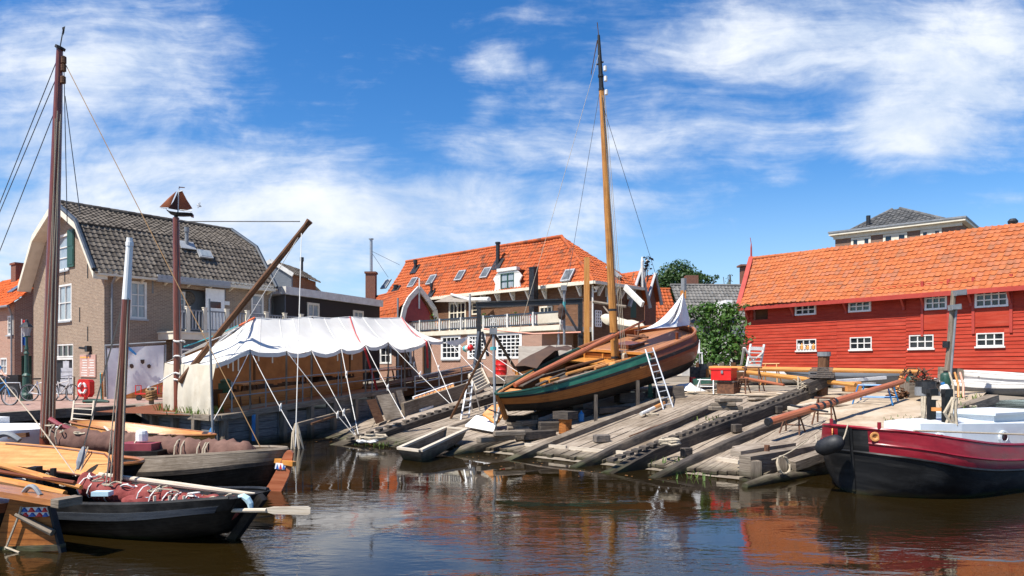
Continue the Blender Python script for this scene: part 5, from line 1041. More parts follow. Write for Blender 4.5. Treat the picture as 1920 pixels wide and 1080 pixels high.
mb = MB(); a, b = onslip(757, 768, .25), onslip(905, 720, .35); mb.beam(a-V((0,0,.2)), b-V((0,0,.2)), .14, .9); tag(mb.build('retaining_wall', 'greywood'), 'grey timber retaining wall along the left side of the slip', 'wall')
# green outboard engine in the tent mouth, squared post, post with a blue float
t = thing('outboard_engine', 'old green outboard engine on a stand at the tent mouth', 'engine', onz(423, 770, .96)); p = onz(423, 772, .96)
mb = MB(); mb.box(p+V((0,0,.82)), (.36,.28,.2)); mb.lathe([(.15,0),(.17,.1),(.1,.16)], p+V((0,0,.9)), 12); mb.build('engine_head', 'darkgreen', t)
mb = MB(); mb.beam(p+V((.02,0,.1)), p+V((.02,0,.75)), .16, .14); mb.lathe([(.1,0),(.15,.1),(.1,.25)], p+V((.05,-.05,.35)), 10); mb.box(p+V((0,0,.2)), (.3,.2,.1)); mb.build('shaft_leg', 'greenpaint', t)
mb = MB(); mb.lathe([(.02,-.06),(.13,-.03),(.13,.03),(.02,.06)], p+V((.2,-.1,.5)), 12, (1,-.6,0)); mb.build('flywheel', 'darkgreen', t)
mb = MB(); p = onz(381, 775, .95); mb.beam(p-V((0,0,.3)), p+V((0,0,.72)), .34, .34, rot=.5, up=(0,1,0)); tag(mb.build('squared_post', 'brownwood'), 'thick squared brown post on the grassy jetty corner', 'post')
t = thing('steel_pole', 'tall thin grey pole at the tent corner with a blue float', 'pole', onz(399, 784, .95)); p = onz(399, 784, .95); mb = MB(); mb.tube([p-V((0,0,.4)), at(392, 560, p.y)], .035, 7); mb.build('shaft', 'zinc', t)
mb = MB(); q = at(396.5, 818, 20.55); mb.lathe([(.0,-.22),(.06,-.2),(.085,-.12),(.085,.1),(.05,.18),(.025,.24),(.0,.25)], q, 12); o = tag(mb.build('fender', 'bluepaint', smooth=True), 'blue sausage fender hanging on the jetty wall by the corner post', 'fender')
mb = MB(); mb.tube([q+V((0,0,.24)), at(404, 786, 20.7)], .012, 5); mb.build('lanyard', 'rope', o)
# ---------------------------------------------------------------- crane with the model ship on its post
t = thing('derrick_crane', 'wooden derrick crane, rusty post with a long leaning boom', 'crane', onz(334, 775, .95))
p0 = onz(334, 775, .95); D = p0.y; pt_ = at(330, 408, D); bt = at(581, 414, D-.9); bb = at(338, 716, D-.25)
mb = MB(); mb.tube([p0-V((0,0,.6)), p0, p0.lerp(pt_, .5), pt_], [.125,.125,.115,.095], 10); mb.build('post', 'rust' if False else 'redmast', t)
mb = MB(); mb.tube([bb, bb.lerp(bt, .5), bb.lerp(bt, .97), bt], [.10,.10,.085,.11], 8); mb.build('boom', 'brownwood', t)
mb = MB(); mb.tube([pt_-V((0,0,.12)), bt-V((.3,0,.02))], .018, 5); mb.build('stay_cable', 'wire', t)
mb = MB(); mb.tube([at(332, 420, D), at(335, 500, D-.05), at(339, 716, D-.3)], .012, 5); mb.build('hoist_rope', 'wire', t)
mb = MB(); mb.tube([bt-V((.25,0,.35)), onz(554, 838, .25)], .013, 5); mb.tube([bt-V((.35,0,.5)), at(440, 640, D-.6)], .012, 4); mb.build('fall_rope', 'whiterope', t)
for k, z in enumerate((668, 700, 712, 640)): mb = MB(); q = at(336, z, D); mb.tube([q+V((math.cos(a)*.15, math.sin(a)*.15, .02*math.sin(3*a+k))) for a in [i*.628 for i in range(11)]], .03, 5); mb.build('rope_lashing', 'whiterope', t)
mb = MB(); rr = random.Random(3); q = onz(556, 842, .0)
for _ in range(7): a = rr.uniform(-.12, .12); mb.tube([q+V((a*.3, 0, .75)), q+V((a, rr.uniform(-.1,.1), .45)), q+V((a*1.6+.06, rr.uniform(-.1,.1), .0))], [.02,.05,.03], 5)
tag(mb.build('frayed_rope', 'rope'), 'frayed end of the crane rope gathered where it meets the water', 'rope')
t = thing('model_ship', 'model sailing ship with tan sails on top of the crane post', 'weathervane', pt_)
def mship():
    D = p0.y; P = lambda x, y, o=0.: at(x, y, D+o)
    mb = MB(); mb.tube([pt_, P(331, 400)], .035, 6); mb.lathe([(.06,0),(.06,.12)], pt_, 8); mb.build('spindle', 'blackmetal', t)
    up = [(311,392),(318,395.5),(330,397.5),(345,398),(361,399)]; lo = [(314,396),(320,402),(330,406),(345,406.5),(361,406)]; W = [.03,.14,.19,.17,.06]
    mb = MB(); rows = []
    for (a, b), (c, d), w in zip(up, lo, W): rows.append([P(a, b, w), P(a*.4+c*.6, b*.3+d*.7, w*.8), P(c, d, 0), P(a*.4+c*.6, b*.3+d*.7, -w*.8), P(a, b, -w)])
    mb.grid(rows); mb.grid([[r[0], r[-1]] for r in rows]); mb.build('hull', 'tarhull', t)
    mb = MB(); mb.prism([P(357, 398, -.03), P(362, 402, -.03), P(362, 408, -.03), P(358, 407, -.03)], V((0,.06,0))); mb.build('rudder', 'redmast', t)
    mb = MB(); mb.tube([P(333.5, 398), P(335.5, 355)], [.022,.012], 6); mb.tube([P(313, 391), P(299, 389)], .012, 5); mb.tube([P(332, 393), P(360, 396)], .014, 5); mb.tube([P(335, 360), P(343, 357.5)], .012, 5); mb.build('mast', 'whiterope', t)
    def sail(pts, m, b): a = MB(); pp = [P(x, y, o) for x, y, o in pts]; c = sum(pp, V((0,0,0)))/len(pp)+V((0, b, 0)); [a.face([pp[i], pp[(i+1) % len(pp)], c]) for i in range(len(pp))]; return a.build('sail', m, t, smooth=True)
    sail([(336,359,0),(342,358.5,.05),(350,374,.25),(361,391,.3),(345,396,.1),(334,394,0)], 'tansail', .08); sail([(334,358,-.02),(333,394,-.02),(315,391,-.1),(325,378,-.06)], 'darksail', -.08); sail([(331,358,-.03),(318,389.5,-.03),(299,388,-.02),(316,371,-.03)], 'tansail', -.05)
    mb = MB(); mb.tube([P(335.5, 356), P(336, 349.5)], .01, 5); mb.face([P(336, 350), P(347, 351), P(346, 352.5), P(336, 352)]); mb.build('pennant', 'darksail', t)
mship()
t = thing('gull', 'seagull in flight beside the model ship', 'bird', at(373, 385, 26))
P = lambda x, y, o=0.: at(x, y, 26+o)
mb = MB(); rows = [(368.5,383.5,.003),(370,384,.028),(372.5,385,.05),(375,386.4,.04),(377.5,387.5,.012)]; mb.tube([P(a, b) for a, b, r in rows], [r for a, b, r in rows], 8)
for pts in (([(371,384,0),(372.5,381.5,.2),(375,379.6,.5),(376.5,380,.5),(375,382.5,.2),(374.5,385,0)]), ([(371,385,0),(370,387,-.2),(370.5,390,-.5),(371.5,390.5,-.5),(373,388,-.2),(374,386,0)])):
    q = [P(*k) for k in pts]; mb.face(q); mb.face([v+V((0,0,.012)) for v in q][::-1])
mb.build('body', 'lead', t)
# white sheet on a frame, with four dark patches, in front of the brick house
t = thing('boat_panel', 'big white sheet with four dark patches hung on a frame by the quay', 'panel', onz(255, 748, 1.0))
def panel():
    a, b = onz(203, 748, 1.02), onz(309, 746, 1.02); F = Frame(a[:2], (b-a)[:2]); P = lambda x, y, o=0.: F.pt(*F.px(x, y, o), o)
    mb = MB(); rows = []
    for k in range(5): rows.append([P(lerp(lerp(201, 203, k/4), lerp(307.5, 306.5, k/4), i/8), lerp(lerp(653.5, 647, i/8), lerp(752, 716, min(1, i/8*1.0)), k/4), .03*math.sin(i*1.3+k)) for i in range(9)])
    mb.grid(rows); mb.build('sheet', 'tarpwhite', t, smooth=True)
    mb = MB(); mb.face([P(203, 748, -.1), P(235, 720, -.1), P(306, 714, -.1), P(306, 748, -.1)]); mb.build('hull_bottom', 'leewood', t)
    for pts in ([(243,683),(248,682),(251,686),(250,690),(246,691),(243,688)], [(263,674.5),(271,674),(270.5,681),(267,683),(264,680)], [(276,684),(280,682.5),(283,685),(282,690),(278,690.5),(276,688)], [(237,683),(239.5,686),(238,691),(236,689)]):
        m2 = MB(); m2.prism([P(x, y, .05) for x, y in pts][::-1], F.n*.03); m2.build('patch', 'browntarp', t)
    for x in (202, 309.5): m2 = MB(); m2.tube([P(x, 750, -.05), P(x-(4 if x < 300 else -1), 646, -.05)], .04, 6); m2.build('frame_post', 'zinc', t)
    m2 = MB(); m2.tube([P(197, 648, -.02), P(311, 641, -.02)], .045, 6); m2.build('frame_rail', 'zinc', t)
    m2 = MB(); m2.face([P(238, 650, .08), P(242, 650, .08), P(257, 664, .1), P(254, 666, .1), P(242, 657, .08)]); m2.build('blue_tie', 'bluepaint', t)
panel()
# lifebuoy cabinet, cart, coil post, bicycles, pump, bike stand, person
t = thing('lifebuoy_cabinet', 'bright red lifebuoy cabinet on a post beside the brick gable', 'lifebuoy', onz(158, 757, 1.0)); p = onz(157.5, 757, 1.0); D = p.y; P = lambda x, y, o=0.: at(x, y, D+o)
mb = MB(); ol = [(145,716),(148,711),(165,712),(168,716),(168,738),(164,745),(149,744),(145,738)]; mb.prism([P(x, y, -.1) for x, y in ol][::-1], V((.06,.22,0))); mb.build('cabinet', 'redpaint', t)
for k in range(4):
    mb = MB(); a0 = k*1.5708+.25; pts = [P(154.6+6.3*math.cos(a0+i*.18), 728+9.6*math.sin(a0+i*.18), -.12) for i in range(7)]; mb.tube(pts, .045, 6); mb.build('buoy_mark', 'white', t)
mb = MB(); mb.beam(P(161, 757), P(161, 742), .1, .1); mb.build('post', 'redpaint', t)
t = thing('hand_cart', 'low red hand cart with small wheels behind the coiled rope', 'cart', onz(280, 752, 1.0)); p = onz(280, 751, 1.02); mb = MB(); mb.box(p+V((0,0,.28)), (.95,.5,.04)); mb.build('platform', 'redpaint', t)
for sx in (-.45, .45): mb = MB(); mb.tube([p+V((sx,-.22,.28)), p+V((sx,-.22,.62)), p+V((sx,.22,.62)), p+V((sx,.22,.28))], .022, 5); mb.build('hoop', 'redpaint', t)
for sx in (-.32, .32): mb = MB(); mb.lathe([(.02,-.03),(.12,-.03),(.12,.03),(.02,.03)], p+V((sx,-.2,.12)), 12, (0,1,0)); mb.build('wheel', 'rubber', t)
mb = MB(); mb.box(p+V((.2,0,.42)), (.3,.26,.26)); mb.lathe([(.08,0),(.1,.2),(.05,.3)], p+V((.0,0,.3)), 8); tag(mb.build('paint_can', 'lead'), 'grey can and box standing on the red hand cart', 'can')
t = thing('mooring_post', 'wooden mooring post with thick brown rope coiled round it on the quay', 'post', onz(284, 800, .2)); p = onz(284, 806, .05); mb = MB(); mb.tube([p-V((0,0,.5)), at(284, 727, p.y)], .09, 9); mb.build('post', 'greywood', t)
mb = MB(); c = at(284, 738, p.y)
for k in range(7): mb.tube([c+V((math.cos(a)*.17, math.sin(a)*.17, -.16+.05*k+.06*math.sin(a+k))) for a in [i*.52 for i in range(13)]], .035, 6)
mb.build('coil', 'brownrope', t)
def wheel(par, c, r, ax, m='rubber', rimm='lead', nm='wheel'):
    w = MB(); A = V(ax).normalized(); X = A.cross(V((0,0,1))).normalized(); Z = V((0,0,1)); w.tube([c+(X*math.cos(a)+Z*math.sin(a))*r for a in [i*2*math.pi/20 for i in range(21)]], .022, 6); wo = w.build(nm, m, par)
    w = MB(); w.tube([c+(X*math.cos(a)+Z*math.sin(a))*(r-.03) for a in [i*2*math.pi/20 for i in range(21)]], .012, 5)
    for i in range(10): a = i*math.pi/5; w.tube([c, c+(X*math.cos(a)+Z*math.sin(a))*(r-.03)], .004, 3)
    w.tube([c-A*.04, c+A*.04], .03, 6); w.build('rim', rimm, wo)
def bicycle(label, base, dirv, framem, tyre='rubber'):
    t = thing('bicycle', label, 'bicycle', base, 'bicycles on the quay'); d = V(dirv).normalized(); s = V((d.y, -d.x, 0)); b = V(base); U = lambda a, z, q=0.: b+d*a+V((0,0,z))+s*q
    wheel(t, U(-.52, .34), .34, s, tyre); wheel(t, U(.52, .34), .34, s, tyre)
    mb = MB(); 
    for a, c in (((-.52,.34),(-.12,.28)), ((-.12,.28),(-.25,.82)), ((-.12,.28),(.36,.75)), ((-.22,.72),(.33,.83)), ((.33,.95),(.38,.7)), ((.38,.7),(.52,.34)), ((-.52,.34),(-.23,.75))): mb.tube([U(*a), U(*c)], .02, 6)
    mb.build('frame', framem, t); mb = MB(); mb.tube([U(.25, 1.0, -.28), U(.36, 1.03, -.1), U(.36, 1.03, .1), U(.25, 1.0, .28)], .015, 6); mb.tube([U(.33,.9), U(.35,1.03)], .015, 6); mb.build('handlebar', 'steel', t)
    mb = MB(); mb.prism([U(-.38,.87,-.08), U(-.1,.88,-.02), U(-.1,.88,.02), U(-.38,.87,.08)], V((0,0,.06))); mb.build('saddle', 'rubber', t)
    mb = MB(); mb.tube([U(-.12,.28,-.1), U(-.12,.28,.1)], .03, 8); mb.tube([U(-.12,.28,.1), U(-.02,.16,.12), U(.02,.16,.22)], .012, 5); mb.tube([U(-.12,.28,-.1), U(-.22,.4,-.12), U(-.2,.4,-.22)], .012, 5); mb.build('crank', 'steel', t)
bicycle('white bicycle leaning by the dark doorway, mostly behind the tall mast', onz(117, 752, 1.01), (.8, -.25, 0), 'offwhite'); bicycle('bicycle with a pale wheel guard half hidden behind the tall mast', onz(82, 752, 1.01), (.85, .2, 0), 'whitehull')
bicycle('blue city bicycle cut off by the picture edge, with orange reflector', onz(-6, 760, 1.01), (.95, -.1, 0), 'bluepaint')
t = thing('bicycle_stand', 'grey steel bicycle stand with a dark panel left of the lamp post', 'bicycle stand', onz(26, 752, 1.0)); p = onz(26, 752, 1.0); mb = MB(); mb.tube([p+V((-.38,0,0)), p+V((-.3,0,.75)), p+V((.25,0,.75)), p+V((.38,0,0))], .03, 7); mb.build('hoop', 'alum', t); mb = MB(); mb.box(p+V((-.02,0,.42)), (.46,.03,.52)); mb.build('dark_panel', 'blackmetal', t)
t = thing('planter_box', 'black planter box under the shop window of the orange roofed house', 'planter', at(15, 735, 36)); mb = MB(); p = at(16, 722, 36); p.z = 1; mb.box(p+V((0,0,.5)), (1.3,.5,1.0)); mb.build('box', 'blackwood', t)
t = thing('street_lamp', 'dark green cast iron street lamp with a flag beside it', 'street lamp', onz(50, 752, 1.0)); p = onz(50, 752, 1.0); D = p.y; P = lambda x, y: at(x, y, D)
mb = MB(); zz = lambda y: P(50, y).z-p.z; mb.lathe([(.22,0),(.22,.25),(.16,.35),(.14,1.0),(.17,1.05),(.09,1.15),(.075,1.9),(.11,1.95),(.06,2.05),(.05,zz(660)),(.08,zz(655)),(.05,zz(648)),(.05,zz(630))], p, 12); mb.build('post', 'darkgreen', t)
h = P(50, 630); mb = MB(); mb.lathe([(.1,0),(.19,.36)], h, 6); la = mb.build('lantern', 'paleglass', t); mb = MB(); mb.lathe([(.26,.36),(.2,.45),(.08,.56),(.05,.66),(.0,.7)], h, 8); mb.build('hood', 'blackmetal', la)
mb = MB(); mb.tube([P(43, 631), P(48, 631)], .025, 5); mb.tube([P(52, 631), P(58, 631)], .025, 5); mb.build('crossbar', 'darkgreen', t)
t = thing('flag', 'red white and blue flag behind the green street lamp', 'flag', at(44, 640, 31)); P = lambda x, y, o=0.: at(x, y, 31+o)
for (y0, y1, m) in ((600,606,'redtri'),(606,613,'white'),(628,647,'bluetri')):
    mb = MB(); mb.grid([[P(40+i*2.6, y0+(1 if i % 2 else 0), .1*math.sin(i)) for i in range(5)], [P(40+i*2.4, y1+(1 if i % 2 else 0), .1*math.sin(i)) for i in range(5)]]); mb.build('stripe', m, t)
mb = MB(); mb.tube([P(41, 598), P(41, 660)], .025, 5); mb.build('flagpole', 'offwhite', t)
t = thing('notice_rack', 'rack of pinned grey notices standing in the dark doorway', 'rack', onz(124, 751, 1.0)); p = onz(124, 750, 1.02); D = p.y
for k, (x0, y0, x1, y1) in enumerate(((118,677,129,690),(114,690,135,697),(114,698,135,709),(113,711,135,723),(113,725,136,738))):
    mb = MB(); mb.prism([at(x0, y1, D), at(x1, y1, D), at(x1, y0, D), at(x0, y0, D)], V((0,.03,0))); mb.build('notice', 'noticegrey', t)
mb = MB(); mb.beam(at(125, 752, D+.05), at(124, 676, D+.05), .05, .05); mb.build('rack_post', 'steel', t)
mb = MB(); a, b = onz(139, 757, 1.0), at(138, 690, 30.5); mb.tube([onz(138.5, 757, 1.0), at(139, 706, 26)], .03, 6); tag(mb.build('signpost', 'greywood'), 'thin wooden stake beside the notices in the doorway', 'stake')
mb = MB(); p = onz(178, 757, 1.0); mb.tube([p+V((-.45,0,.09)), p+V((-.2,0,.1)), p+V((.25,.05,.09)), p+V((.5,.05,.07))], [.06,.10,.08,.05], 8); tag(mb.build('duffel_bag', 'darkgreen'), 'dark green bag lying at the foot of the brick gable', 'bag')
for x, m, lab in ((192.5, 'orangewood', 'orange stake leaning at the house corner'), (190.5, 'tealrope', 'teal painted pole leaning at the house corner')):
    mb = MB(); mb.tube([onz(x+.5, 755, 1.0), at(x-1.5, 700, 27.4)], .035, 6); tag(mb.build('leaning_pole', m), lab, 'pole')
# ladder from the quay down to the boats
def ladder(label, a0, a1, b0, b1, rungs, m, r=.03, rr_=.02, name='ladder', flat=False, group=None):
    t = thing(name, label, 'ladder', (V(a0)+V(b0))/2, group)
    for p, q in ((a0, a1), (b0, b1)):
        mb = MB(); mb.beam(p, q, r*2, r*2.6) if flat else mb.tube([p, q], r, 7); mb.build('side_rail', m, t)
    for i in range(rungs):
        f = (i+.6)/(rungs+.2); mb = MB(); mb.tube([V(a0).lerp(V(a1), f), V(b0).lerp(V(b1), f)], rr_, 6) if not flat else mb.beam(V(a0).lerp(V(a1), f), V(b0).lerp(V(b1), f), .07, .03); mb.build('rung', m, t)
    return t
ladder('pale wooden ladder leading from the quay down to the boats', at(133, 800, 21.5), at(139, 752, 22.6), at(171, 806, 21.0), at(176, 752, 22.1), 5, 'paleplank')
# ---------------------------------------------------------------- boats
class Hull:
    """lines of a boat: x from stern (0) to bow (L), y to port, z up from the reference plane; T places it"""
    def __init__(s, P, hdg, L, B, sheer, keel, pitch=0., roll=0., kb=2.4, ks=2.4, mb_=2., ms=2., sm=.5, p=2.6, rakeb=.5, rakes=.3, tumble=.06, eb=0., es=0., ns=30, nq=14):
        s.P = V(P); X = V((hdg[0], hdg[1], 0)).normalized(); Y = V((-X.y, X.x, 0)); Z = V((0,0,1))
        q = Matrix.Rotation(-pitch, 3, Y); X = q @ X; Z = q @ Z; q = Matrix.Rotation(roll, 3, X); Y = q @ Y; Z = q @ Z
        s.X, s.Y, s.Z = X, Y, Z; s.L = L; s.B = B; s.p = p; s.tumble = tumble; s.rb, s.rs = rakeb, rakes; s.eb, s.es = eb, es; s.kb, s.ks, s.mb, s.ms, s.sm = kb, ks, mb_, ms, sm; s.ns = ns; s.nq = nq
        s.tab = lambda tb, a: next((y0+(y1-y0)*((a-x0)/(x1-x0))**1.0 for (x0, y0), (x1, y1) in zip(tb, tb[1:]) if a <= x1), tb[-1][1])
        def sm_(tb):
            return lambda a: sum(s.tab(tb, min(1, max(0, a+d))) for d in (-.06,-.03,0,.03,.06))/5
        s.sheer = sm_(sheer); s.keel = sm_(keel)
    def T(s, x, y, z): return s.P+s.X*x+s.Y*y+s.Z*z
    def w(s, a):
        if a >= s.sm: t = (a-s.sm)/(1-s.sm); f = max(0, 1-t**s.kb)**(1/s.mb); f = s.eb+(1-s.eb)*f
        else: t = (s.sm-a)/s.sm; f = max(0, 1-t**s.ks)**(1/s.ms); f = s.es+(1-s.es)*f
        return s.B/2*f
    def loc(s, a, q, side, off=0.):
        k = s.keel(a); h = s.sheer(a); z = lerp(k, h, q); y = s.w(a)*(1-(1-min(1, q))**s.p)**(1/s.p)*(1-s.tumble*max(0, q-.75)/.25)
        x = a*s.L+s.rb*(q-.4)*max(0, (a-.72)/.28)**2-s.rs*(q-.4)*max(0, (.25-a)/.25)**2
        return V((x, side*(max(0, y+off) if off < 0 else y+off*min(1, y/.15)), z))
    def pt(s, a, q, side=1, off=0., up=0.): v = s.loc(a, q, side, off); return s.T(v.x, v.y, v.z+up)
    def st(s, a0=0., a1=1.): return [a0+(a1-a0)*(.5-.5*math.cos(math.pi*i/s.ns)) for i in range(s.ns+1)]
    def band(s, par, name, m, q0, q1, a0=0., a1=1., off=0., nq=None, thick=0., ends=False):
        mb = MB(); A = s.st(a0, a1); nq = nq or max(2, int((q1-q0)*s.nq)+1); L = s.L
        for sd in (1, -1):
            rows = [[s.pt(a, lerp(q0, q1, j/nq), sd, off) for j in range(nq+1)] for a in A]
            mb.grid(rows, uvs=lambda i, j: (A[i]*L, lerp(q0, q1, j/nq)*1.3+sd*7))
            if thick:
                r2 = [[s.pt(a, q1, sd, off), s.pt(a, q1, sd, off-thick)] for a in A]; mb.grid(r2, uvs=lambda i, j: (A[i]*L, 20+j*.1))
                r3 = [[s.pt(a, q1, sd, off-thick), s.pt(a, q0, sd, off-thick)] for a in A]; mb.grid(r3, uvs=lambda i, j: (A[i]*L, 30+j*.3))
            if off > .005 and not thick:
                for q in (q0, q1): mb.grid([[s.pt(a, q, sd, off), s.pt(a, q, sd, -.01)] for a in A])
        if ends:
            for a in ([0] if s.es else [])+([1] if s.eb else []):
                mb.grid([[s.pt(a, lerp(q0, q1, j/nq), 1), s.pt(a, lerp(q0, q1, j/nq), -1)] for j in range(nq+1)])
        return mb.build(name, m, par, smooth=True, ang=50)
    def rail(s, par, name, m, q=1., a0=0., a1=1., r=.05, off=0., up=0., n=6):
        mb = MB(); A = s.st(a0, a1); full = a1 >= .999
        if full: mb.tube([s.pt(a, q, 1, off, up) for a in A]+[s.pt(a, q, -1, off, up) for a in A[::-1]][1:], r, n)
        else:
            for sd in (1, -1): mb.tube([s.pt(a, q, sd, off, up) for a in A], r, n)
        return mb.build(name, m, par, smooth=True)
    def deck(s, par, name, m, q, a0=0., a1=1., camber=.08, inset=.04, nx=8, drop=None):
        mb = MB(); A = s.st(a0, a1); rows = []
        for a in A:
            v = s.loc(a, q, 1, -inset); v0 = v.z
            rows.append([s.T(v.x, v.y*(1-2*k/nx), v0+camber*(1-(1-2*k/nx)**2)*min(1, v.y/.6)) for k in range(nx+1)])
        W = s.B; mb.grid(rows, uvs=lambda i, j: (A[i]*s.L, j/nx*W+3)); return mb.build(name, m, par, smooth=True, ang=50)
    def bulkhead(s, par, name, m, a, q0, q1, th=.06, inset=.05):
        mb = MB(); n = 6; l = [s.loc(a, lerp(q0, q1, j/n), 1, -inset) for j in range(n+1)]
        for x in (0, th): mb.face([s.T(v.x+x, v.y, v.z) for v in l]+[s.T(v.x+x, -v.y, v.z) for v in l[::-1]])
        t = l[-1]; mb.face([s.T(t.x, t.y, t.z), s.T(t.x, -t.y, t.z), s.T(t.x+th, -t.y, t.z), s.T(t.x+th, t.y, t.z)]); return mb.build(name, m, par)
def bundle(mb, a, b, r, rr, n=26, k=10, sag=.05, m=0, squash=1., fold=0.):
    a, b = V(a), V(b); pts = sagline(a, b, sag, n); d = (b-a).normalized(); Y = d.cross(V((0,0,1))).normalized(); Z = Y.cross(d); rows = []
    so = rr.random()*40
    for i, p in enumerate(pts):
        e = min(1, (i+.6)/2.2, (n-i+.6)/2.2); row = []
        for j in range(k):
            t = 2*math.pi*j/k; q = r*e*(1+.30*mn.noise(V((i*.45+so, math.cos(t)*1.3, math.sin(t)*1.3)))+.16*mn.noise(V((i*1.2+so, math.cos(t)*2.6, math.sin(t)*2.6)))); q *= 1+fold*(.32*math.sin(t*3+i*.35+2*mn.noise(V((i*.25,so,0))))+.35*mn.noise(V((i*.16+so, math.cos(t), math.sin(t)))))*.6; row.append(p+Y*math.cos(t)*q*(1-.25*fold)+Z*math.sin(t)*q*squash)
        rows.append(row)
    mb.grid(rows, m, close=True); mb.face(rows[0][::-1], None, m); mb.face(rows[-1], None, m)
def coil(par, c, r, m='rope', turns=4, name='coil', label=None, cat=None, tilt=(0,0,1), rt=.018):
    mb = MB(); A = V(tilt).normalized(); X = A.cross(V((.3,1,.1))).normalized(); Y = A.cross(X); rr = random.Random(int(c[0]*100) % 97); pts = []
    for i in range(turns*14): t = i*2*math.pi/14; q = r*(1+rr.gauss(0, .06)); pts.append(V(c)+X*math.cos(t)*q+Y*math.sin(t)*q*.85+A*(i/14*rt*.9+rr.gauss(0, rt*.3)))
    mb.tube(pts, rt, 5); o = mb.build(name, m, par)
    return tag(o, label, cat) if label else o
# ---- the wooden boat standing on the slip
p0 = slip(1.8, -1.9); p0.z = .72
CB = thing('wooden_boat', 'round bowed varnished wooden boat with green bulwark hauled out on the slip', 'boat', p0)
C = Hull(p0, SE, 10.6, 3.5, [(0,.94),(.1,.92),(.33,1.15),(.57,1.36),(.8,1.54),(.92,1.66),(1,1.74)], [(0,.36),(.12,.10),(.3,.0),(.8,.0),(.92,.06),(1,.30)], pitch=.155, roll=.075, kb=2.0, mb_=2.0, ks=2.0, ms=1.5, sm=.80, p=3.3, rakeb=.10, rakes=.5, tumble=.10, ns=36, nq=16)
def boat_on_slip():
    C.band(CB, 'bottom', 'tarhull', 0, .44); C.band(CB, 'side_planks', 'hullorange', .44, .785, 0, .555, .004); C.band(CB, 'bow_planks', 'hullbrown', .44, .785, .555, 1, .004)
    C.band(CB, 'wale', 'tarhull', .775, .845, 0, 1, .05)
    C.band(CB, 'bulwark', 'greenpaint', .845, 1.0, 0, .56, .012, thick=.07); C.band(CB, 'bow_bulwark', 'hullbrown', .845, 1.0, .56, 1, .012, thick=.08)
    C.rail(CB, 'bow_rail', 'varnish', 1., .56, 1., .055, .0, .02); C.rail(CB, 'gunwale', 'darkgreen', 1., 0, .56, .045, -.02, .015)
    C.rail(CB, 'inner_strip', 'leewood', .985, 0, .25, .03, -.09, .0)
    C.deck(CB, 'foredeck', 'deckwood', .86, .575, .985, .10, .07); C.deck(CB, 'cockpit_floor', 'browntarp', .42, .04, .575, .0, .05)
    C.deck(CB, 'stern_deck', 'leewood', .90, .0, .09, .02, .05)
    C.bulkhead(CB, 'cabin_bulkhead', 'varnish', .575, .40, .885)
    mb = MB()        # open cabin side lockers and coamings
    for y in (-1.25, -.45, .45, 1.25): v = C.loc(.57, .6, 1); mb.box(C.T(v.x-.05, y, v.z+.05), (.05, .06, .7), (C.X, C.Y, C.Z))
    mb.box(C.T(6.1, 0, C.loc(.6, .86, 1).z+.12), (.16, 3.1, .09), (C.X, C.Y, C.Z)); mb.box(C.T(5.6, 0, C.loc(.55, .7, 1).z+.05), (.9, 3.2, .06), (C.X, C.Y, C.Z)); mb.build('mast_thwart', 'orangewood', CB)
    mb = MB(); v = C.loc(.57, .55, 1); mb.box(C.T(v.x-.03, -.15, v.z+.05), (.04, .75, .5), (C.X, C.Y, C.Z)); mb.build('painted_cabin_opening', 'blackwood', CB)  # black slab painted as the unlit cabin inside, no hole is cut
    mb = MB(); v = C.loc(.68, .86, 1); mb.box(C.T(v.x, .1, v.z+.16), (.9, .8, .12), (C.X, C.Y, C.Z)); mb.build('hatch', 'hullbrown', CB)
    mb = MB(); mb.beam(C.T(-.22, 0, .92), C.T(.10, 0, .12), .09, .14); mb.build('sternpost', 'hullorange', CB); mb = MB(); mb.beam(C.T(.2, 0, .1), C.T(.9, 0, -.04), .14, .2); mb.beam(C.T(.9, 0, -.06), C.T(10.3, 0, -.06), .14, .2); mb.build('keel', 'tarhull', CB)
    # mast: stepped at the cabin bulkhead
    b = C.pt(.555, .45, 1); base = C.T(5.75, -.25, .55); D = base.y; tp = at(1122.5, 66, D)
    mid = base.lerp(tp, .5); mb = MB(); mb.tube([base, base.lerp(tp, .25), mid, base.lerp(tp, .84)], [.145,.14,.125,.09], 12); ms = mb.build('mast', 'mastwood', CB)
    mb = MB(); mb.tube([base.lerp(tp, .84), base.lerp(tp, .93), tp], [.085,.07,.045], 10); mb.tube([base.lerp(tp, .92)-V((.12,0,.08)), base.lerp(tp, .92)+V((.12,0,.02))], .03, 6); mb.build('masthead', 'blackwood', ms)
    for f in (.05, .12, .19, .84, .88): mb = MB(); q = base.lerp(tp, f); mb.tube([q-V((0,0,.04)), q+V((0,0,.04))], .155-.062*f, 12); mb.build('mast_band', 'blackmetal', ms)
    mb = MB(); mb.tube([tp, tp+V((-.05,0,.45))], .015, 5); mb.grid([[tp+V((-.02-.06*i, .0, -.2-.3*i+.05*math.sin(i))), tp+V((-.06-.055*i, 0, -.16-.3*i))] for i in range(5)]); mb.build('pennant', 'browntarp', ms)
    for f in (.83, .87, .9): mb = MB(); q = base.lerp(tp, f)+V((.16,-.05,0)); mb.lathe([(.0,-.11),(.06,-.08),(.06,.08),(.0,.11)], q, 8); mb.build('block', 'whiterope', ms)
    def stay(a, b, r=.010, m='wire', s=0.): mb = MB(); mb.tube(sagline(a, b, s, 6), r, 4); mb.build('stay', m, CB)
    q = base.lerp(tp, .80); stay(q, C.T(10.7, .3, 1.9)); stay(base.lerp(tp, .86), C.pt(.40, 1, 1), .008); stay(base.lerp(tp, .86), C.pt(.42, 1, -1), .008); stay(base.lerp(tp, .95), C.T(0, 0, 1.0), .007, 'rope')
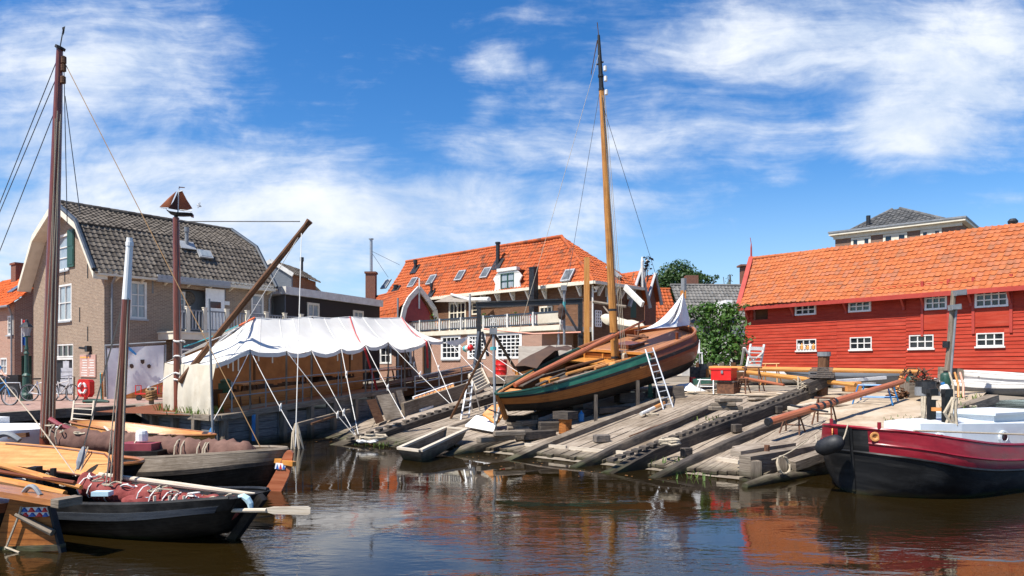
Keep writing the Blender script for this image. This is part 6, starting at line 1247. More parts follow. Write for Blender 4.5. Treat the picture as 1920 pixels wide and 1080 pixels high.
    for k in range(3): mb = MB(); mb.tube([base.lerp(tp, .82)+V((.05*k,-.1,0)), base+V((.22+.06*k,-.2,.35))], .009, 4); mb.build('halyard', 'rope', CB)
    coil(CB, base+V((.25,-.22,.55)), .2, 'rope', 4, 'rope_hank', tilt=(1,-.6,.1)); coil(CB, base+V((.32,-.2,.3)), .22, 'whiterope', 3, 'rope_hank', tilt=(1,-.6,.1))
    # long red sprit lying from the stern up to the mast
    a = at(965, 722, C.T(.9,.1,1).y); b = at(1150, 630, base.y-.25); mb = MB(); mb.tube([a, a.lerp(b, .5), b], [.075,.095,.085], 10); mb.tube([b, b+(b-a).normalized()*1.8], [.05,.04], 8); mb.build('boom', 'redspar', CB)
    # planks, boards and gear in the open cockpit
    rr = random.Random(12)
    for i in range(15):
        x = rr.uniform(1.2, 4.6); y = rr.uniform(-1.05, .7)*min(1, x/3); L = rr.uniform(.9, 2.4); z = C.loc(.3, .42, 1).z+.28+rr.uniform(.0, .26); mb = MB(); c = C.T(x, y, z); yw = rr.gauss(0, .16); X = (C.X*math.cos(yw)+C.Y*math.sin(yw)); mb.beam(c-X*L/2+C.Z*rr.uniform(-.05,.05), c+X*L/2+C.Z*rr.uniform(-.02,.12), rr.uniform(.10,.26), .04)
        mb.build('loose_plank', rr.choice(['brownwood','darkbeam','greywood','browntarp','darkbeam','timberwall','leewood']), CB)
    for i, (x, y, m) in enumerate(((3.6,-.5,'yellowspar'),(4.4,.1,'brownwood'),(4.9,-.7,'leewood'))):
        mb = MB(); c = C.T(x, y, 1.12); mb.tube([c-C.X*1.1, c, c+C.X*1.1], [.05,.06,.04], 7); mb.build('short_spar', m, CB)
    mb = MB(); mb.lathe([(.0,-.11),(.12,-.06),(.14,.03),(.0,.12)], C.T(4.3, -1.05, 1.15), 10, C.X); mb.build('float', 'leewood', CB)
    mb = MB(); mb.box(C.T(1.9, -.3, .95), (.5,.4,.25), (C.X, C.Y, C.Z)); mb.build('box', 'orangewood', CB)
    # dark canvas cover raised over the far side of the cockpit
    mb = MB(); rows = []
    for i in range(8):
        x = 2.5+i*.34; h = (.1,.38,.5,.55,.56,.52,.5,.42)[i]; rows.append([C.T(x, 1.6-.1*abs(i-4)*.2, 1.0), C.T(x, 1.62, 1.15+h*.6), C.T(x+.06, 1.25, 1.15+h+.05*math.sin(i*2)), C.T(x+.1, .78, 1.05+h+.04*math.cos(i*2))])
    mb.grid(rows); mb.build('canvas_cover', 'browntarp', CB, smooth=True)
    # anchor gear on the foredeck
    c = C.T(8.5, .5, C.loc(.83, .86, 1).z+.1); mb = MB(); mb.tube([c-C.X*.4, c+C.X*.3+C.Z*.05], .05, 7); mb.tube([c-C.Y*.45+C.Z*.06, c+C.Y*.5+C.Z*.1], .045, 7); mb.tube([c, c+C.Z*.55+C.X*.1], .04, 7); mb.tube([c+C.X*.3-C.Y*.25, c+C.X*.42+C.Z*.1, c+C.X*.3+C.Y*.25], .03, 6); mb.build('windlass', 'rust', CB)
    for y in (.9, -.9): mb = MB(); c = C.T(9.0, y, C.loc(.88, .86, 1).z); mb.tube([c, c+C.Z*.3], .06, 8); mb.build('bollard', 'hullbrown', CB)
boat_on_slip()
# keel blocks and props under the boat
def block_stack(label, s, t, n, grp='timber blocks under the boat', w=.55):
    tt = thing('keel_block', label, 'block', slip(s, t), grp); z = 0; rr = random.Random(int(s*10)); top = C.T((s-1.8), 0, -.1).z-slip(s, t).z
    for i in range(n):
        h = max(.12, top/n); mb = MB(); c = slip(s, t, z+h/2); mb.box(c, (w*rr.uniform(.7, 1.1), w*rr.uniform(.7, 1.1), h*.98), (SW_, SE, V((0,0,1)))); mb.build('timber', rr.choice(['greywood','darkbeam','brownwood']), tt); z += h
block_stack('stack of dark keel blocks under the stern of the slip boat', 2.6, -1.9, 3, w=.7); block_stack('keel blocks under the middle of the slip boat', 5.2, -1.9, 3); block_stack('keel blocks under the bow of the slip boat', 8.3, -1.9, 3)
def prop(label, x, y, m='darkbeam', top=None, h=.8, w=.1):
    a = onslip(x, y); mb = MB(); mb.beam(a, a+V((.02, .15, h)), w, w); tag(mb.build('prop_post', m), label, 'prop', 'props under the boat')
prop('dark prop post under the boat amidships', 1117, 792, h=.85); prop('dark prop post further forward under the boat', 1196, 768, h=.95); prop('thin pale prop by the aluminium ladder', 1231, 752, 'greywood', h=1.0, w=.05)
t = thing('chopping_block', 'stump with a broad block on top beneath the near side of the boat', 'block', onslip(1060, 810)); a = onslip(1060, 812); mb = MB(); mb.lathe([(.2,0),(.19,.3),(.21,.42)], a, 10); mb.build('stump', 'hullorange', t); mb = MB(); mb.box(a+V((0,0,.53)), (.55,.5,.22), (SW_, SE, V((0,0,1)))); mb.build('block', 'darkbeam', t)
mb = MB(); a = onslip(1215, 745); mb.prism([a, a+V((.18,0,0)), a+V((.12,0,.62)), a+V((.02,0,.62))], V((0,.05,0))); mb.beam(a+V((.0,0,.1)), a+V((.4,0,.16)), .12, .08); tag(mb.build('green_trestle', 'greenpaint'), 'small bright green metal stand under the boat', 'stand')
mb = MB(); a = onslip(1090, 790); mb.lathe([(.09,0),(.09,.24),(.03,.3),(.03,.34)], a, 10); tag(mb.build('blue_bottle', 'bluepaint'), 'blue bottle standing in the shade beneath the boat', 'bottle')
ladder('aluminium ladder leaning on the side of the slip boat', onslip(1244, 768), at(1210, 655, onslip(1244, 768).y+.9), onslip(1262, 764), at(1224, 652, onslip(1262, 764).y+.9), 9, 'alum', .026, .016)
# white cloth draped from a post over the bow
t = thing('white_cloth', 'white cloth hung like a tent from a post behind the boat bow', 'cloth', at(1270, 640, 29.5)); D = 29.3; P = lambda x, y, o=0.: at(x, y, D+o)
mb = MB(); rows = []; tp = P(1281, 549)
lowpts = [P(1188, 622, -2.4), P(1204, 618, -2.6), P(1226, 616, -2.6), P(1248, 614, -2.4), P(1266, 613, -2.0), P(1280, 611, -1.2), P(1292, 610, -.6), P(1294, 605, .2)]
for i, q in enumerate(lowpts):
    rows.append([tp.lerp(q, f)+V((0, .25*math.sin(i*2.6)*math.sin(math.pi*f), -.35*math.sin(math.pi*f)*(1 if i < 4 else .3))) for f in [k/8 for k in range(9)]])
mb.grid(rows); mb.build('sheet', 'tarpwhite', t, smooth=True, ang=80); mb = MB(); mb.tube([P(1281, 690, .1), P(1281, 549, .1)], .07, 8); mb.build('post', 'orangewood', t)
# rolled boom with cream cover behind the mast, held up in the yard
mb = MB(); rr = random.Random(5); bundle(mb, at(1128, 594, 33), at(1208, 614, 31), .26, rr, 14, 9, .1); tag(mb.build('rolled_awning', 'creamcanvas', smooth=True), 'cream rolled canvas slung behind the mast of the slip boat', 'canvas')
mb = MB(); mb.tube([at(1112, 566, 36), at(1174, 575, 35)], .07, 7); mb.tube([at(1132, 575, 35.6), at(1150, 597, 34)], .04, 6); tag(mb.build('wall_spar', 'greywood'), 'weathered spar hung along the timber side wall', 'spar')
# ---- rowing punt at the water's edge
t = thing('wooden_punt', 'small open flat grey wooden punt lying half in the water', 'punt', onz(790, 845, 0))
r = [onz(745, 841, .30), onz(787, 846, .30), onslip(877, 804, .42), onslip(837, 801, .42)]; r[2].z = r[3].z = (r[2].z+r[3].z)/2
ctr = sum(r, V((0,0,0)))/4; lo = [ctr+(p-ctr)*.82-V((0,0,.42)) for p in r]; lo[2].z = lo[3].z = r[2].z-.30
mb = MB(); inn = [ctr+(p-ctr)*.93 for p in r]; li = [ctr+(p-ctr)*.78-V((0,0,.36)) for p in r]; li[2].z = li[3].z = r[2].z-.24
for i in range(4): j = (i+1) % 4; mb.face([lo[i], lo[j], r[j], r[i]]); mb.face([inn[i], inn[j], li[j], li[i]])
mb.face(li); mb.face(lo); mb.build('hull', 'greywood', t)
mb = MB()
for i in range(4): j = (i+1) % 4; mb.beam(r[i].lerp(inn[i], .5), r[j].lerp(inn[j], .5), .12, .06)
mb.build('gunwale', 'paleplank', t)
# ---- black steel barge with red bulwarks
BP = V((6.20, 13.5, 0)); hd = V((-.885, -.465, 0)).normalized()
BG = thing('steel_barge', 'black and red steel barge with pale blue cabin moored at the right', 'barge', BP-hd*4)
K = Hull(BP-hd*10.5+V((0,0,0)), hd, 10.2, 2.95, [(0,1.15),(.2,.95),(.5,.86),(.75,.90),(.88,1.06),(.95,1.18),(1,1.30)], [(0,-.2),(.1,-.45),(.85,-.45),(.95,-.25),(1,.0)], kb=2.0, mb_=2.0, ks=2.6, ms=2, sm=.855, p=2.8, rakeb=.12, rakes=.3, tumble=.05, ns=56, nq=20)
def barge():
    K.band(BG, 'hull', 'bargeblack', 0, .66); K.band(BG, 'bulwark', 'bargered', .66, 1.0, 0, .9965, .008, thick=.05); K.band(BG, 'bow_plate', 'bargeblack', .66, 1.0, .9965, 1., .012, thick=.05)
    K.rail(BG, 'rubbing_strake', 'bargered', .80, 0, .9965, .022, .012); K.rail(BG, 'lower_strake', 'bargeblack', .66, 0, 1, .03, .01); K.rail(BG, 'top_rail', 'bargered', 1., 0, 1, .035, -.015, .01)
    mb = MB(); mb.tube([K.pt(1, q, 1) + K.X*.0 for q in (.1,.3,.5,.7,.85,1.0)], .04, 8); mb.build('stem', 'bargeblack', BG)
    K.deck(BG, 'deck', 'cabinpaint', .80, .02, .985, .04, .05)
    # cabin trunk, narrowing forward
    zc = 1.28; pl = [(8.75,.40),(7.9,.70),(5.9,.98),(1.0,.98)]; mb = MB(); pts = [(x, y) for x, y in pl]+[(x, -y) for x, y in pl[::-1]]
    hgt = lambda x: lerp(1.30, 1.16, (8.75-x)/7)
    bot = [K.T(x, y, .55) for x, y in pts]; top = [K.T(x, y*.96, hgt(x)) for x, y in pts]; n = len(pts)
    for i in range(n): j = (i+1) % n; mb.face([bot[i], bot[j], top[j], top[i]])
    ridge = [K.T(x, 0, hgt(x)+.07) for x, y in pl]
    for i in range(3): mb.face([top[i], top[i+1], ridge[i+1], ridge[i]]); mb.face([ridge[i], ridge[i+1], top[n-2-i], top[n-1-i]])
    mb.face([top[0], ridge[0], top[n-1]]); mb.build('cabin', 'cabinpaint', BG)
    mb = MB(); mb.box(K.T(5.7, .05, 1.34), (2.1, 1.2, .16), (K.X, K.Y, K.Z)); mb.box(K.T(5.7, .05, 1.435), (2.25, 1.34, .05), (K.X, K.Y, K.Z)); mb.build('hatch', 'cabinpaint', BG)
    for (x, y0, x1, y1, f) in ((8.75,.40,7.9,.70,.45),(7.9,.70,5.9,.98,.55),(5.9,.98,1,.98,.55)):
        a, b = K.T(x, y0, 1.0), K.T(x1, y1, 1.0); c = a.lerp(b, f); d = (b-a).normalized(); nn = d.cross(V((0,0,1))).normalized(); nn = nn if nn.dot(K.Y) > 0 else -nn
        mb = MB(); mb.lathe([(.13,-.02),(.13,.025),(.09,.035),(.085,.02)], c, 16, nn); po = mb.build('porthole', 'cabinpaint', BG); mb = MB(); mb.lathe([(.09,.0),(.085,.026),(.0,.027)], c, 16, nn); mb.build('pane', 'glass', po)
    # mast tabernacle
    c = K.T(8.0, .0, .8); D = c.y
    c = K.T(8.0, .28, .8); 
    for s in (-.15, .15): mb = MB(); mb.box(c+K.Y*s+V((0,0,.50)), (.2,.07,1.15), (K.X, K.Y, K.Z)); mb.box(c+K.Y*s+V((0,0,1.08))-K.X*.03, (.26,.09,.16), (K.X, K.Y, K.Z)); mb.build('tabernacle_cheek', 'bargeblack', BG)
    for k, z in enumerate((.12,.42,.75,.98)): mb = MB(); mb.box(c+V((0,0,z)), (.12,.26,.07 if k else .2), (K.X, K.Y, K.Z)); mb.build('tabernacle_board', ('orangewood','brownwood','leewood','paleplank')[k], BG)
    rr = random.Random(2)
    for s in (-.26, .3):
        mb = MB()
        for k in range(5): a = c+K.Y*s+V((rr.gauss(0,.02), rr.gauss(0,.02), 1.0)); mb.tube([a, a+V((rr.gauss(0,.05), rr.gauss(0,.05), -.3)), a+V((rr.gauss(0,.06), 0, -.55))], .03, 5)
        mb.build('rope_hank', 'rope', BG)
    # bollards, cleats, hawse holes
    for x, y in ((6.3,1.16),(1.9,1.2),(6.3,-1.16)):
        mb = MB()
        for d in (-.13, .13): mb.box(K.T(x+d, y, .98), (.11,.12,.42), (K.X, K.Y, K.Z))
        mb.box(K.T(x, y, .80), (.5,.16,.05), (K.X, K.Y, K.Z)); mb.build('bollard', 'bargered', BG)
    for a in (.9945,):
        for sd in (1, -1): mb = MB(); q = K.pt(a, .9, sd, .06); nn = (q-K.pt(a-.05, .9, 0)).normalized(); nn = (K.Y*sd*.75+K.X*.6).normalized(); mb.lathe([(.03,0),(.055,.02),(.085,.02),(.09,0)], q, 12, nn); mb.build('hawse_hole', 'leewood', BG)
    for x in (6.0, 5.3): mb = MB(); q = K.pt(x/10.2, .9, 1, .02); mb.beam(q-V((0,0,.3)), q+V((0,0,.25)), .05, .06); mb.build('stanchion', 'bargered', BG)
    mb = MB(); mb.tube([K.pt(.96, 1, 1, .0, .05), K.T(6.3, 1.18, 1.04), K.T(3.5, 1.22, .98)], .018, 5); mb.build('deck_line', 'rope', BG)
    for sd in (1, -1): mb = MB(); q = K.pt(.99, 1, sd*1.0, 0, .02); mb.tube([q, q+V((0,0,.12))], .035, 7); mb.build('bow_pin', 'bargered', BG)
barge()
a = K.pt(.93, .86, -1, .18); b = K.pt(.995, .86, -1, .22); a.z = b.z = a.z-.02
mb = MB(); A = at(1532, 843, 13.75); B_ = at(1580, 826, 13.4); d = (B_-A); mb.lathe([(.0,-.02),(.08,.0),(.15,.08),(.165,.2),(.165,d.length-.2),(.15,d.length-.08),(.08,d.length),(.0,d.length+.02)], A, 18, d); fd = tag(mb.build('black_fender', 'rubber', smooth=True), 'big black sausage fender tied across the barge bow', 'fender')
for q, r_ in ((B_, at(1590, 795, 13.6)), (A, at(1530, 815, 14.))): mb = MB(); mb.tube([q, q.lerp(r_, .5)+V((0,.0,-.03)), r_], .012, 5); mb.build('lashing', 'rope', fd)
mb = MB(); mb.tube(sagline(at(1516, 823, 14.4), onslip(1447, 862, .4), .05, 8), .013, 5); tag(mb.build('mooring_line', 'rope'), 'tan mooring line from the barge bow to the timber quay corner', 'rope')
# second vessel, only its dark red rim and tarpaulin seen behind the cabin
P2 = at(1850, 790, 17.); P2.z = 0
t = thing('small_barge', 'small dark barge with red rim and tarpaulin behind the pale blue cabin', 'barge', P2); K2 = Hull(P2+V((6,2.2,0)), (-.93,-.34), 6.6, 2.6, [(0,1.1),(.5,1.0),(1,1.22)], [(0,-.3),(1,-.1)], kb=3, sm=.55, ns=20)
K2.band(t, 'hull', 'bargeblack', 0, .86); K2.band(t, 'bulwark', 'bargered', .86, 1, 0, 1, .01, thick=.05); K2.deck(t, 'tarpaulin', 'darkblue', .97, .05, .95, .16); 
mb = MB(); mb.box(K2.T(4.4, .35, 1.23), (.6,.4,.1)); mb.build('blue_lid', 'bluepaint', t)
# ---- black boat with folded maroon sail in the left foreground
LP = V((-3.62, 9.95, 0)); h1 = V((.925, -.38, 0)).normalized()
L1 = thing('black_boat', 'low black open boat with maroon sails bundled along it, oar over the bow', 'boat', LP-h1*3)
A1 = Hull(LP-h1*7.4, h1, 7.2, 1.75, [(0,.6),(.3,.42),(.6,.44),(.85,.52),(1,.66)], [(0,-.05),(.15,-.2),(.8,-.2),(1,.10)], kb=2.4, mb_=1.7, sm=.45, p=2.4, rakeb=.45, rakes=.3, tumble=-.02, eb=.34, es=.3, ns=30)
def black_boat():
    A1.band(L1, 'hull', 'tarhull', 0, .70, ends=True); A1.band(L1, 'top_strake', 'bargeblack', .70, 1., 0, 1, .022, thick=.05, ends=True); A1.band(L1, 'rubbing_strake', 'strakegrey', .68, .84, 0, .985, .045); A1.rail(L1, 'gunwale', 'bargeblack', 1, 0, .99, .03, -.02, .01)
    A1.deck(L1, 'floor', 'tarhull', .5, .02, .98, 0, .04); A1.deck(L1, 'bow_deck', 'tarhull', .97, .90, 1., .02, .04)
    mb = MB(); q = A1.T(7.5, 0, .3); mb.beam(A1.T(7.0, 0, -.12), A1.T(7.62, 0, .62), .10, .12); mb.build('stem', 'tarhull', L1)
    # mast with white head
    D = 10.35; b = at(217, 938, D); tp = at(243, 446, D); wp = b.lerp(tp, .765)
    mb = MB(); mb.tube([b-V((0,0,.3)), b.lerp(tp, .4), wp], [.066,.065,.057], 12); ms = mb.build('mast', 'redmast', L1); mb = MB(); mb.tube([wp, tp-V((0,0,.1)), tp], [.058,.045,.04], 12); mb.tube([tp-V((0,0,.12)), tp-V((0,0,.06))], .052, 12); mb.build('masthead', 'white', ms)
    rr = random.Random(3)
    for dx, e in ((-.25, (196, 935)), (.1, (226, 930)), (-.08, (205, 925)), (.02,(229,900))): mb = MB(); mb.tube([tp-V((0,.02,.35+rr.random()*.3)), at(e[0], e[1], D-.1)], .010, 4); mb.build('halyard', 'rope', L1)
    mb = MB(); rr = random.Random(5); bundle(mb, at(150, 901, D+.1), at(300, 937, D-.15), .17, rr, 26, 10); bundle(mb, at(255, 926, D-.1), at(455, 951, D-.4), .16, rr, 30, 10); bundle(mb, at(230, 938, D-.35), at(330, 952, D-.4), .12, rr, 14, 9)
    mb.build('furled_sail', 'maroonsail', L1, smooth=True)
    for a, b_, r, m in (((262,912),(466,945),.042,'orangewood'), ((186,890),(478,928),.04,'paleplank'), ((0,871),(152,914),.045,'orangewood'), ((-40,892),(122,925),.055,'orangewood'), ((0,884),(140,905),.035,'hullbrown')):
        mb = MB(); A_, B__ = at(a[0], a[1], D+.15), at(b_[0], b_[1], D-.25); mb.tube([A_, A_.lerp(B__, .5), B__], [r*.9, r*1.1, r*.8], 8); mb.build('spar', m, L1)
    for x, y in ((270,922),(292,928),(315,933),(332,936),(352,939),(372,942),(395,944),(415,946),(435,947),(160,906),(178,911),(196,914),(210,919)):
        mb = MB(); c = at(x, y+5, D-.3 if x > 250 else D-.02); mb.tube([c+V((.03*math.cos(a)+.04*math.sin(a), math.cos(a)*.13, math.sin(a)*.13)) for a in [i*.7 for i in range(10)]], .010, 4); mb.build('sail_lashing', 'whiterope', L1)
    mb = MB(); mb.tube([at(x, y, 9.75) for x, y in ((447,931),(456,931),(464,936),(469,944),(470,953))], [.02,.045,.05,.045,.035], 8); mb.build('tiller_hook', 'palebluepaint', L1)
    for x, y in ((192,925),(264,936)): mb = MB(); mb.box(at(x, y, D-.3), (.24,.14,.06)); mb.build('thwart', 'palebluepaint', L1)
    for x in (290, 318, 330, 345): mb = MB(); c = at(x, 942, D-.55); mb.tube([c-V((0,0,.06)), c+V((0,0,.09))], .02, 6); mb.build('thole_pin', 'paleplank', L1)
    mb = MB(); c = at(66, 890, D+.3); mb.beam(c-V((0,0,.22)), c+V((0,0,.12)), .12, .16); mb.build('bitt', 'blackwood', L1); mb = MB(); c = at(100, 888, D+.3); mb.beam(c-V((0,0,.15)), c+V((0,0,.08)), .06, .06); mb.build('bitt', 'blackwood', L1)
black_boat()
def tangle(par, x, y, D, w, n, seed, m='rope', r=.011):
    rr = random.Random(seed); mb = MB(); c = at(x, y, D); p = V(c); pts = []
    for i in range(n): p = c+V((rr.gauss(0, w), rr.gauss(0, w*.5), abs(rr.gauss(0, .05)))); pts.append(p)
    sm = []
    for i in range(1, n-1):
        for f in (0, .33, .66): sm.append(((pts[i-1]+pts[i])/2)*(1-f)**2+pts[i]*2*f*(1-f)+((pts[i]+pts[i+1])/2)*f*f)
    mb.tube(sm, r, 5); mb.build('rope_tangle', m, par)
for k, (x, y, D, w) in enumerate(((165,898,10.3,.10),(190,902,10.25,.10),(215,912,10.2,.08),(245,915,10.2,.10),(285,921,10.1,.12),(325,930,10.0,.12),(365,934,9.95,.10),(405,939,9.9,.09),(430,943,9.85,.08),(45,893,10.6,.12),(90,900,10.6,.12),(125,912,10.5,.10),(20,905,10.5,.1))): tangle(L1, x, y, D, w, 9, k, 'whiterope' if k % 3 == 0 else 'rope')
t = thing('oar', 'pale wooden oar sticking out over the water from the black boat', 'oar', at(500, 957, 9.6)); mb = MB(); mb.tube([at(405, 955, 9.85), at(440, 957, 9.75), at(500, 957, 9.55)], [.03,.028,.03], 8); mb.build('shaft', 'paleplank', t)
mb = MB(); ol = [(496,953.5),(512,950.5),(577,950),(582,953),(582,963),(577,965.5),(512,964),(496,959.5)]; mb.prism([at(x, y, 9.5-(x-540)*.0013) for x, y in ol][::-1], V((0,.025,.0))); mb.build('blade', 'paleplank', t)
# ---- rudder and tiller of the boat whose hull lies beyond the left edge
P0 = at(4, 940, 9.55); P0.z = 0
L0 = thing('brown_boat', 'dark boat stern at the left edge with a big brown rudder and chequered band', 'boat', P0)
A0 = Hull(P0+V((.05,0,0)), (-.97,.25), 6, 2.0, [(0,.62),(.5,.55),(1,.9)], [(0,.0),(.2,-.3),(1,0)], ks=2.2, ms=1.8, sm=.5, rakes=.25, ns=18)
A0.band(L0, 'hull', 'tarhull', 0, .8); A0.band(L0, 'bulwark', 'hullbrown', .8, 1, 0, 1, .02, thick=.05); A0.deck(L0, 'deck', 'slategrey', .95, 0, 1, .03)
def rpoly(pts, D0, dd, th, m, name, par): mb = MB(); mb.prism([at(x, y, D0-dd*x) for x, y in pts][::-1], V((.015, th, 0))); return mb.build(name, m, par)
rd = rpoly([(18,935),(86,940),(97,975),(113,1026),(113,1045),(-14,1045),(-6,1010),(10,960)], 9.45, .0012, .07, 'hullorange', 'rudder', L0)
rpoly([(86,938),(90,938),(116,1040),(112,1045)], 9.43, .0012, .09, 'blackwood', 'rudder_edge', rd); rpoly([(-12,1026),(113,1021),(114,1033),(-12,1036)], 9.435, .0012, .09, 'greywood', 'rudder_foot', rd)
rpoly([(37,951.5),(87,950.5),(91,967.5),(41,970)], 9.425, .0012, .02, 'white', 'chequer_band', rd)
for k in range(4):
    x0 = 37.5+k*13.2; w_ = 12.6 if k < 3 else 9
    rpoly([(x0+.6,960.6),(x0+w_/2,952),(x0+w_,960.2)], 9.405, .0012, .018, 'bluetri' if k % 2 == 0 else 'redtri', 'triangle', rd); rpoly([(x0+2,969.3),(x0+2+w_/2,961.4),(x0+2+w_*.98,968.6)], 9.405, .0012, .018, 'redtri' if k % 2 == 0 else 'bluetri', 'triangle', rd)
mb = MB(); mb.tube([at(30, 965, 9.36), at(99, 999, 9.27)], [.03,.045], 7); mb.build('rudder_pole', 'greywood', rd)
mb = MB(); a, b = at(-90, 905, 9.9), at(122, 940, 9.05); mb.beam(a, b, .30, .075); mb.build('tiller', 'varnish', L0); mb = MB(); c = at(118, 939, 9.06); d = (b-a).normalized(); mb.beam(c, c+d*.14, .32, .10); mb.build('tiller_cap', 'greywood', L0)
mb = MB(); c = at(60, 926, 9.25); mb.tube([c+d*(-.16+.32*i/8)+V((0,0,.10*math.sin(math.pi*i/8))) for i in range(9)], .03, 6); mb.build('tiller_arch', 'zinc', L0)
mb = MB(); mb.tube([at(10, 1030, 9.37), at(36, 965, 9.35), at(40, 950, 9.34)], .015, 5); mb.tube([at(10, 1026, 9.36), at(36, 1036, 9.3)], .015, 5); mb.build('rudder_rope', 'rope', L0)
# ---- boat with the big varnished leeboard
P3 = V((-6.75, 12.55, 0)); h3 = V((.97, -.22, 0)).normalized(); L3 = thing('leeboard_boat', 'dark boat carrying a big raised varnished leeboard, at the left edge', 'boat', P3-h3*2)
A3 = Hull(P3-h3*7.6, h3, 7.6, 2.2, [(0,.9),(.4,.62),(1,.74)], [(0,0),(.2,-.3),(.85,-.3),(1,.1)], kb=2.4, ks=2.4, ns=24, tumble=.02)
A3.band(L3, 'hull', 'tarhull', 0, .8); A3.band(L3, 'bulwark', 'bargeblack', .8, 1, 0, 1, .02, thick=.05); A3.rail(L3, 'gunwale', 'varnish', 1, 0, 1, .035, -.02, .01); A3.deck(L3, 'deck', 'brownwood', .9, 0, 1, .05)
ol = [(-50,829),(12,832),(110,840),(196,851),(204,858),(207,872),(203,884),(194,892),(176,895),(90,882),(-50,862)]
mb = MB(); pts = [at(x, y, 11.75-(y-860)*.012) for x, y in ol]; mb.prism(pts[::-1], V((.0, .07, .02))); lb = mb.build('leeboard', 'leewood', L3)
mb = MB(); mb.tube([q-V((0,.01,0)) for q in pts[1:-1]], .018, 5); mb.build('edge_band', 'hullbrown', lb)
for a, b in (((137,893),(160,838)),((148,893),(165,838))): mb = MB(); mb.tube([at(a[0], a[1], 11.4), at(b[0], b[1], 11.85)], .012, 4); mb.build('leeboard_rope', 'rope', L3)
mb = MB(); c0, c1 = at(146, 880, 11.3), at(157, 838, 11.5); mb.tube([c0, c0.lerp(c1, .3), c0.lerp(c1, .7), c1], [.02,.05,.05,.02], 7); mb.build('tackle_block', 'zinc', L3)
for a, b, m in (((-80,935),(142,890),'rope'),((62,600),(146,885),'rope')):
    pass
mb = MB(); mb.tube([at(-10, 695, 14.), at(60, 780, 12.7), at(143, 893, 11.35)], .010, 5); mb.build('stay', 'rope', L3); mb = MB(); mb.tube([at(157, 838, 11.5), at(228, 580, 10.9), at(241, 470, 10.4)], .012, 4); mb.build('stay_line', 'rope', L3)
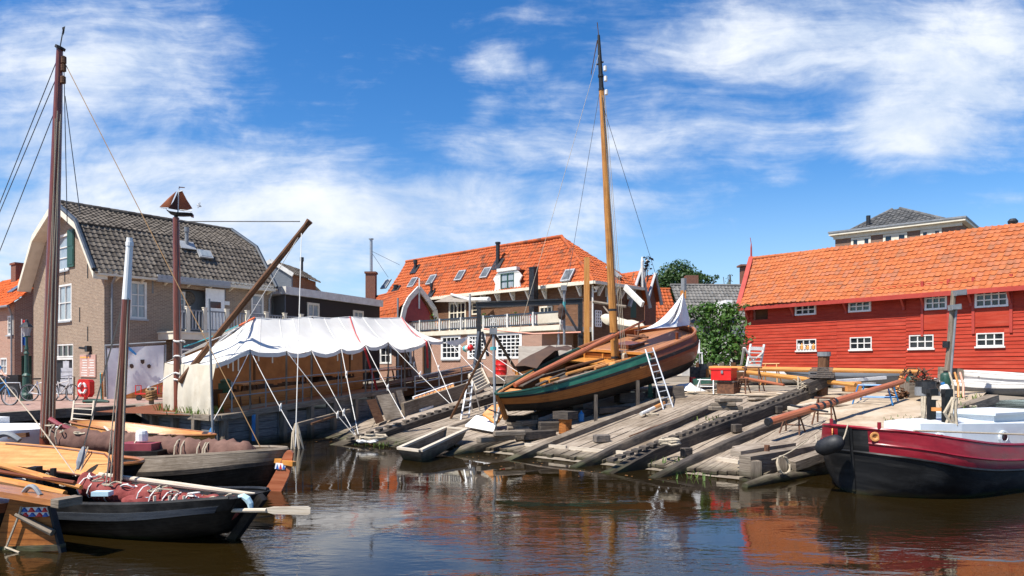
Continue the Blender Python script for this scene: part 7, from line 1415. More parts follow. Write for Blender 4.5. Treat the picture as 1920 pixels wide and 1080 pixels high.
# ---- brown sailed boat with tall mast and red rudder
P4 = V((-4.62, 14.2, 0)); h4 = V((-.955, .297, 0)).normalized(); L2 = thing('fishing_boat', 'old dark fishing boat with furled brown sail, tall mast and red rudder', 'boat', P4+h4*3)
A4 = Hull(P4, h4, 10.5, 3.0, [(0,.80),(.1,.70),(.3,.58),(.7,.75),(1,1.3)], [(0,.05),(.15,-.3),(.85,-.3),(1,.2)], kb=2.4, ks=2.0, ms=1.6, sm=.5, rakes=.35, tumble=.10, p=2.5, ns=34)
def fishing_boat():
    A4.band(L2, 'hull', 'tarhull', 0, .66); A4.band(L2, 'wale', 'darkbeam', .64, .74, 0, 1, .035); A4.band(L2, 'bulwark', 'greywood', .74, 1, 0, 1, .01, thick=.07); A4.rail(L2, 'gunwale', 'greywood', 1, 0, 1, .04, -.03, .01)
    A4.deck(L2, 'deck', 'brownwood', .70, .02, .98, .03, .06); A4.deck(L2, 'stern_deck', 'slipwood', .95, 0., .16, .05, .06)
    D = A4.T(6.2, 0, 0).y; b = at(88, 835, D); tp = at(112, 92, D)
    mb = MB(); mb.tube([b-V((0,0,.6)), b, b.lerp(tp, .45), b.lerp(tp, .85), tp], [.145,.145,.13,.09,.065], 14); ms = mb.build('mast', 'redmast', L2)
    mb = MB(); mb.tube([tp, tp+V((.02,0,.05))], .11, 10); mb.tube([tp, tp+V((.08,0,.45))], .012, 5); mb.face([tp+V((.08,0,.30)), tp+V((.05,.0,.48)), tp+V((.11,.02,.52)), tp+V((.10,.0,.36))]); mb.build('masthead', 'blackwood', ms)
    for f in (.92, .95, .97): mb = MB(); mb.lathe([(.0,-.1),(.055,-.07),(.055,.07),(.0,.1)], b.lerp(tp, f)+V((.13,-.05,0)), 8); mb.build('block', 'brownwood', ms)
    stays = [((112,100),(-30,455)),((110,190),(-20,520)),((120,115),(488,838)),((120,130),(126,420)),((122,180),(150,400)),((104,150),(-10,420))]
    for k, (a, e) in enumerate(stays):
        mb = MB(); A_ = at(a[0], a[1], D); dd = D+(2.2 if e[0] < 0 else (-1.9 if e[0] > 400 else .1)); mb.tube([A_, at(e[0], e[1], dd)], .010 if k != 2 else .0105, 4); mb.build('stay', 'brownrope' if k == 2 else 'wire', L2)
    for x0, x1 in ((108,78),(114,84),(104,92),(112,98)): mb = MB(); mb.tube([at(x0, 130+x1, D-.2), at(x1, 820, D-.25)], .012, 4); mb.build('halyard', 'rope', L2)
    # boom and furled brown sail along the boat
    s0, s1 = at(96, 818, D-.15), at(478, 853, A4.T(.9, 0, 0).y); rr = random.Random(8)
    mb = MB(); bundle(mb, s0, s1, .235, rr, 70, 16, .04, squash=1.05, fold=.5); mb.build('furled_sail', 'mauvesail', L2, smooth=True, ang=70)
    mb = MB(); mb.tube([s0-V((.2,0,0)), s1+(s1-s0).normalized()*.35], .06, 8); mb.build('boom', 'brownwood', L2)
    for f in (.04,.07,.66,.69,.765,.79,.80):
        mb = MB(); c = s0.lerp(s1, f)-V((0,0,.14 if .6 < f else .0)); mb.tube([c+V((.02*math.sin(2*a), math.cos(a)*.31, math.sin(a)*(.34 if .6 < f else .3))) for a in [i*.5 for i in range(14)]], .016, 5); mb.build('sail_tie', 'rope', L2)
    mb = MB(); mb.tube([at(94, 786, D-.25), at(110, 796, D-.3), at(135, 806, D-.3), at(160, 812, D-.35)], [.06,.05,.045,.03], 7); mb.build('red_spar', 'pinktape' if False else 'purplered', L2)
    # rudder and tiller
    th = V((0,.09,0)); d0 = P4.y-.15
    mb = MB(); ol = [(533,850),(538,845),(545,845),(549,850),(547,868),(541,893),(521,934),(513,936),(491,926),(505,905),(524,870)]; mb.prism([at(x, y, d0-.1-(x-500)*.003) for x, y in ol][::-1], th); rd = mb.build('rudder', 'hullorange' if False else 'redspar', L2)
    mb = MB(); mb.prism([at(x, y, d0-.115-(x-500)*.003) for x, y in [(517,868),(537,870),(533,881),(515,879)]][::-1], V((0,.02,0))); mb.build('chequer_plate', 'white', rd)
    for k in range(3):
        mb = MB(); x0 = 517+k*6; mb.prism([at(x, y, d0-.125-(x-500)*.003) for x, y in [(x0,879),(x0+2.8,870.5),(x0+5.4,879.8)]][::-1], V((0,.015,0))); mb.build('triangle', ('bluetri','redtri','bluetri')[k], rd)
    mb = MB(); mb.prism([at(x, y, d0-.11-(x-500)*.003) for x, y in [(491,926),(495,921),(521,931),(519,936),(513,936.5)]][::-1], V((0,.11,0))); mb.build('rudder_foot', 'offwhite', rd)
    mb = MB(); mb.beam(at(490, 858, d0+.3), at(552, 870, d0-.35), .09, .09); mb.build('tiller', 'orangewood', L2)
    # deck boxes
    for (x, y, sz, m, nm) in (((265), 862, (1.0,.7,.42), 'tarhull', 'engine_box'), (262, 841, (.72,.5,.24), 'purplered', 'red_box')):
        mb = MB(); mb.box(at(x, y, D-1.3), sz); mb.build(nm, m, L2)
    mb = MB(); c = at(266, 828, D-1.3); mb.lathe([(.10,0),(.115,.02),(.115,.16),(.10,.22),(.06,.24)], c, 12); mb.build('bucket', 'white', L2)
    mb = MB(); mb.tube([at(238, 858, D-1.4), at(258, 822, D-1.35)], .02, 5); mb.tube([at(196, 800, D), at(232, 838, D-1.2)], .025, 5); mb.build('boat_hook', 'paleplank', L2)
    for k in range(5): mb = MB(); c = A4.T(2.2+k*.32, .35-.05*k, .50+.04*k); mb.beam(c-A4.X*.35, c+A4.X*.35, .16, .08); mb.build('loose_block', ('orangewood','varnish','brownwood','orangewood','yellowspar')[k], L2)
fishing_boat()
for k, (x, y, D, w) in enumerate(((120,812,15.6,.14),(150,815,15.5,.12),(300,868,14.6,.16),(350,866,14.5,.14),(430,858,14.1,.14),(100,800,15.7,.12))): tangle(L2, x, y, D, w, 10, 40+k, 'rope', .014)
# ---- varnished dinghy beyond, white decked yacht at the left edge
P5 = at(392, 838, 17.6); P5.z = 0; t = thing('varnished_dinghy', 'varnished orange rowing dinghy behind the furled brown sail', 'dinghy', P5); A5 = Hull(P5, (-.97, .2), 3.6, 1.4, [(0,.74),(.4,.80),(1,1.02)], [(0,0),(.3,-.15),(1,.1)], ks=2, ms=1.5, ns=20); A5.band(t, 'hull', 'orangewood', 0, 1, thick=.04); A5.rail(t, 'gunwale', 'varnish', 1, 0, 1, .03); A5.deck(t, 'floor', 'brownwood', .4, .02, .98)
P6 = at(86, 826, 16.6); P6.z = 0; t = thing('white_yacht', 'white decked boat at the left edge behind the varnished leeboard', 'boat', P6); A6 = Hull(P6+V((-7,1.2,0)), (.985,-.17), 7, 2.6, [(0,.8),(1,1.0)], [(0,-.1),(1,0)], kb=2.6, ns=20); A6.band(t, 'hull', 'whitehull', 0, 1, thick=.04); A6.deck(t, 'deck', 'white', .99, .0, 1, .12)
mb = MB(); c = at(25, 800, 16.3); mb.prism([A6.T(x, y, 1.0) for x, y in ((2,-.8),(5.6,-.55),(5.6,.55),(2,.8))], V((0,0,.20))); mb.build('cabin_top', 'white', t); mb = MB(); mb.beam(at(18, 818, 16), at(52, 815, 15.9), .1, .1); mb.build('boathook', 'brownwood', t)
mb = MB(); c = at(10, 826, 15.2); mb.tube([c+V((-.3+.6*i/8, 0, .14*math.sin(math.pi*i/8))) for i in range(9)], .06, 7); mb.build('hoop', 'zinc', t)
# ---------------------------------------------------------------- slip rails and timbers
def rail(name, label, x0, y0, x1, y1, w, h, m='darkbeam', z=0., seed=1, up=.0, grp='timber rails on the slip', blocks=0):
    a, b = onslip(x0, y0, z), onslip(x1, y1, z+up); d = b-a; n = max(3, int(d.length/1.4)); rr = random.Random(seed); mb = MB(); a = a-d.normalized()*.5
    side = d.cross(V((0,0,1))).normalized(); rows = []; us = []
    for i in range(n+1):
        f = i/n; c = a.lerp(b, f); e = min(1, .35+i*.5) ; g = [rr.gauss(0, .012) for _ in range(8)]; hh = h*e
        rows.append([c+side*(w/2+g[0])+V((0,0,-.12)), c+side*(w/2+g[1])+V((0,0,hh-.03+g[2])), c+side*(w/2-.03)+V((0,0,hh+g[3])), c-side*(w/2-.03)+V((0,0,hh+g[4])), c-side*(w/2+g[5])+V((0,0,hh-.03+g[6])), c-side*(w/2+g[7])+V((0,0,-.12))]); us.append(d.length*f)
    vv = [0, h, h+.03, h+w, h+w+.03, 2*h+w]; o = rr.random()*20
    mb.grid(rows, uvs=lambda i, j: (o+us[i], o+vv[j])); mb.face(rows[0]); mb.face(rows[-1][::-1])
    ob = tag(mb.build(name, m, smooth=True, ang=30), label, 'timber rail', grp)
    if blocks:
        for i in range(blocks):
            c = a.lerp(b, (i+.7)/blocks); q = MB(); q.box(c+V((0,0,h*.98+.035))-side*.02, (.16, w*.8, .07), (d.normalized(), side, V((0,0,1)))); q.build('tooth_block', m, ob)
    return ob
rail('slip_rail', 'slip rail running up right beside the keel of the wooden boat', 962, 861, 1245, 753, .24, .17, 'greywood', seed=1)
rail('slip_rail', 'dark slip rail with a heap of planks at its top end', 1097, 871, 1358, 762, .22, .20, 'darkbeam', seed=2)
rail('slip_rail', 'toothed dark slip beam leading up to the capped post', 1165, 884, 1528, 744, .26, .32, 'darkbeam', seed=3, blocks=34)
rail('slip_rail', 'lower plain slip rail beside the toothed beam', 1150, 884, 1500, 737, .12, .2, 'darkbeam', seed=9)
rail('slip_rail', 'slip rail nearest the barge, lying under the red spar', 1247, 891, 1524, 771, .22, .20, 'darkbeam', seed=4)
rail('slip_rail', 'pale slip timber furthest left, below the leaning boards', 642, 834, 940, 736, .55, .16, 'slipwood', z=.12, seed=5)
rail('slip_rail', 'dark notched slip timber left of the grey punt', 668, 836, 940, 748, .26, .26, 'darkbeam', seed=6, blocks=20)
rail('slip_rail', 'long pale plank edge passing behind the grey punt', 727, 841, 925, 775, .22, .10, 'slipwood', seed=7)
rail('slip_rail', 'half sunken timber in front of the boat stern', 846, 856, 985, 812, .34, .20, 'greywood', seed=8)
def lump(name, label, x, y, sz, m='greywood', rot=0., h=0., cat='timber', grp=None, tilt=0.):
    c = onslip(x, y, h+sz[2]/2); a = V((math.cos(rot), math.sin(rot), tilt)).normalized(); b = V((-a.y, a.x, 0)).normalized(); mb = MB(); mb.box(c, sz, (a, b, a.cross(b))); o = mb.build(name, m)
    bv = o.modifiers.new('bevel', 'BEVEL'); bv.width = .018; bv.segments = 1
    return tag(o, label, cat, grp)
for i, (x, y, lab) in enumerate(((1287, 848, 'lowest wedge block beside the toothed slip beam'), (1381, 803, 'middle wedge block beside the toothed slip beam'), (1458, 768, 'upper wedge block beside the toothed slip beam'))): lump('wedge_block', lab, x, y, (.26,.18,.22), 'darkbeam', .5, cat='block', grp='wedge blocks on the slip')
lump('stone_block', 'single rough block lying on the planks between two slip rails', 1128, 822, (.42,.26,.2), 'rustgrey', .3, cat='block')
for i, (x, y, sz, r, h, lab) in enumerate(((1360,759,(.95,.3,.12),.1,.25,'bottom plank of the heap on the dark slip rail'), (1356,752,(.7,.26,.10),-.2,.38,'middle plank of the heap on the dark slip rail'), (1366,744,(.75,.3,.11),.25,.48,'top plank of the heap on the dark slip rail'))): lump('plank', lab, x, y+6, sz, 'greywood', r, h, 'plank', 'planks heaped on the rail')
for i, (x, y, sz, r, h, lab) in enumerate(((930,822,(1.3,.2,.16),.75,.18,'grey baulk on top of the half sunken timber'), (955,812,(.9,.22,.14),.3,.32,'short baulk lying across the half sunken timber'), (982,815,(.5,.4,.3),.1,.0,'dark block at the inner end of the half sunken timber'), (1010,815,(1.1,.26,.24),.6,.0,'dark baulk in the shade under the boat stern'), (1035,800,(.8,.3,.3),.2,.0,'black block in the deep shade under the boat'), (1090,775,(1.2,.26,.25),.9,.0,'dark baulk lying under the middle of the boat'), (1150,768,(1.5,.22,.2),.7,.0,'long dark baulk under the boat near the props'), (1180,745,(1.0,.4,.35),.4,.0,'black timber block behind the props'), (1250,735,(.9,.3,.3),.2,.0,'dark block under the boat bow'), (1000,790,(.25,.3,.4),.2,.0,'upright dark block below the sternpost'))): lump('baulk', lab, x, y, sz, 'greywood' if i < 2 else 'darkbeam', r, h, grp='baulks lying about the boat')
t = thing('painted_roller', 'orange and white roller lying by the foot of the ladder', 'roller', onslip(1215, 770)); a, b = onslip(1202, 776, .12), onslip(1245, 756, .14); mb = MB(); mb.tube([a, a.lerp(b, .55)], .06, 8); mb.build('white_end', 'offwhite', t); mb = MB(); mb.tube([a.lerp(b, .55), b], .065, 8); mb.build('orange_end', 'orangewood', t)
coil(None, onslip(1222, 778, .02), .2, 'rope', 3, 'rope_heap', 'tan rope heap beside the orange and white roller', 'rope')
coil(None, onslip(1256, 832, .42), .22, 'rope', 4, 'rope_heap', 'tan rope heap on the toothed slip beam', 'rope', rt=.03)
coil(None, onslip(700, 823, .30), .4, 'rope', 3, 'rope_heap', 'weathered rope heap on the left slip timber', 'rope', rt=.035)
coil(None, onslip(690, 828, .28), .3, 'whiterope', 2, 'rope_heap', 'pale rope end trailing toward the water on the left slip timber', 'rope', rt=.03)
mb = MB(); a, b = onslip(1180, 818, .02), onslip(1330, 762, .02); mb.tube([a, a.lerp(b, .5)+V((0,0,.01)), b], .02, 5); tag(mb.build('iron_rod', 'rust'), 'long thin rusty rod lying on the planks between slip rails', 'rod')
# capped post at the head of the toothed beam
c = onslip(1541, 744); D = c.y; t = thing('capped_post', 'thick timber post with a grey metal cap at the head of the beam', 'post', c)
mb = MB(); mb.tube([c, at(1545, 664, D)], .17, 10); mb.build('post', 'brownwood', t); mb = MB(); mb.tube([at(1545, 668, D), at(1545, 660, D)], .20, 12); mb.build('cap', 'zinc', t)
for k in range(6): mb = MB(); q = at(1538+(k % 3)*2, 707-k*3.4, D-.1); mb.box(q, (.62-.03*k,.5,.045)); mb.build('plate', 'rustgrey', t)
mb = MB(); mb.beam(at(1508, 728, D-.3), at(1556, 708, D+.2), .42, .34); mb.build('cross_head', 'darkbeam', t)
mb = MB(); rr = random.Random(4)
for k in range(9): q = at(1490+rr.random()*26, 716+rr.random()*8, D-.3); mb.tube([q, q+V((rr.gauss(0,.25), rr.gauss(0,.1), rr.gauss(0,.1))), q+V((rr.gauss(.1,.3), rr.gauss(0,.1), -.2))], .025, 5)
mb.build('rope_wrap', 'rope', t)
# red chest on a rusty box
c = onslip(1366, 738); D = c.y; t = thing('rusty_box', 'rusty iron box carrying the bright red chest', 'box', c); mb = MB(); mb.box(c+V((0,0,.2)), (.6,.5,.4), (SW_, SE, V((0,0,1)))); mb.build('body', 'rust', t); mb = MB(); mb.box(c+V((0,0,.41)), (.66,.55,.03), (SW_, SE, V((0,0,1)))); mb.build('rim', 'rustgrey', t)
c2 = c+V((-.16,0,.44)); t = thing('red_chest', 'bright red metal chest on the rusty box in the yard', 'chest', c2); mb = MB(); mb.box(c2+V((0,0,.2)), (.72,.46,.36), (SW_, SE, V((0,0,1)))); mb.build('body', 'redpaint', t); mb = MB(); mb.box(c2+V((0,0,.405)), (.76,.5,.06), (SW_, SE, V((0,0,1)))); mb.build('lid', 'redpaint', t); mb = MB(); mb.box(c2+SW_*.05-SE*.25+V((0,0,.3)), (.08,.03,.1), (SW_, SE, V((0,0,1)))); mb.build('latch', 'steel', t)
# spars on trestles
def trestle(label, x, y, h=.75, w=.5, m='rust', hz=0.):
    c = onslip(x, y, hz); t = thing('trestle', label, 'trestle', c, 'trestles in the yard'); 
    for s in (-1, 1):
        for q in (-1, 1): mb = MB(); mb.tube([c+SW_*s*w*.5+SE*q*.22, c+SW_*s*w*.32+V((0,0,h))], .022, 6); mb.build('leg', m, t)
    mb = MB(); mb.tube([c-SW_*w*.5+V((0,0,h)), c+SW_*w*.5+V((0,0,h))], .03, 6); mb.build('top_bar', m, t); mb = MB(); mb.tube([c-SW_*w*.42+V((0,0,h*.4)), c+SW_*w*.42+V((0,0,h*.4))], .018, 5); mb.build('stretcher', m, t)
trestle('rusty trestle under the lower end of the red spar', 1486, 812, .52); trestle('rusty trestle under the middle of the red spar', 1546, 796, .70); trestle('rusty bent trestle right of the red chest', 1410, 733, .8, .7); trestle('brown trestle behind the yellow spars', 1446, 722, .75, .6, 'orangewood'); trestle('small rusty trestle beside the rusty box', 1392, 738, .5, .4)
def spar(label, a, b, r, m, bands=()):
    a, b = V(a), V(b); t = thing('spar', label, 'spar', (a+b)/2, 'spars stored in the yard'); mb = MB(); mb.tube([a, a.lerp(b, .03), a.lerp(b, .5), b], [r*.8, r, r*1.02, r*.8], 10); mb.build('shaft', m, t)
    for f in bands: mb = MB(); q = a.lerp(b, f); d = (b-a).normalized()*.05; mb.tube([q-d, q+d], r*1.06, 10); mb.build('band', 'blackmetal', t)
spar('thick red brown spar resting on trestles above the nearest rail', onslip(1441, 791, .52), onslip(1692, 715, .62), .095, 'redspar', (.0, .32, .365, .41, .455))
spar('long yellow spar held level in front of the barn', at(1330, 690, 26.5), at(1726, 697, 22.5), .085, 'yellowspar', (.2,)); spar('yellow spar sloping down right behind the capped post', at(1400, 698, 25.5), at(1604, 722, 21.5), .08, 'yellowspar'); spar('thin rusty spar low behind the trestles', at(1390, 708, 25), at(1470, 722, 23), .05, 'redspar')
spar('grey pole lying across trestles near the red spar', onslip(1482, 760, .55), onslip(1552, 772, .6), .03, 'blackmetal'); spar('pale pole lying on the gravel left of the blue stand', onslip(1480, 765, .04), onslip(1570, 748, .04), .05, 'paleplank')
# blue stand
c = onslip(1642, 758); t = thing('blue_stand', 'blue metal table frame standing on the gravel', 'stand', c); w = SW_*.48; q = SE*.3; h = V((0,0,.55))
for s in (-1, 1):
    for r in (-1, 1): mb = MB(); mb.tube([c+w*s*1.1+q*r*1.15, c+w*s*.8+q*r+h], .022, 6); mb.build('leg', 'bluepaint', t)
for z, k in ((1, .82), (.38, 1.0)): mb = MB(); mb.tube([c+w*s*k+q*r*k*1.1+h*z for s, r in ((-1,-1),(1,-1),(1,1),(-1,1),(-1,-1))], .02, 6); mb.build('frame' if z == 1 else 'stretcher', 'bluepaint', t)
# bottles, cans, junk heap
def bottle(label, x, y, D, r, h, m, cap='blackmetal', lean=(0,0,1), name='gas_bottle'):
    c = at(x, y, D); t = thing(name, label, 'gas bottle', c); A = V(lean).normalized(); mb = MB(); mb.lathe([(r*.9,0),(r,.03),(r,h*.78),(r*.8,h*.88),(r*.35,h*.93)], c, 16, A); mb.build('body', m, t, smooth=True); mb = MB(); mb.lathe([(r*.35,h*.92),(r*.45,h*.94),(r*.45,h*1.04),(0,h*1.05)], c, 10, A); mb.build('cap', cap, t)
DJ = 21.0
bottle('dark green gas bottle standing beside the junk heap', 1708, 737, DJ, .135, .55, 'darkgreen'); bottle('white gas cylinder with a blue cap leaning on the rope heap', 1781, 752, 19.8, .12, .52, 'offwhite', 'bluepaint', (-.35,.1,1)); bottle('second dark green bottle behind the white cylinder', 1773, 728, 21.2, .14, .5, 'darkgreen')
rr = random.Random(21)
junk = [('drum', 'black open drum in the junk heap', 'blackmetal', 1736, 738, .26, .36), ('drum', 'grey tub at the foot of the junk heap', 'zinc', 1730, 742, .2, .26), ('paint_can', 'small silver paint can right of the junk heap', 'steel', 1757, 746, .08, .18), ('paint_can', 'white paint can left of the white cylinder', 'offwhite', 1766, 748, .08, .15), ('paint_can', 'rust brown can by the junk heap', 'rust', 1749, 748, .07, .16), ('paint_can', 'dark can in front of the junk heap', 'blackmetal', 1740, 750, .09, .13)]
for nm, lab, m, x, y, r, h in junk: c = at(x, y, 20.2); mb = MB(); mb.lathe([(r,0),(r*1.02,h*.1),(r*1.02,h*.95),(r*1.06,h),(r*.95,h),(r*.93,h*.6),(0,h*.6)], c, 14); tag(mb.build(nm, m), lab, 'can')
for k, (x, y, z, m, lab) in enumerate(((1725,712,.5,'rust','tangled rusty iron on top of the junk heap'), (1740,722,.4,'rustgrey','heap of old chain and iron behind the drum'), (1690,738,.3,'brownwood','rust brown scrap beside the green gas bottle'), (1750,735,.35,'rope','mass of tan rope hanging beside the white cylinder'))):
    mb = MB(); c = at(x, y+10, DJ)
    for i in range(26):
        p = c+V((rr.uniform(-.4,.4), rr.uniform(-.3,.3), rr.uniform(0, z))); q = [p]
        for j in range(4): q.append(c+(q[-1]-c)*.8+V((rr.gauss(0,.10), rr.gauss(0,.1), rr.gauss(.02,.05) if m != 'rope' else -.08)))
        mb.tube(q, rr.uniform(.012, .035), 5)
    o = mb.build('scrap_iron' if m != 'rope' else 'rope_heap', m, merge=False); tag(o, lab, 'scrap' if m != 'rope' else 'rope')
mb = MB(); c = at(1725, 735, DJ); mb.box(c+V((0,0,.0)), (.9,.5,.55)); tag(mb.build('wooden_crate', 'greywood'), 'grey wooden crate under the junk heap', 'crate')
t = thing('wooden_easel', 'brown wooden A frame between the spar end and the green bottle', 'frame', at(1690, 742, 21.4))
for x0, x1 in ((1678, 1692), (1700, 1690)): mb = MB(); mb.beam(at(x0, 742, 21.4), at(x1, 700, 21.6), .08, .05); mb.build('leg', 'orangewood', t)
mb = MB(); mb.beam(at(1682, 722, 21.5), at(1697, 722, 21.5), .06, .04); mb.build('crossbar', 'orangewood', t)
c0, c1 = at(1762, 712, 22), at(1808, 712, 21.5); mb = MB(); mb.prism([c0, c1, at(1807, 692, 21.5), at(1763, 688, 22)], V((.0,.12,0))); tag(mb.build('grey_panel', 'greywood'), 'weathered board panel at the foot of the wooden lamp pole', 'panel')
for k in range(3): mb = MB(); a, b = at(1788+k*9, 745, 20.6), at(1780+k*10, 698, 20.9); mb.tube([a, a.lerp(b, .5)+V((.05,0,0)), b], .03, 6); tag(mb.build('timber_prop', ('rope','orangewood','pinktape')[k]), ('thick tan rope hanging down beside the rope heap', 'orange stake propped right of the rope heap', 'faded pink hose hanging from the grey board panel')[k], ('rope','stake','hose')[k])
coil(None, at(1812, 775, 19.2)+V((0,0,.1)), .22, 'rope', 4, 'rope_heap', 'tan rope heap on the timber quay by the grey boats', 'rope', rt=.03)
# wooden lamp pole and steel pipe
D = 21.6; c = at(1772, 735, D); t = thing('lamp_pole', 'leaning wooden lamp pole with floodlights in front of the barn', 'lamp pole', c); tp = at(1788, 545, D); mb = MB(); mb.tube([c, at(1781, 640, D), tp], [.085,.08,.07], 9); mb.build('pole', 'greywood', t)
for dx, dy, w in ((.12, -.02, .34), (.14, -.55+.02, .30)): mb = MB(); q = tp+V((dx, -.08, dy-.05)) if dy > -.1 else at(1790, 576, D-.1); mb.box(q, (w,.2,.16), (V((.98,0,.12)).normalized(), V((0,1,0)), V((-.12,0,.98)).normalized())); mb.box(q-V((0,.11,.02)), (w*.8,.02,.1)); mb.build('floodlight', 'zinc', t)
mb = MB(); mb.tube([at(1776, 648, D)-V((.13,0,0)), at(1776, 648, D)+V((.15,0,0))], .04, 7); mb.tube([at(1774, 652, D), at(1774, 640, D)], .10, 8); mb.build('clamp', 'blackmetal', t)
mb = MB(); mb.tube([at(1780, 735, D-.1), at(1793, 580, D-.1)], .035, 8); tag(mb.build('steel_pipe', 'zinc'), 'grey steel pipe standing just right of the wooden lamp pole', 'pipe')
# white A frame by the barn corner
D = 33; t = thing('wooden_stepladder', 'white weathered wooden step frame leaning by the barn corner', 'stepladder', at(1412, 690, D)); P = lambda x, y, o=0.: at(x, y, D+o)
for a, b in (((1400,690),(1408,645)), ((1425,690),(1433,646)), ((1390,684),(1395,652)), ((1393,690),(1430,662)), ((1396,652),(1420,690))): mb = MB(); mb.beam(P(*a, -.2 if a[0] > 1395 else .6), P(*b), .09, .06); mb.build('rail', 'offwhite', t)
for f in (.1,.28,.46,.64,.82): mb = MB(); mb.beam(P(lerp(1400,1408,f), lerp(690,645,f), -.24), P(lerp(1425,1433,f), lerp(690,646,f), -.24), .06, .16 if f in (.1,.82) else .05); mb.build('rung', 'offwhite', t)
# laid up boats by the barn
def dinghy(label, P, hd, L, B, h, m, inner, grp='boats laid up beside the barn', tilt=0., rail_='offwhite', z=0.):
    t = thing('laid_up_boat', label, 'boat', P, grp); Q = Hull(V(P)+V((0,0,z)), hd, L, B, [(0,h),(.5,h*.95),(1,h*1.2)], [(0,.1),(.3,0),(.9,.05),(1,.4*h)], roll=tilt, kb=2.3, ks=3, es=.55, sm=.45, ns=22, p=2.2)
    Q.band(t, 'hull', m, 0, .72, ends=True); Q.band(t, 'top_strake', rail_, .72, 1, 0, 1, .012, thick=.04, ends=True); Q.rail(t, 'gunwale', rail_, 1, 0, .99, .03); Q.deck(t, 'floor', inner, .35, .03, .97)
    for f in (.3, .55, .75): v = Q.loc(f, .75, 1); mb = MB(); mb.box(Q.T(v.x, 0, v.z), (.2, 2*v.y, .04), (Q.X, Q.Y, Q.Z)); mb.build('thwart', inner, t)
    return Q
dinghy('grey hulled rowing boat with a white strake right of the timber quay', (16.1, 21.2, 1.35), (-.22, .975), 4.2, 1.6, .52, 'greyhull', 'greywood', z=.02)
dinghy('pale grey boat laid up against the barn at the right edge', (19.4, 24, 1.5), (-.41, .91), 4.4, 1.7, .62, 'whitehull', 'greywood', z=.02)
p = at(1570, 715, 29); dinghy('white hulled boat lying behind the yellow spars', (p.x, p.y, 1.62), (-.95, .3), 4.6, 1.5, .62, 'whitehull', 'white', z=.05)
p = at(1690, 712, 26); dinghy('dark grey upturned boat behind the spars', (p.x, p.y, 1.62), (-.9, .4), 3.8, 1.5, .62, 'slategrey', 'slategrey', rail_='slategrey')
for k, (x0, y0, x1, y1, D0, m) in enumerate(((1555,716,1660,708,23,'white'),(1560,724,1640,720,22.5,'offwhite'))): mb = MB(); mb.beam(at(x0, y0, D0), at(x1, y1, D0+1), .1, .1); tag(mb.build('white_pole', m), ('upper white pole resting behind the capped post', 'lower white pole resting behind the capped post')[k], 'pole')
lump('wood_block', 'square pale wood block right of the capped post', 1597, 725, (.5,.3,.32), 'leewood', .1, cat='block')
# timber quay along the bank beside the barge
t = thing('timber_quay', 'old grey timber quay corner beside the barge bow', 'quay', slip(1.2, BANK(1.2))); rr = random.Random(6); A, B = onz(1400, 866, .48), None
bd = V((.80, .60, 0)); A = slip(.47, 6.1); A.z = 0
for k, z in enumerate((-.05, .2, .42)): mb = MB(); a = A+V((0,0,z)); mb.beam(a, a+bd*3.0+V((0,0,.04*k)), .28, .22); mb.build('beam', 'greywood', t)
for k in range(3): mb = MB(); a = A+V((-.12+.1*k, .25+.28*k, .55)); mb.beam(a, a+bd*(1.0+1.1*(k % 2))+V((0,0,.03)), .26, .12, rot=.1*k); mb.build('top_plank', 'slipwood', t)
for k in range(4): mb = MB(); p = A+bd*(.1+k*.95)+V((bd.y, -bd.x, 0))*.18; mb.beam(p-V((0,0,.6)), p+V((0,0,.44)), .2, .2); mb.build('pile', 'greywood', t)
for k in range(5): a = slip(1.6+k*1.6, BANK(1.6+k*1.6), .0); b = slip(3.2+k*1.6, BANK(3.2+k*1.6), .0); mb = MB(); mb.beam(a, b, .3, .2); mb.beam(a-V((0,0,.5)), b-V((0,0,.5)), .16, .8); mb.build('edge_beam', 'greywood', t)
mb = MB(); mb.tube([A+V((.5,.1,.62)), A+V((.5,.1,.75))], .06, 8); tag(mb.build('rusty_bollard', 'rust'), 'small rusty mooring pin on the timber quay corner', 'mooring pin')
coil(None, A+V((.75,-.12,.35)), .18, 'rope', 3, 'rope_heap', 'tan rope loop hanging on the quay corner by the barge', 'rope', tilt=(.4,-1,.2))
mb = MB(); a, b = onz(1396, 912, .02), onz(1535, 884, .05); mb.tube([a, a.lerp(b, .3)+V((0,0,.04)), a.lerp(b, .7), b], [.07,.12,.11,.09], 9); tag(mb.build('floating_log', 'greywood', smooth=True), 'half sunken log floating in front of the quay corner', 'log')
# loose edge boards where the planking meets the water
for k, (x0, y0, x1, y1, lab) in enumerate(((985,846,1062,851,'wet edge board of the slip left of the first rail'),(1068,853,1180,862,'wet edge board of the slip between the first rails'),(1345,873,1400,881,'wet edge board of the slip beside the quay corner'))): mb = MB(); mb.beam(onslip(x0, y0-12, .02), onslip(x1, y1-12, .02), .08, .10); tag(mb.build('edge_board', 'paleplank'), lab, 'board', 'boards along the wet edge of the slip')
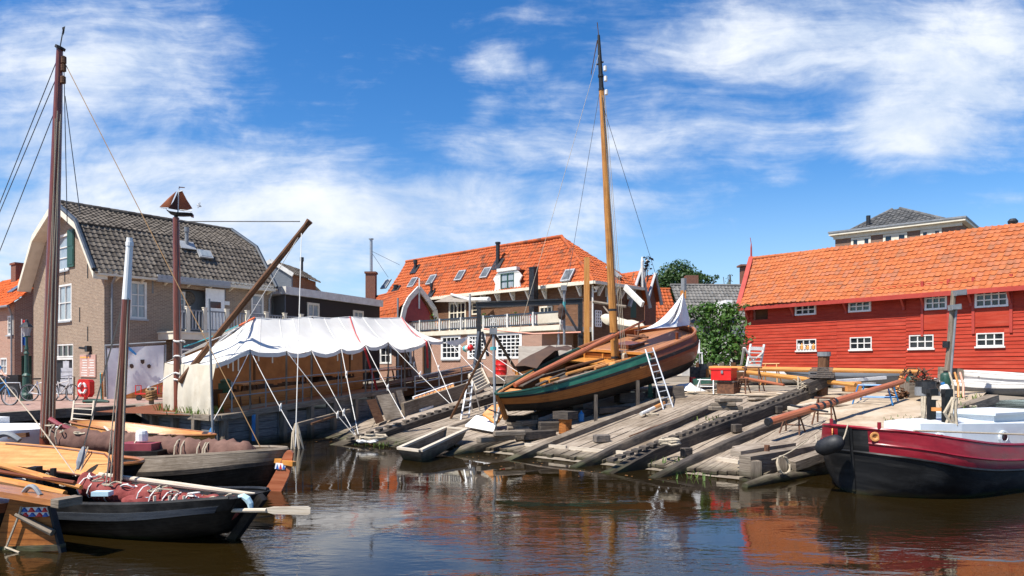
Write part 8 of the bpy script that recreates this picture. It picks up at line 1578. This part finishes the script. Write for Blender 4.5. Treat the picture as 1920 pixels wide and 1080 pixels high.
# ---------------------------------------------------------------- left side of the slip
for k, (pts, m, lab) in enumerate(((((687,750),(704,748),(720,789),(705,795)),'brownwood','narrow brown board leaning left of the sheet against the wall'), (((706,742),(738,737),(752,782),(724,789)),'greywood','wide brown sheet leaning between two boards against the jetty wall'), (((742,733),(752,731),(763,762),(752,766)),'greywood','narrow pale board leaning right of the wide sheet'))):
    a, b, c, d = pts; P0 = onslip(d[0], d[1], .1); P1 = onslip(c[0], c[1], .1); u = V((-.35,.25,0)); A_ = at(a[0], a[1], P0.y+.35); B_ = at(b[0], b[1], P1.y+.35); mb = MB(); mb.prism([P0, P1, B_, A_], V((.02,-.05,.0))); tag(mb.build('leaning_board', m), lab, 'board', 'boards leaning on the jetty wall')
t = thing('slatted_rack', 'white railed rack of brown slats leaning beside the slip', 'rack', onslip(815, 765)); q = [onslip(788, 770, .05), onslip(862, 744, .05)]; r = [at(775, 746, q[0].y+.9), at(850, 720, q[1].y+.9)]
for a, b in ((q[0], q[1]), (r[0], r[1])): mb = MB(); mb.beam(a, b, .09, .09); mb.build('rail', 'white', t)
for k in range(11): f = .05+k*.09; mb = MB(); mb.beam(q[0].lerp(q[1], f), r[0].lerp(r[1], f), .14, .05); mb.build('slat', 'leewood', t)
t = thing('pallet_crate', 'pale slatted crate tilted beside the tent ropes', 'crate', onslip(900, 735)); q = [at(893, 734, 26.), at(917, 721, 26.3)]; r = [at(879, 704, 26.8), at(903, 692, 27.2)]
for k in range(7): f = k/6; mb = MB(); mb.beam(q[0].lerp(r[0], f), q[1].lerp(r[1], f), .06, .10); mb.build('slat', 'paleplank', t)
for a, b in ((q[0], r[0]), (q[1], r[1])): mb = MB(); mb.beam(a, b, .06, .12); mb.build('side', 'paleplank', t)
for dx in (.35,): mb = MB(); mb.face([v+V((dx*.3, .12, -.02)) for v in (q[0], q[1], r[1], r[0])]); mb.build('back', 'brownwood', t)
t = thing('step_ladder', 'aluminium step ladder standing on the slip near the punt', 'stepladder', onslip(872, 785)); a0, a1 = onslip(864, 787), onslip(879, 784); D = a0.y; b0, b1 = at(877, 716, D+.5), at(886, 716, D+.5)
for a, b in ((a0, b0), (a1, b1)): mb = MB(); mb.beam(a, b, .05, .03); mb.build('side_rail', 'alum', t)
for k in range(5): f = .12+k*.19; mb = MB(); mb.beam(a0.lerp(b0, f), a1.lerp(b1, f), .12, .03); mb.build('step', 'alum', t)
for a, b in ((onslip(886, 772), b0), (onslip(900, 770), b1)): mb = MB(); mb.beam(a, b, .035, .025); mb.build('rear_leg', 'alum', t)
mb = MB(); pts = [onslip(872, 800, .10), onslip(926, 810, .10), onslip(932, 790, .22), onslip(893, 781, .22)]; mb.prism(pts, V((0,0,.05))); tag(mb.build('white_board', 'white'), 'white painted board lying on the slip beside the punt', 'board')
t = thing('orange_leeboard', 'orange varnished leeboard with black straps lying by the white board', 'leeboard', onslip(930, 790)); ol = [(905,779),(922,763),(934,761),(948,766),(946,776),(936,792),(930,797)]
mb = MB(); pts = [onslip(x, y, .22+.5*(795-y)/35) for x, y in ol]; mb.prism(pts[::-1], V((0,.0,.06))); mb.build('board', 'orangewood', t)
for a, b in (((917,768),(946,778)), ((936,763),(930,790))): mb = MB(); q0 = onslip(a[0], a[1], .29+.5*(795-a[1])/35); q1 = onslip(b[0], b[1], .29+.5*(795-b[1])/35); mb.beam(q0, q1, .06, .03); mb.build('strap', 'blackmetal', t)
t = thing('tripod', 'tall grey and brown pole tripod with a box on top beside the slip', 'tripod', onslip(928, 808)); a = onslip(929, 810); D = a.y; tp = at(925, 624, D+.6)
mb = MB(); mb.tube([a, tp], .045, 7); mb.build('leg', 'zinc', t); b = onslip(845, 785); mb = MB(); mb.tube([b, tp], .045, 7); mb.build('leg', 'brownwood', t); mb = MB(); mb.tube([at(965, 690, D+4), tp], .05, 7); mb.build('leg', 'darkbeam', t); mb = MB(); mb.box(tp+V((0,0,.05)), (.24,.2,.2)); mb.build('head_box', 'zinc', t)
mb = MB(); mb.tube([tp-V((0,.05,.45)), tp-V((0,.05,.56))], .1, 8); mb.build('teal_wrap', 'tealrope', t)
c = at(940, 703, 33); t = thing('red_barrel', 'bright red steel barrel in front of the lattice windows', 'barrel', c); r = .26; h = .68; mb = MB(); mb.lathe([(r,0),(r*1.04,.02),(r,.05),(r,h*.32),(r*1.05,h*.34),(r,h*.36),(r,h*.64),(r*1.05,h*.66),(r,h*.68),(r,h-.03),(r*1.04,h),(r*.95,h-.01),(0,h-.015)], c, 20); mb.build('body', 'redpaint', t, smooth=True); mb = MB(); mb.tube([c+V((.1,-.05,h-.02)), c+V((.1,-.05,h+.03))], .05, 8); mb.build('bung', 'white', t)
mb = MB(); a, b = at(880, 706, 34), at(1000, 700, 34); mb.beam(a+V((.8,0,-.2)), b-V((0,0,.2)), 2.4, .3); tag(mb.build('plank_platform', 'greywood'), 'raised plank platform carrying the red barrel', 'platform')
for k, (x0, y0, x1, y1, lab) in enumerate(((963,694,1000,678,'upper brown beam stacked right of the red barrel'), (968,700,1005,690,'lower brown beam stacked right of the red barrel'))): mb = MB(); mb.beam(at(x0, y0, 32), at(x1, y1, 33), .16, .16); tag(mb.build('stacked_beam', 'orangewood' if k else 'leewood'), lab, 'beam', 'beams stacked by the barrel')
# black steel gantry, barrier tape, poles
t = thing('steel_gantry', 'black steel gantry frame between the tent and the slip boat', 'gantry', at(990, 700, 34)); D = 34.; P = lambda x, y, o=0.: at(x, y, D+o)
mb = MB(); a, b = P(893, 576), P(1092, 569, -1.2); mb.beam(a, b, .2, .07); mb.beam(a+V((0,0,.22)), b+V((0,0,.22)), .2, .06); mb.beam(a+V((0,0,.11)), b+V((0,0,.11)), .05, .2); mb.build('top_beam', 'blackmetal', t)
for x, o in ((898, 0), (1088, -1.2)): mb = MB(); mb.beam(P(x, 705, o), P(x, 577 if x < 1000 else 570, o), .2, .22); mb.build('post', 'blackmetal', t)
mb = MB(); mb.beam(P(1059, 580, -1), P(1084, 622, -1.2), .1, .1); mb.build('brace', 'blackmetal', t); mb = MB(); mb.beam(P(898, 622, -.1), P(888, 700, -.6), .12, .12); mb.build('lower_post', 'darkblue', t)
mb = MB(); mb.beam(P(904, 622, -.3), P(915, 668, -.5), .1, .08); mb.build('hanging_arm', 'blackmetal', t); mb = MB(); mb.tube([P(907, 617, -.4), P(1000, 626, -1.), P(1089, 623, -1.4)], .035, 5); tag(mb.build('barrier_tape', 'pinktape'), 'faded pink barrier rope strung across the gantry posts', 'rope')
mb = MB(); mb.tube([P(1058, 700, -2.5), P(1058, 545, -2.5)], .055, 8); ps = tag(mb.build('mast_pole', 'zinc'), 'grey pole with a box on top in front of the timber wall', 'pole'); mb = MB(); mb.box(P(1057, 540, -2.5), (.24,.2,.22)); mb.build('top_box', 'zinc', ps); mb = MB(); mb.tube([P(1057.5, 594, -2.56), P(1058, 566, -2.56)], .07, 6); mb.build('teal_wrap', 'tealrope', ps)
mb = MB(); bundle(mb, P(1052, 570, -2.7), P(1054, 600, -2.7), .16, random.Random(3), 10, 9); tag(mb.build('hanging_bag', 'browntarp', smooth=True), 'brown bag hanging from the grey pole with the box', 'bag')
mb = MB(); a = P(1100, 700, -3); mb.beam(a, P(1100, 483, -3), .22, .22); tag(mb.build('yellow_spar', 'yellowspar'), 'tall square yellow spar standing in front of the timber house corner', 'spar')
rr = random.Random(4); mb = MB(); rows = []
for i in range(7): rows.append([at(lerp(972, 1072, i/6), lerp(648+1.5*math.sin(i), 686-2*i, j/4), 30-.5*j+.2*math.sin(i+j)) for j in range(5)])
mb.grid(rows); tag(mb.build('canvas_sheet', 'greytarp', smooth=True), 'grey brown canvas sheet slung behind the stern of the slip boat', 'canvas')
for k, (x, y, r, m, lab) in enumerate(((873,654,.14,'tealrope','teal float hung on the tent rope'), (876.5,653,.13,'offwhite','white float between the teal and red floats'), (882,652,.14,'redpaint','red float hung on the tent rope'))): mb = MB(); mb.lathe([(0,-r),(r*.7,-r*.7),(r,0),(r*.7,r*.7),(0,r)], at(x, y, 30-.1*k), 10); tag(mb.build('float', m, smooth=True), lab, 'float', 'floats hung on the tent rope')
# white sheet heap and clutter beyond the boat bow
mb = MB(); rr = random.Random(7); c = onslip(1289, 733); rows = []
for i in range(8): rows.append([c+SW_*(i-3.5)*.17+SE*(j-2.5)*.16+V((0,0,max(0.02, .26-.05*((i-3)**2*.5+(j-2.5)**2)*.8+rr.gauss(0, .04)))) for j in range(6)])
mb.grid(rows); tag(mb.build('white_sheet', 'tarpwhite', smooth=True), 'crumpled white sheet lying on the slip beside the boat bow', 'sheet')
rr = random.Random(17); mats_ = ['rustgrey','greywood','rust','zinc','darkbeam','brownwood']
cl = [('plastic_chair', 'white plastic chair behind the boat bow'), ('wooden_stump', 'upright grey stump behind the white sheet'), ('tree_stump', 'pale stump left of the rusty trestles'), ('green_skiff', 'long dark green trough behind the red chest'), ('red_can', 'small red can behind the boat bow')]
c = at(1304, 680, 31); t = thing('plastic_chair', cl[0][1], 'chair', c); 
mb = MB(); mb.box(c+V((0,0,.42)), (.5,.48,.05)); mb.build('seat', 'white', t)
mb = MB(); mb.box(c+V((0,.24,.72)), (.5,.05,.55)); mb.build('backrest', 'white', t)
for s in (-.22,.22):
    for q in (-.2,.2): mb = MB(); mb.beam(c+V((s*1.1,q*1.1,-.12)), c+V((s,q,.42)), .045, .045); mb.build('leg', 'white', t)
for x, y, r, h, m, lab in ((1318,712,.16,.62,'greywood',cl[1][1]), (1330,716,.13,.5,'leewood',cl[2][1]), (1298,722,.12,.3,'redpaint',cl[4][1])): c = onslip(x, y); mb = MB(); mb.lathe([(r*1.1,0),(r,h*.3),(r*.95,h)], c, 10); tag(mb.build('stump' if m != 'redpaint' else 'red_can', m), lab, 'stump' if m != 'redpaint' else 'can')
mb = MB(); a, b = onslip(1300, 716, .25), onslip(1348, 712, .3); mb.beam(a, b, .3, .22); tag(mb.build('green_trough', 'darkgreen'), cl[3][1], 'trough')
heap = [(1312,700,'grey board stacked furthest left behind the boat bow'), (1335,702,'rusty sheet in the scrap row below the bush'), (1352,698,'brown crate below the leafy bush'), (1368,702,'dark box at the right end of the scrap row'), (1345,708,'grey timber at the foot of the scrap row'), (1380,708,'rusty block left of the bent trestle'), (1325,724,'pale timber offcut on the gravel by the stumps'), (1345,732,'flat stone slab on the gravel by the rusty box'), (1310,735,'grey offcut between the white sheet and the rusty box'), (1430,742,'flat board lying on the gravel below the yellow spars'), (1418,748,'second flat board lying on the gravel by the rail'), (1500,766,'splintered plank on the gravel beside the toothed beam'), (1560,752,'pale offcut on the gravel right of the capped post'), (1580,760,'thin batten on the gravel in front of the blue stand'), (1480,738,'short beam lying behind the toothed beam')]
for k, (x, y, lab) in enumerate(heap):
    flat = k > 5; lump('offcut' if flat else 'scrap_box', lab, x, y, (rr.uniform(.5,1.0), rr.uniform(.2,.4), rr.uniform(.05,.12) if flat else rr.uniform(.25,.5)), ('greywood','slipwood','paleplank')[k % 3] if flat else mats_[k % 6], rr.uniform(-.6,.6), 0, 'offcut' if flat else 'scrap', 'offcuts and scrap about the yard')
t = thing('tool_trolley', 'grey wire trolley frame between the stumps and the red chest', 'trolley', onslip(1325, 738)); c = onslip(1325, 738)
for s in (-.35,.35): mb = MB(); mb.tube([c+SW_*s-SE*.2, c+SW_*s*.7+V((0,0,.5)), c+SW_*s+SE*.2], .02, 6); mb.build('hoop', 'alum', t)
for z in (.25,.48): mb = MB(); mb.tube([c-SW_*.35+V((0,0,z)), c+SW_*.35+V((0,0,z))], .018, 5); mb.build('crossbar', 'alum', t)
t = thing('timber_fence', 'low dark timber fence behind the scrap row below the bush', 'fence', at(1340, 700, 34))
for k in range(9): mb = MB(); p = at(1298+k*11, 706, 33.5); mb.beam(p-V((0,0,.3)), p+V((0,0,.55+.1*(k % 2))), .22, .04); mb.build('board', ('darkbeam','brownwood','greywood')[k % 3], t)
mb = MB(); mb.beam(at(1296, 694, 33.6), at(1390, 694, 33.6), .06, .08); mb.build('rail', 'brownwood', t)
mb = MB(); c = onslip(1262, 748, .0); mb.prism([c, c+V((.42,0,0)), c+V((.40,.1,.45)), c+V((.02,.1,.45))], V((0,.05,0))); tag(mb.build('dark_panel', 'darkbeam'), 'dark board leaning under the boat bow', 'board')
# person with the blue bicycle, mostly beyond the left edge
def person():
    c = onz(-24, 760, 1.01)+V((0,.35,0)); t = thing('person', 'person in a blue top beside the blue bicycle at the left edge', 'person', c)
    J = [((0,0,.95),.15),((0,.0,1.15),.145),((0,.02,1.38),.165),((0,.02,1.50),.06),((.01,0,1.62),.095),((.02,0,1.74),.085),
         ((.10,0,.88),.095),((.11,.02,.50),.07),((.11,.06,.09),.045),((.14,-.10,.04),.04),((-.10,0,.88),.095),((-.11,-.02,.50),.07),((-.11,.0,.09),.045),((-.08,-.16,.04),.04),
         ((.19,.0,1.42),.06),((.34,-.08,1.20),.045),((.52,-.22,1.10),.034),((-.19,.0,1.42),.06),((-.26,-.05,1.15),.045),((-.22,-.22,.98),.034),((.60,-.27,1.08),.03),((-.21,-.30,.94),.03)]
    E = [(0,1),(1,2),(2,3),(3,4),(4,5),(0,6),(6,7),(7,8),(8,9),(0,10),(10,11),(11,12),(12,13),(2,14),(14,15),(15,16),(16,20),(2,17),(17,18),(18,19),(19,21)]
    n0 = len(J); 
    for h, d in ((20, V((.8,-.5,-.2)).normalized()), (21, V((0,-.8,-.5)).normalized())):
        s = d.cross(V((0,0,1))).normalized(); b = V(J[h][0])
        for k in range(4):
            o = (k-1.5)*.018; J.append(((b+d*.04+s*o)[:], .009)); J.append(((b+d*(.085-.006*abs(k-1))+s*o*1.1-V((0,0,.02)))[:], .0075)); E += [(h, len(J)-2), (len(J)-2, len(J)-1)]
        J.append(((b+d*.02-s*.045)[:], .01)); E.append((h, len(J)-1))
    me = bpy.data.meshes.new('body'); me.from_pydata([j[0] for j in J], E, []); o = bpy.data.objects.new('tmp', me); COL.objects.link(o); sk = o.modifiers.new('s', 'SKIN'); sb = o.modifiers.new('b', 'SUBSURF'); sb.levels = sb.render_levels = 2
    for i, j in enumerate(J): me.skin_vertices[0].data[i].radius = (j[1], j[1])
    me.skin_vertices[0].data[0].use_root = True
    bpy.context.view_layer.update(); em = bpy.data.meshes.new_from_object(o.evaluated_get(bpy.context.evaluated_depsgraph_get())); bpy.data.objects.remove(o)
    for k in ('skin', 'bluepaint', 'denim'): em.materials.append(MATS[k])
    for p in em.polygons: z = p.center.z; p.material_index = 2 if z < .93 and abs(p.center.x) < .17 and p.center.y > -.2 else (1 if z < 1.49 and abs(p.center.x) < .30 and not (p.center.y < -.12) else 0); p.use_smooth = True
    b = bpy.data.objects.new('body', em); COL.objects.link(b); b.parent = t
    mb = MB(); q = c+V((.02,.02,1.76)); mb.lathe([(.0,.09),(.07,.07),(.1,.0),(.095,-.06)], q, 12); mb.build('hair', 'hair', t, smooth=True)
person()

rr = random.Random(31); mb = MB()      # leaves and scum drifting by the slip
for _ in range(70):
    s, t_ = -abs(rr.gauss(0, .5))-.1, rr.uniform(-8, 5); p = slip(s, t_); p.z = .006
    p = p
    a = rr.random()*6.28; d = V((math.cos(a), math.sin(a), 0))*rr.uniform(.012, .035); n_ = V((-d.y, d.x, 0))*.6; mb.face([p-d, p-n_, p+d, p+n_])
o = mb.build('floating_leaves', 'leewood', merge=False); o['kind'] = 'stuff'
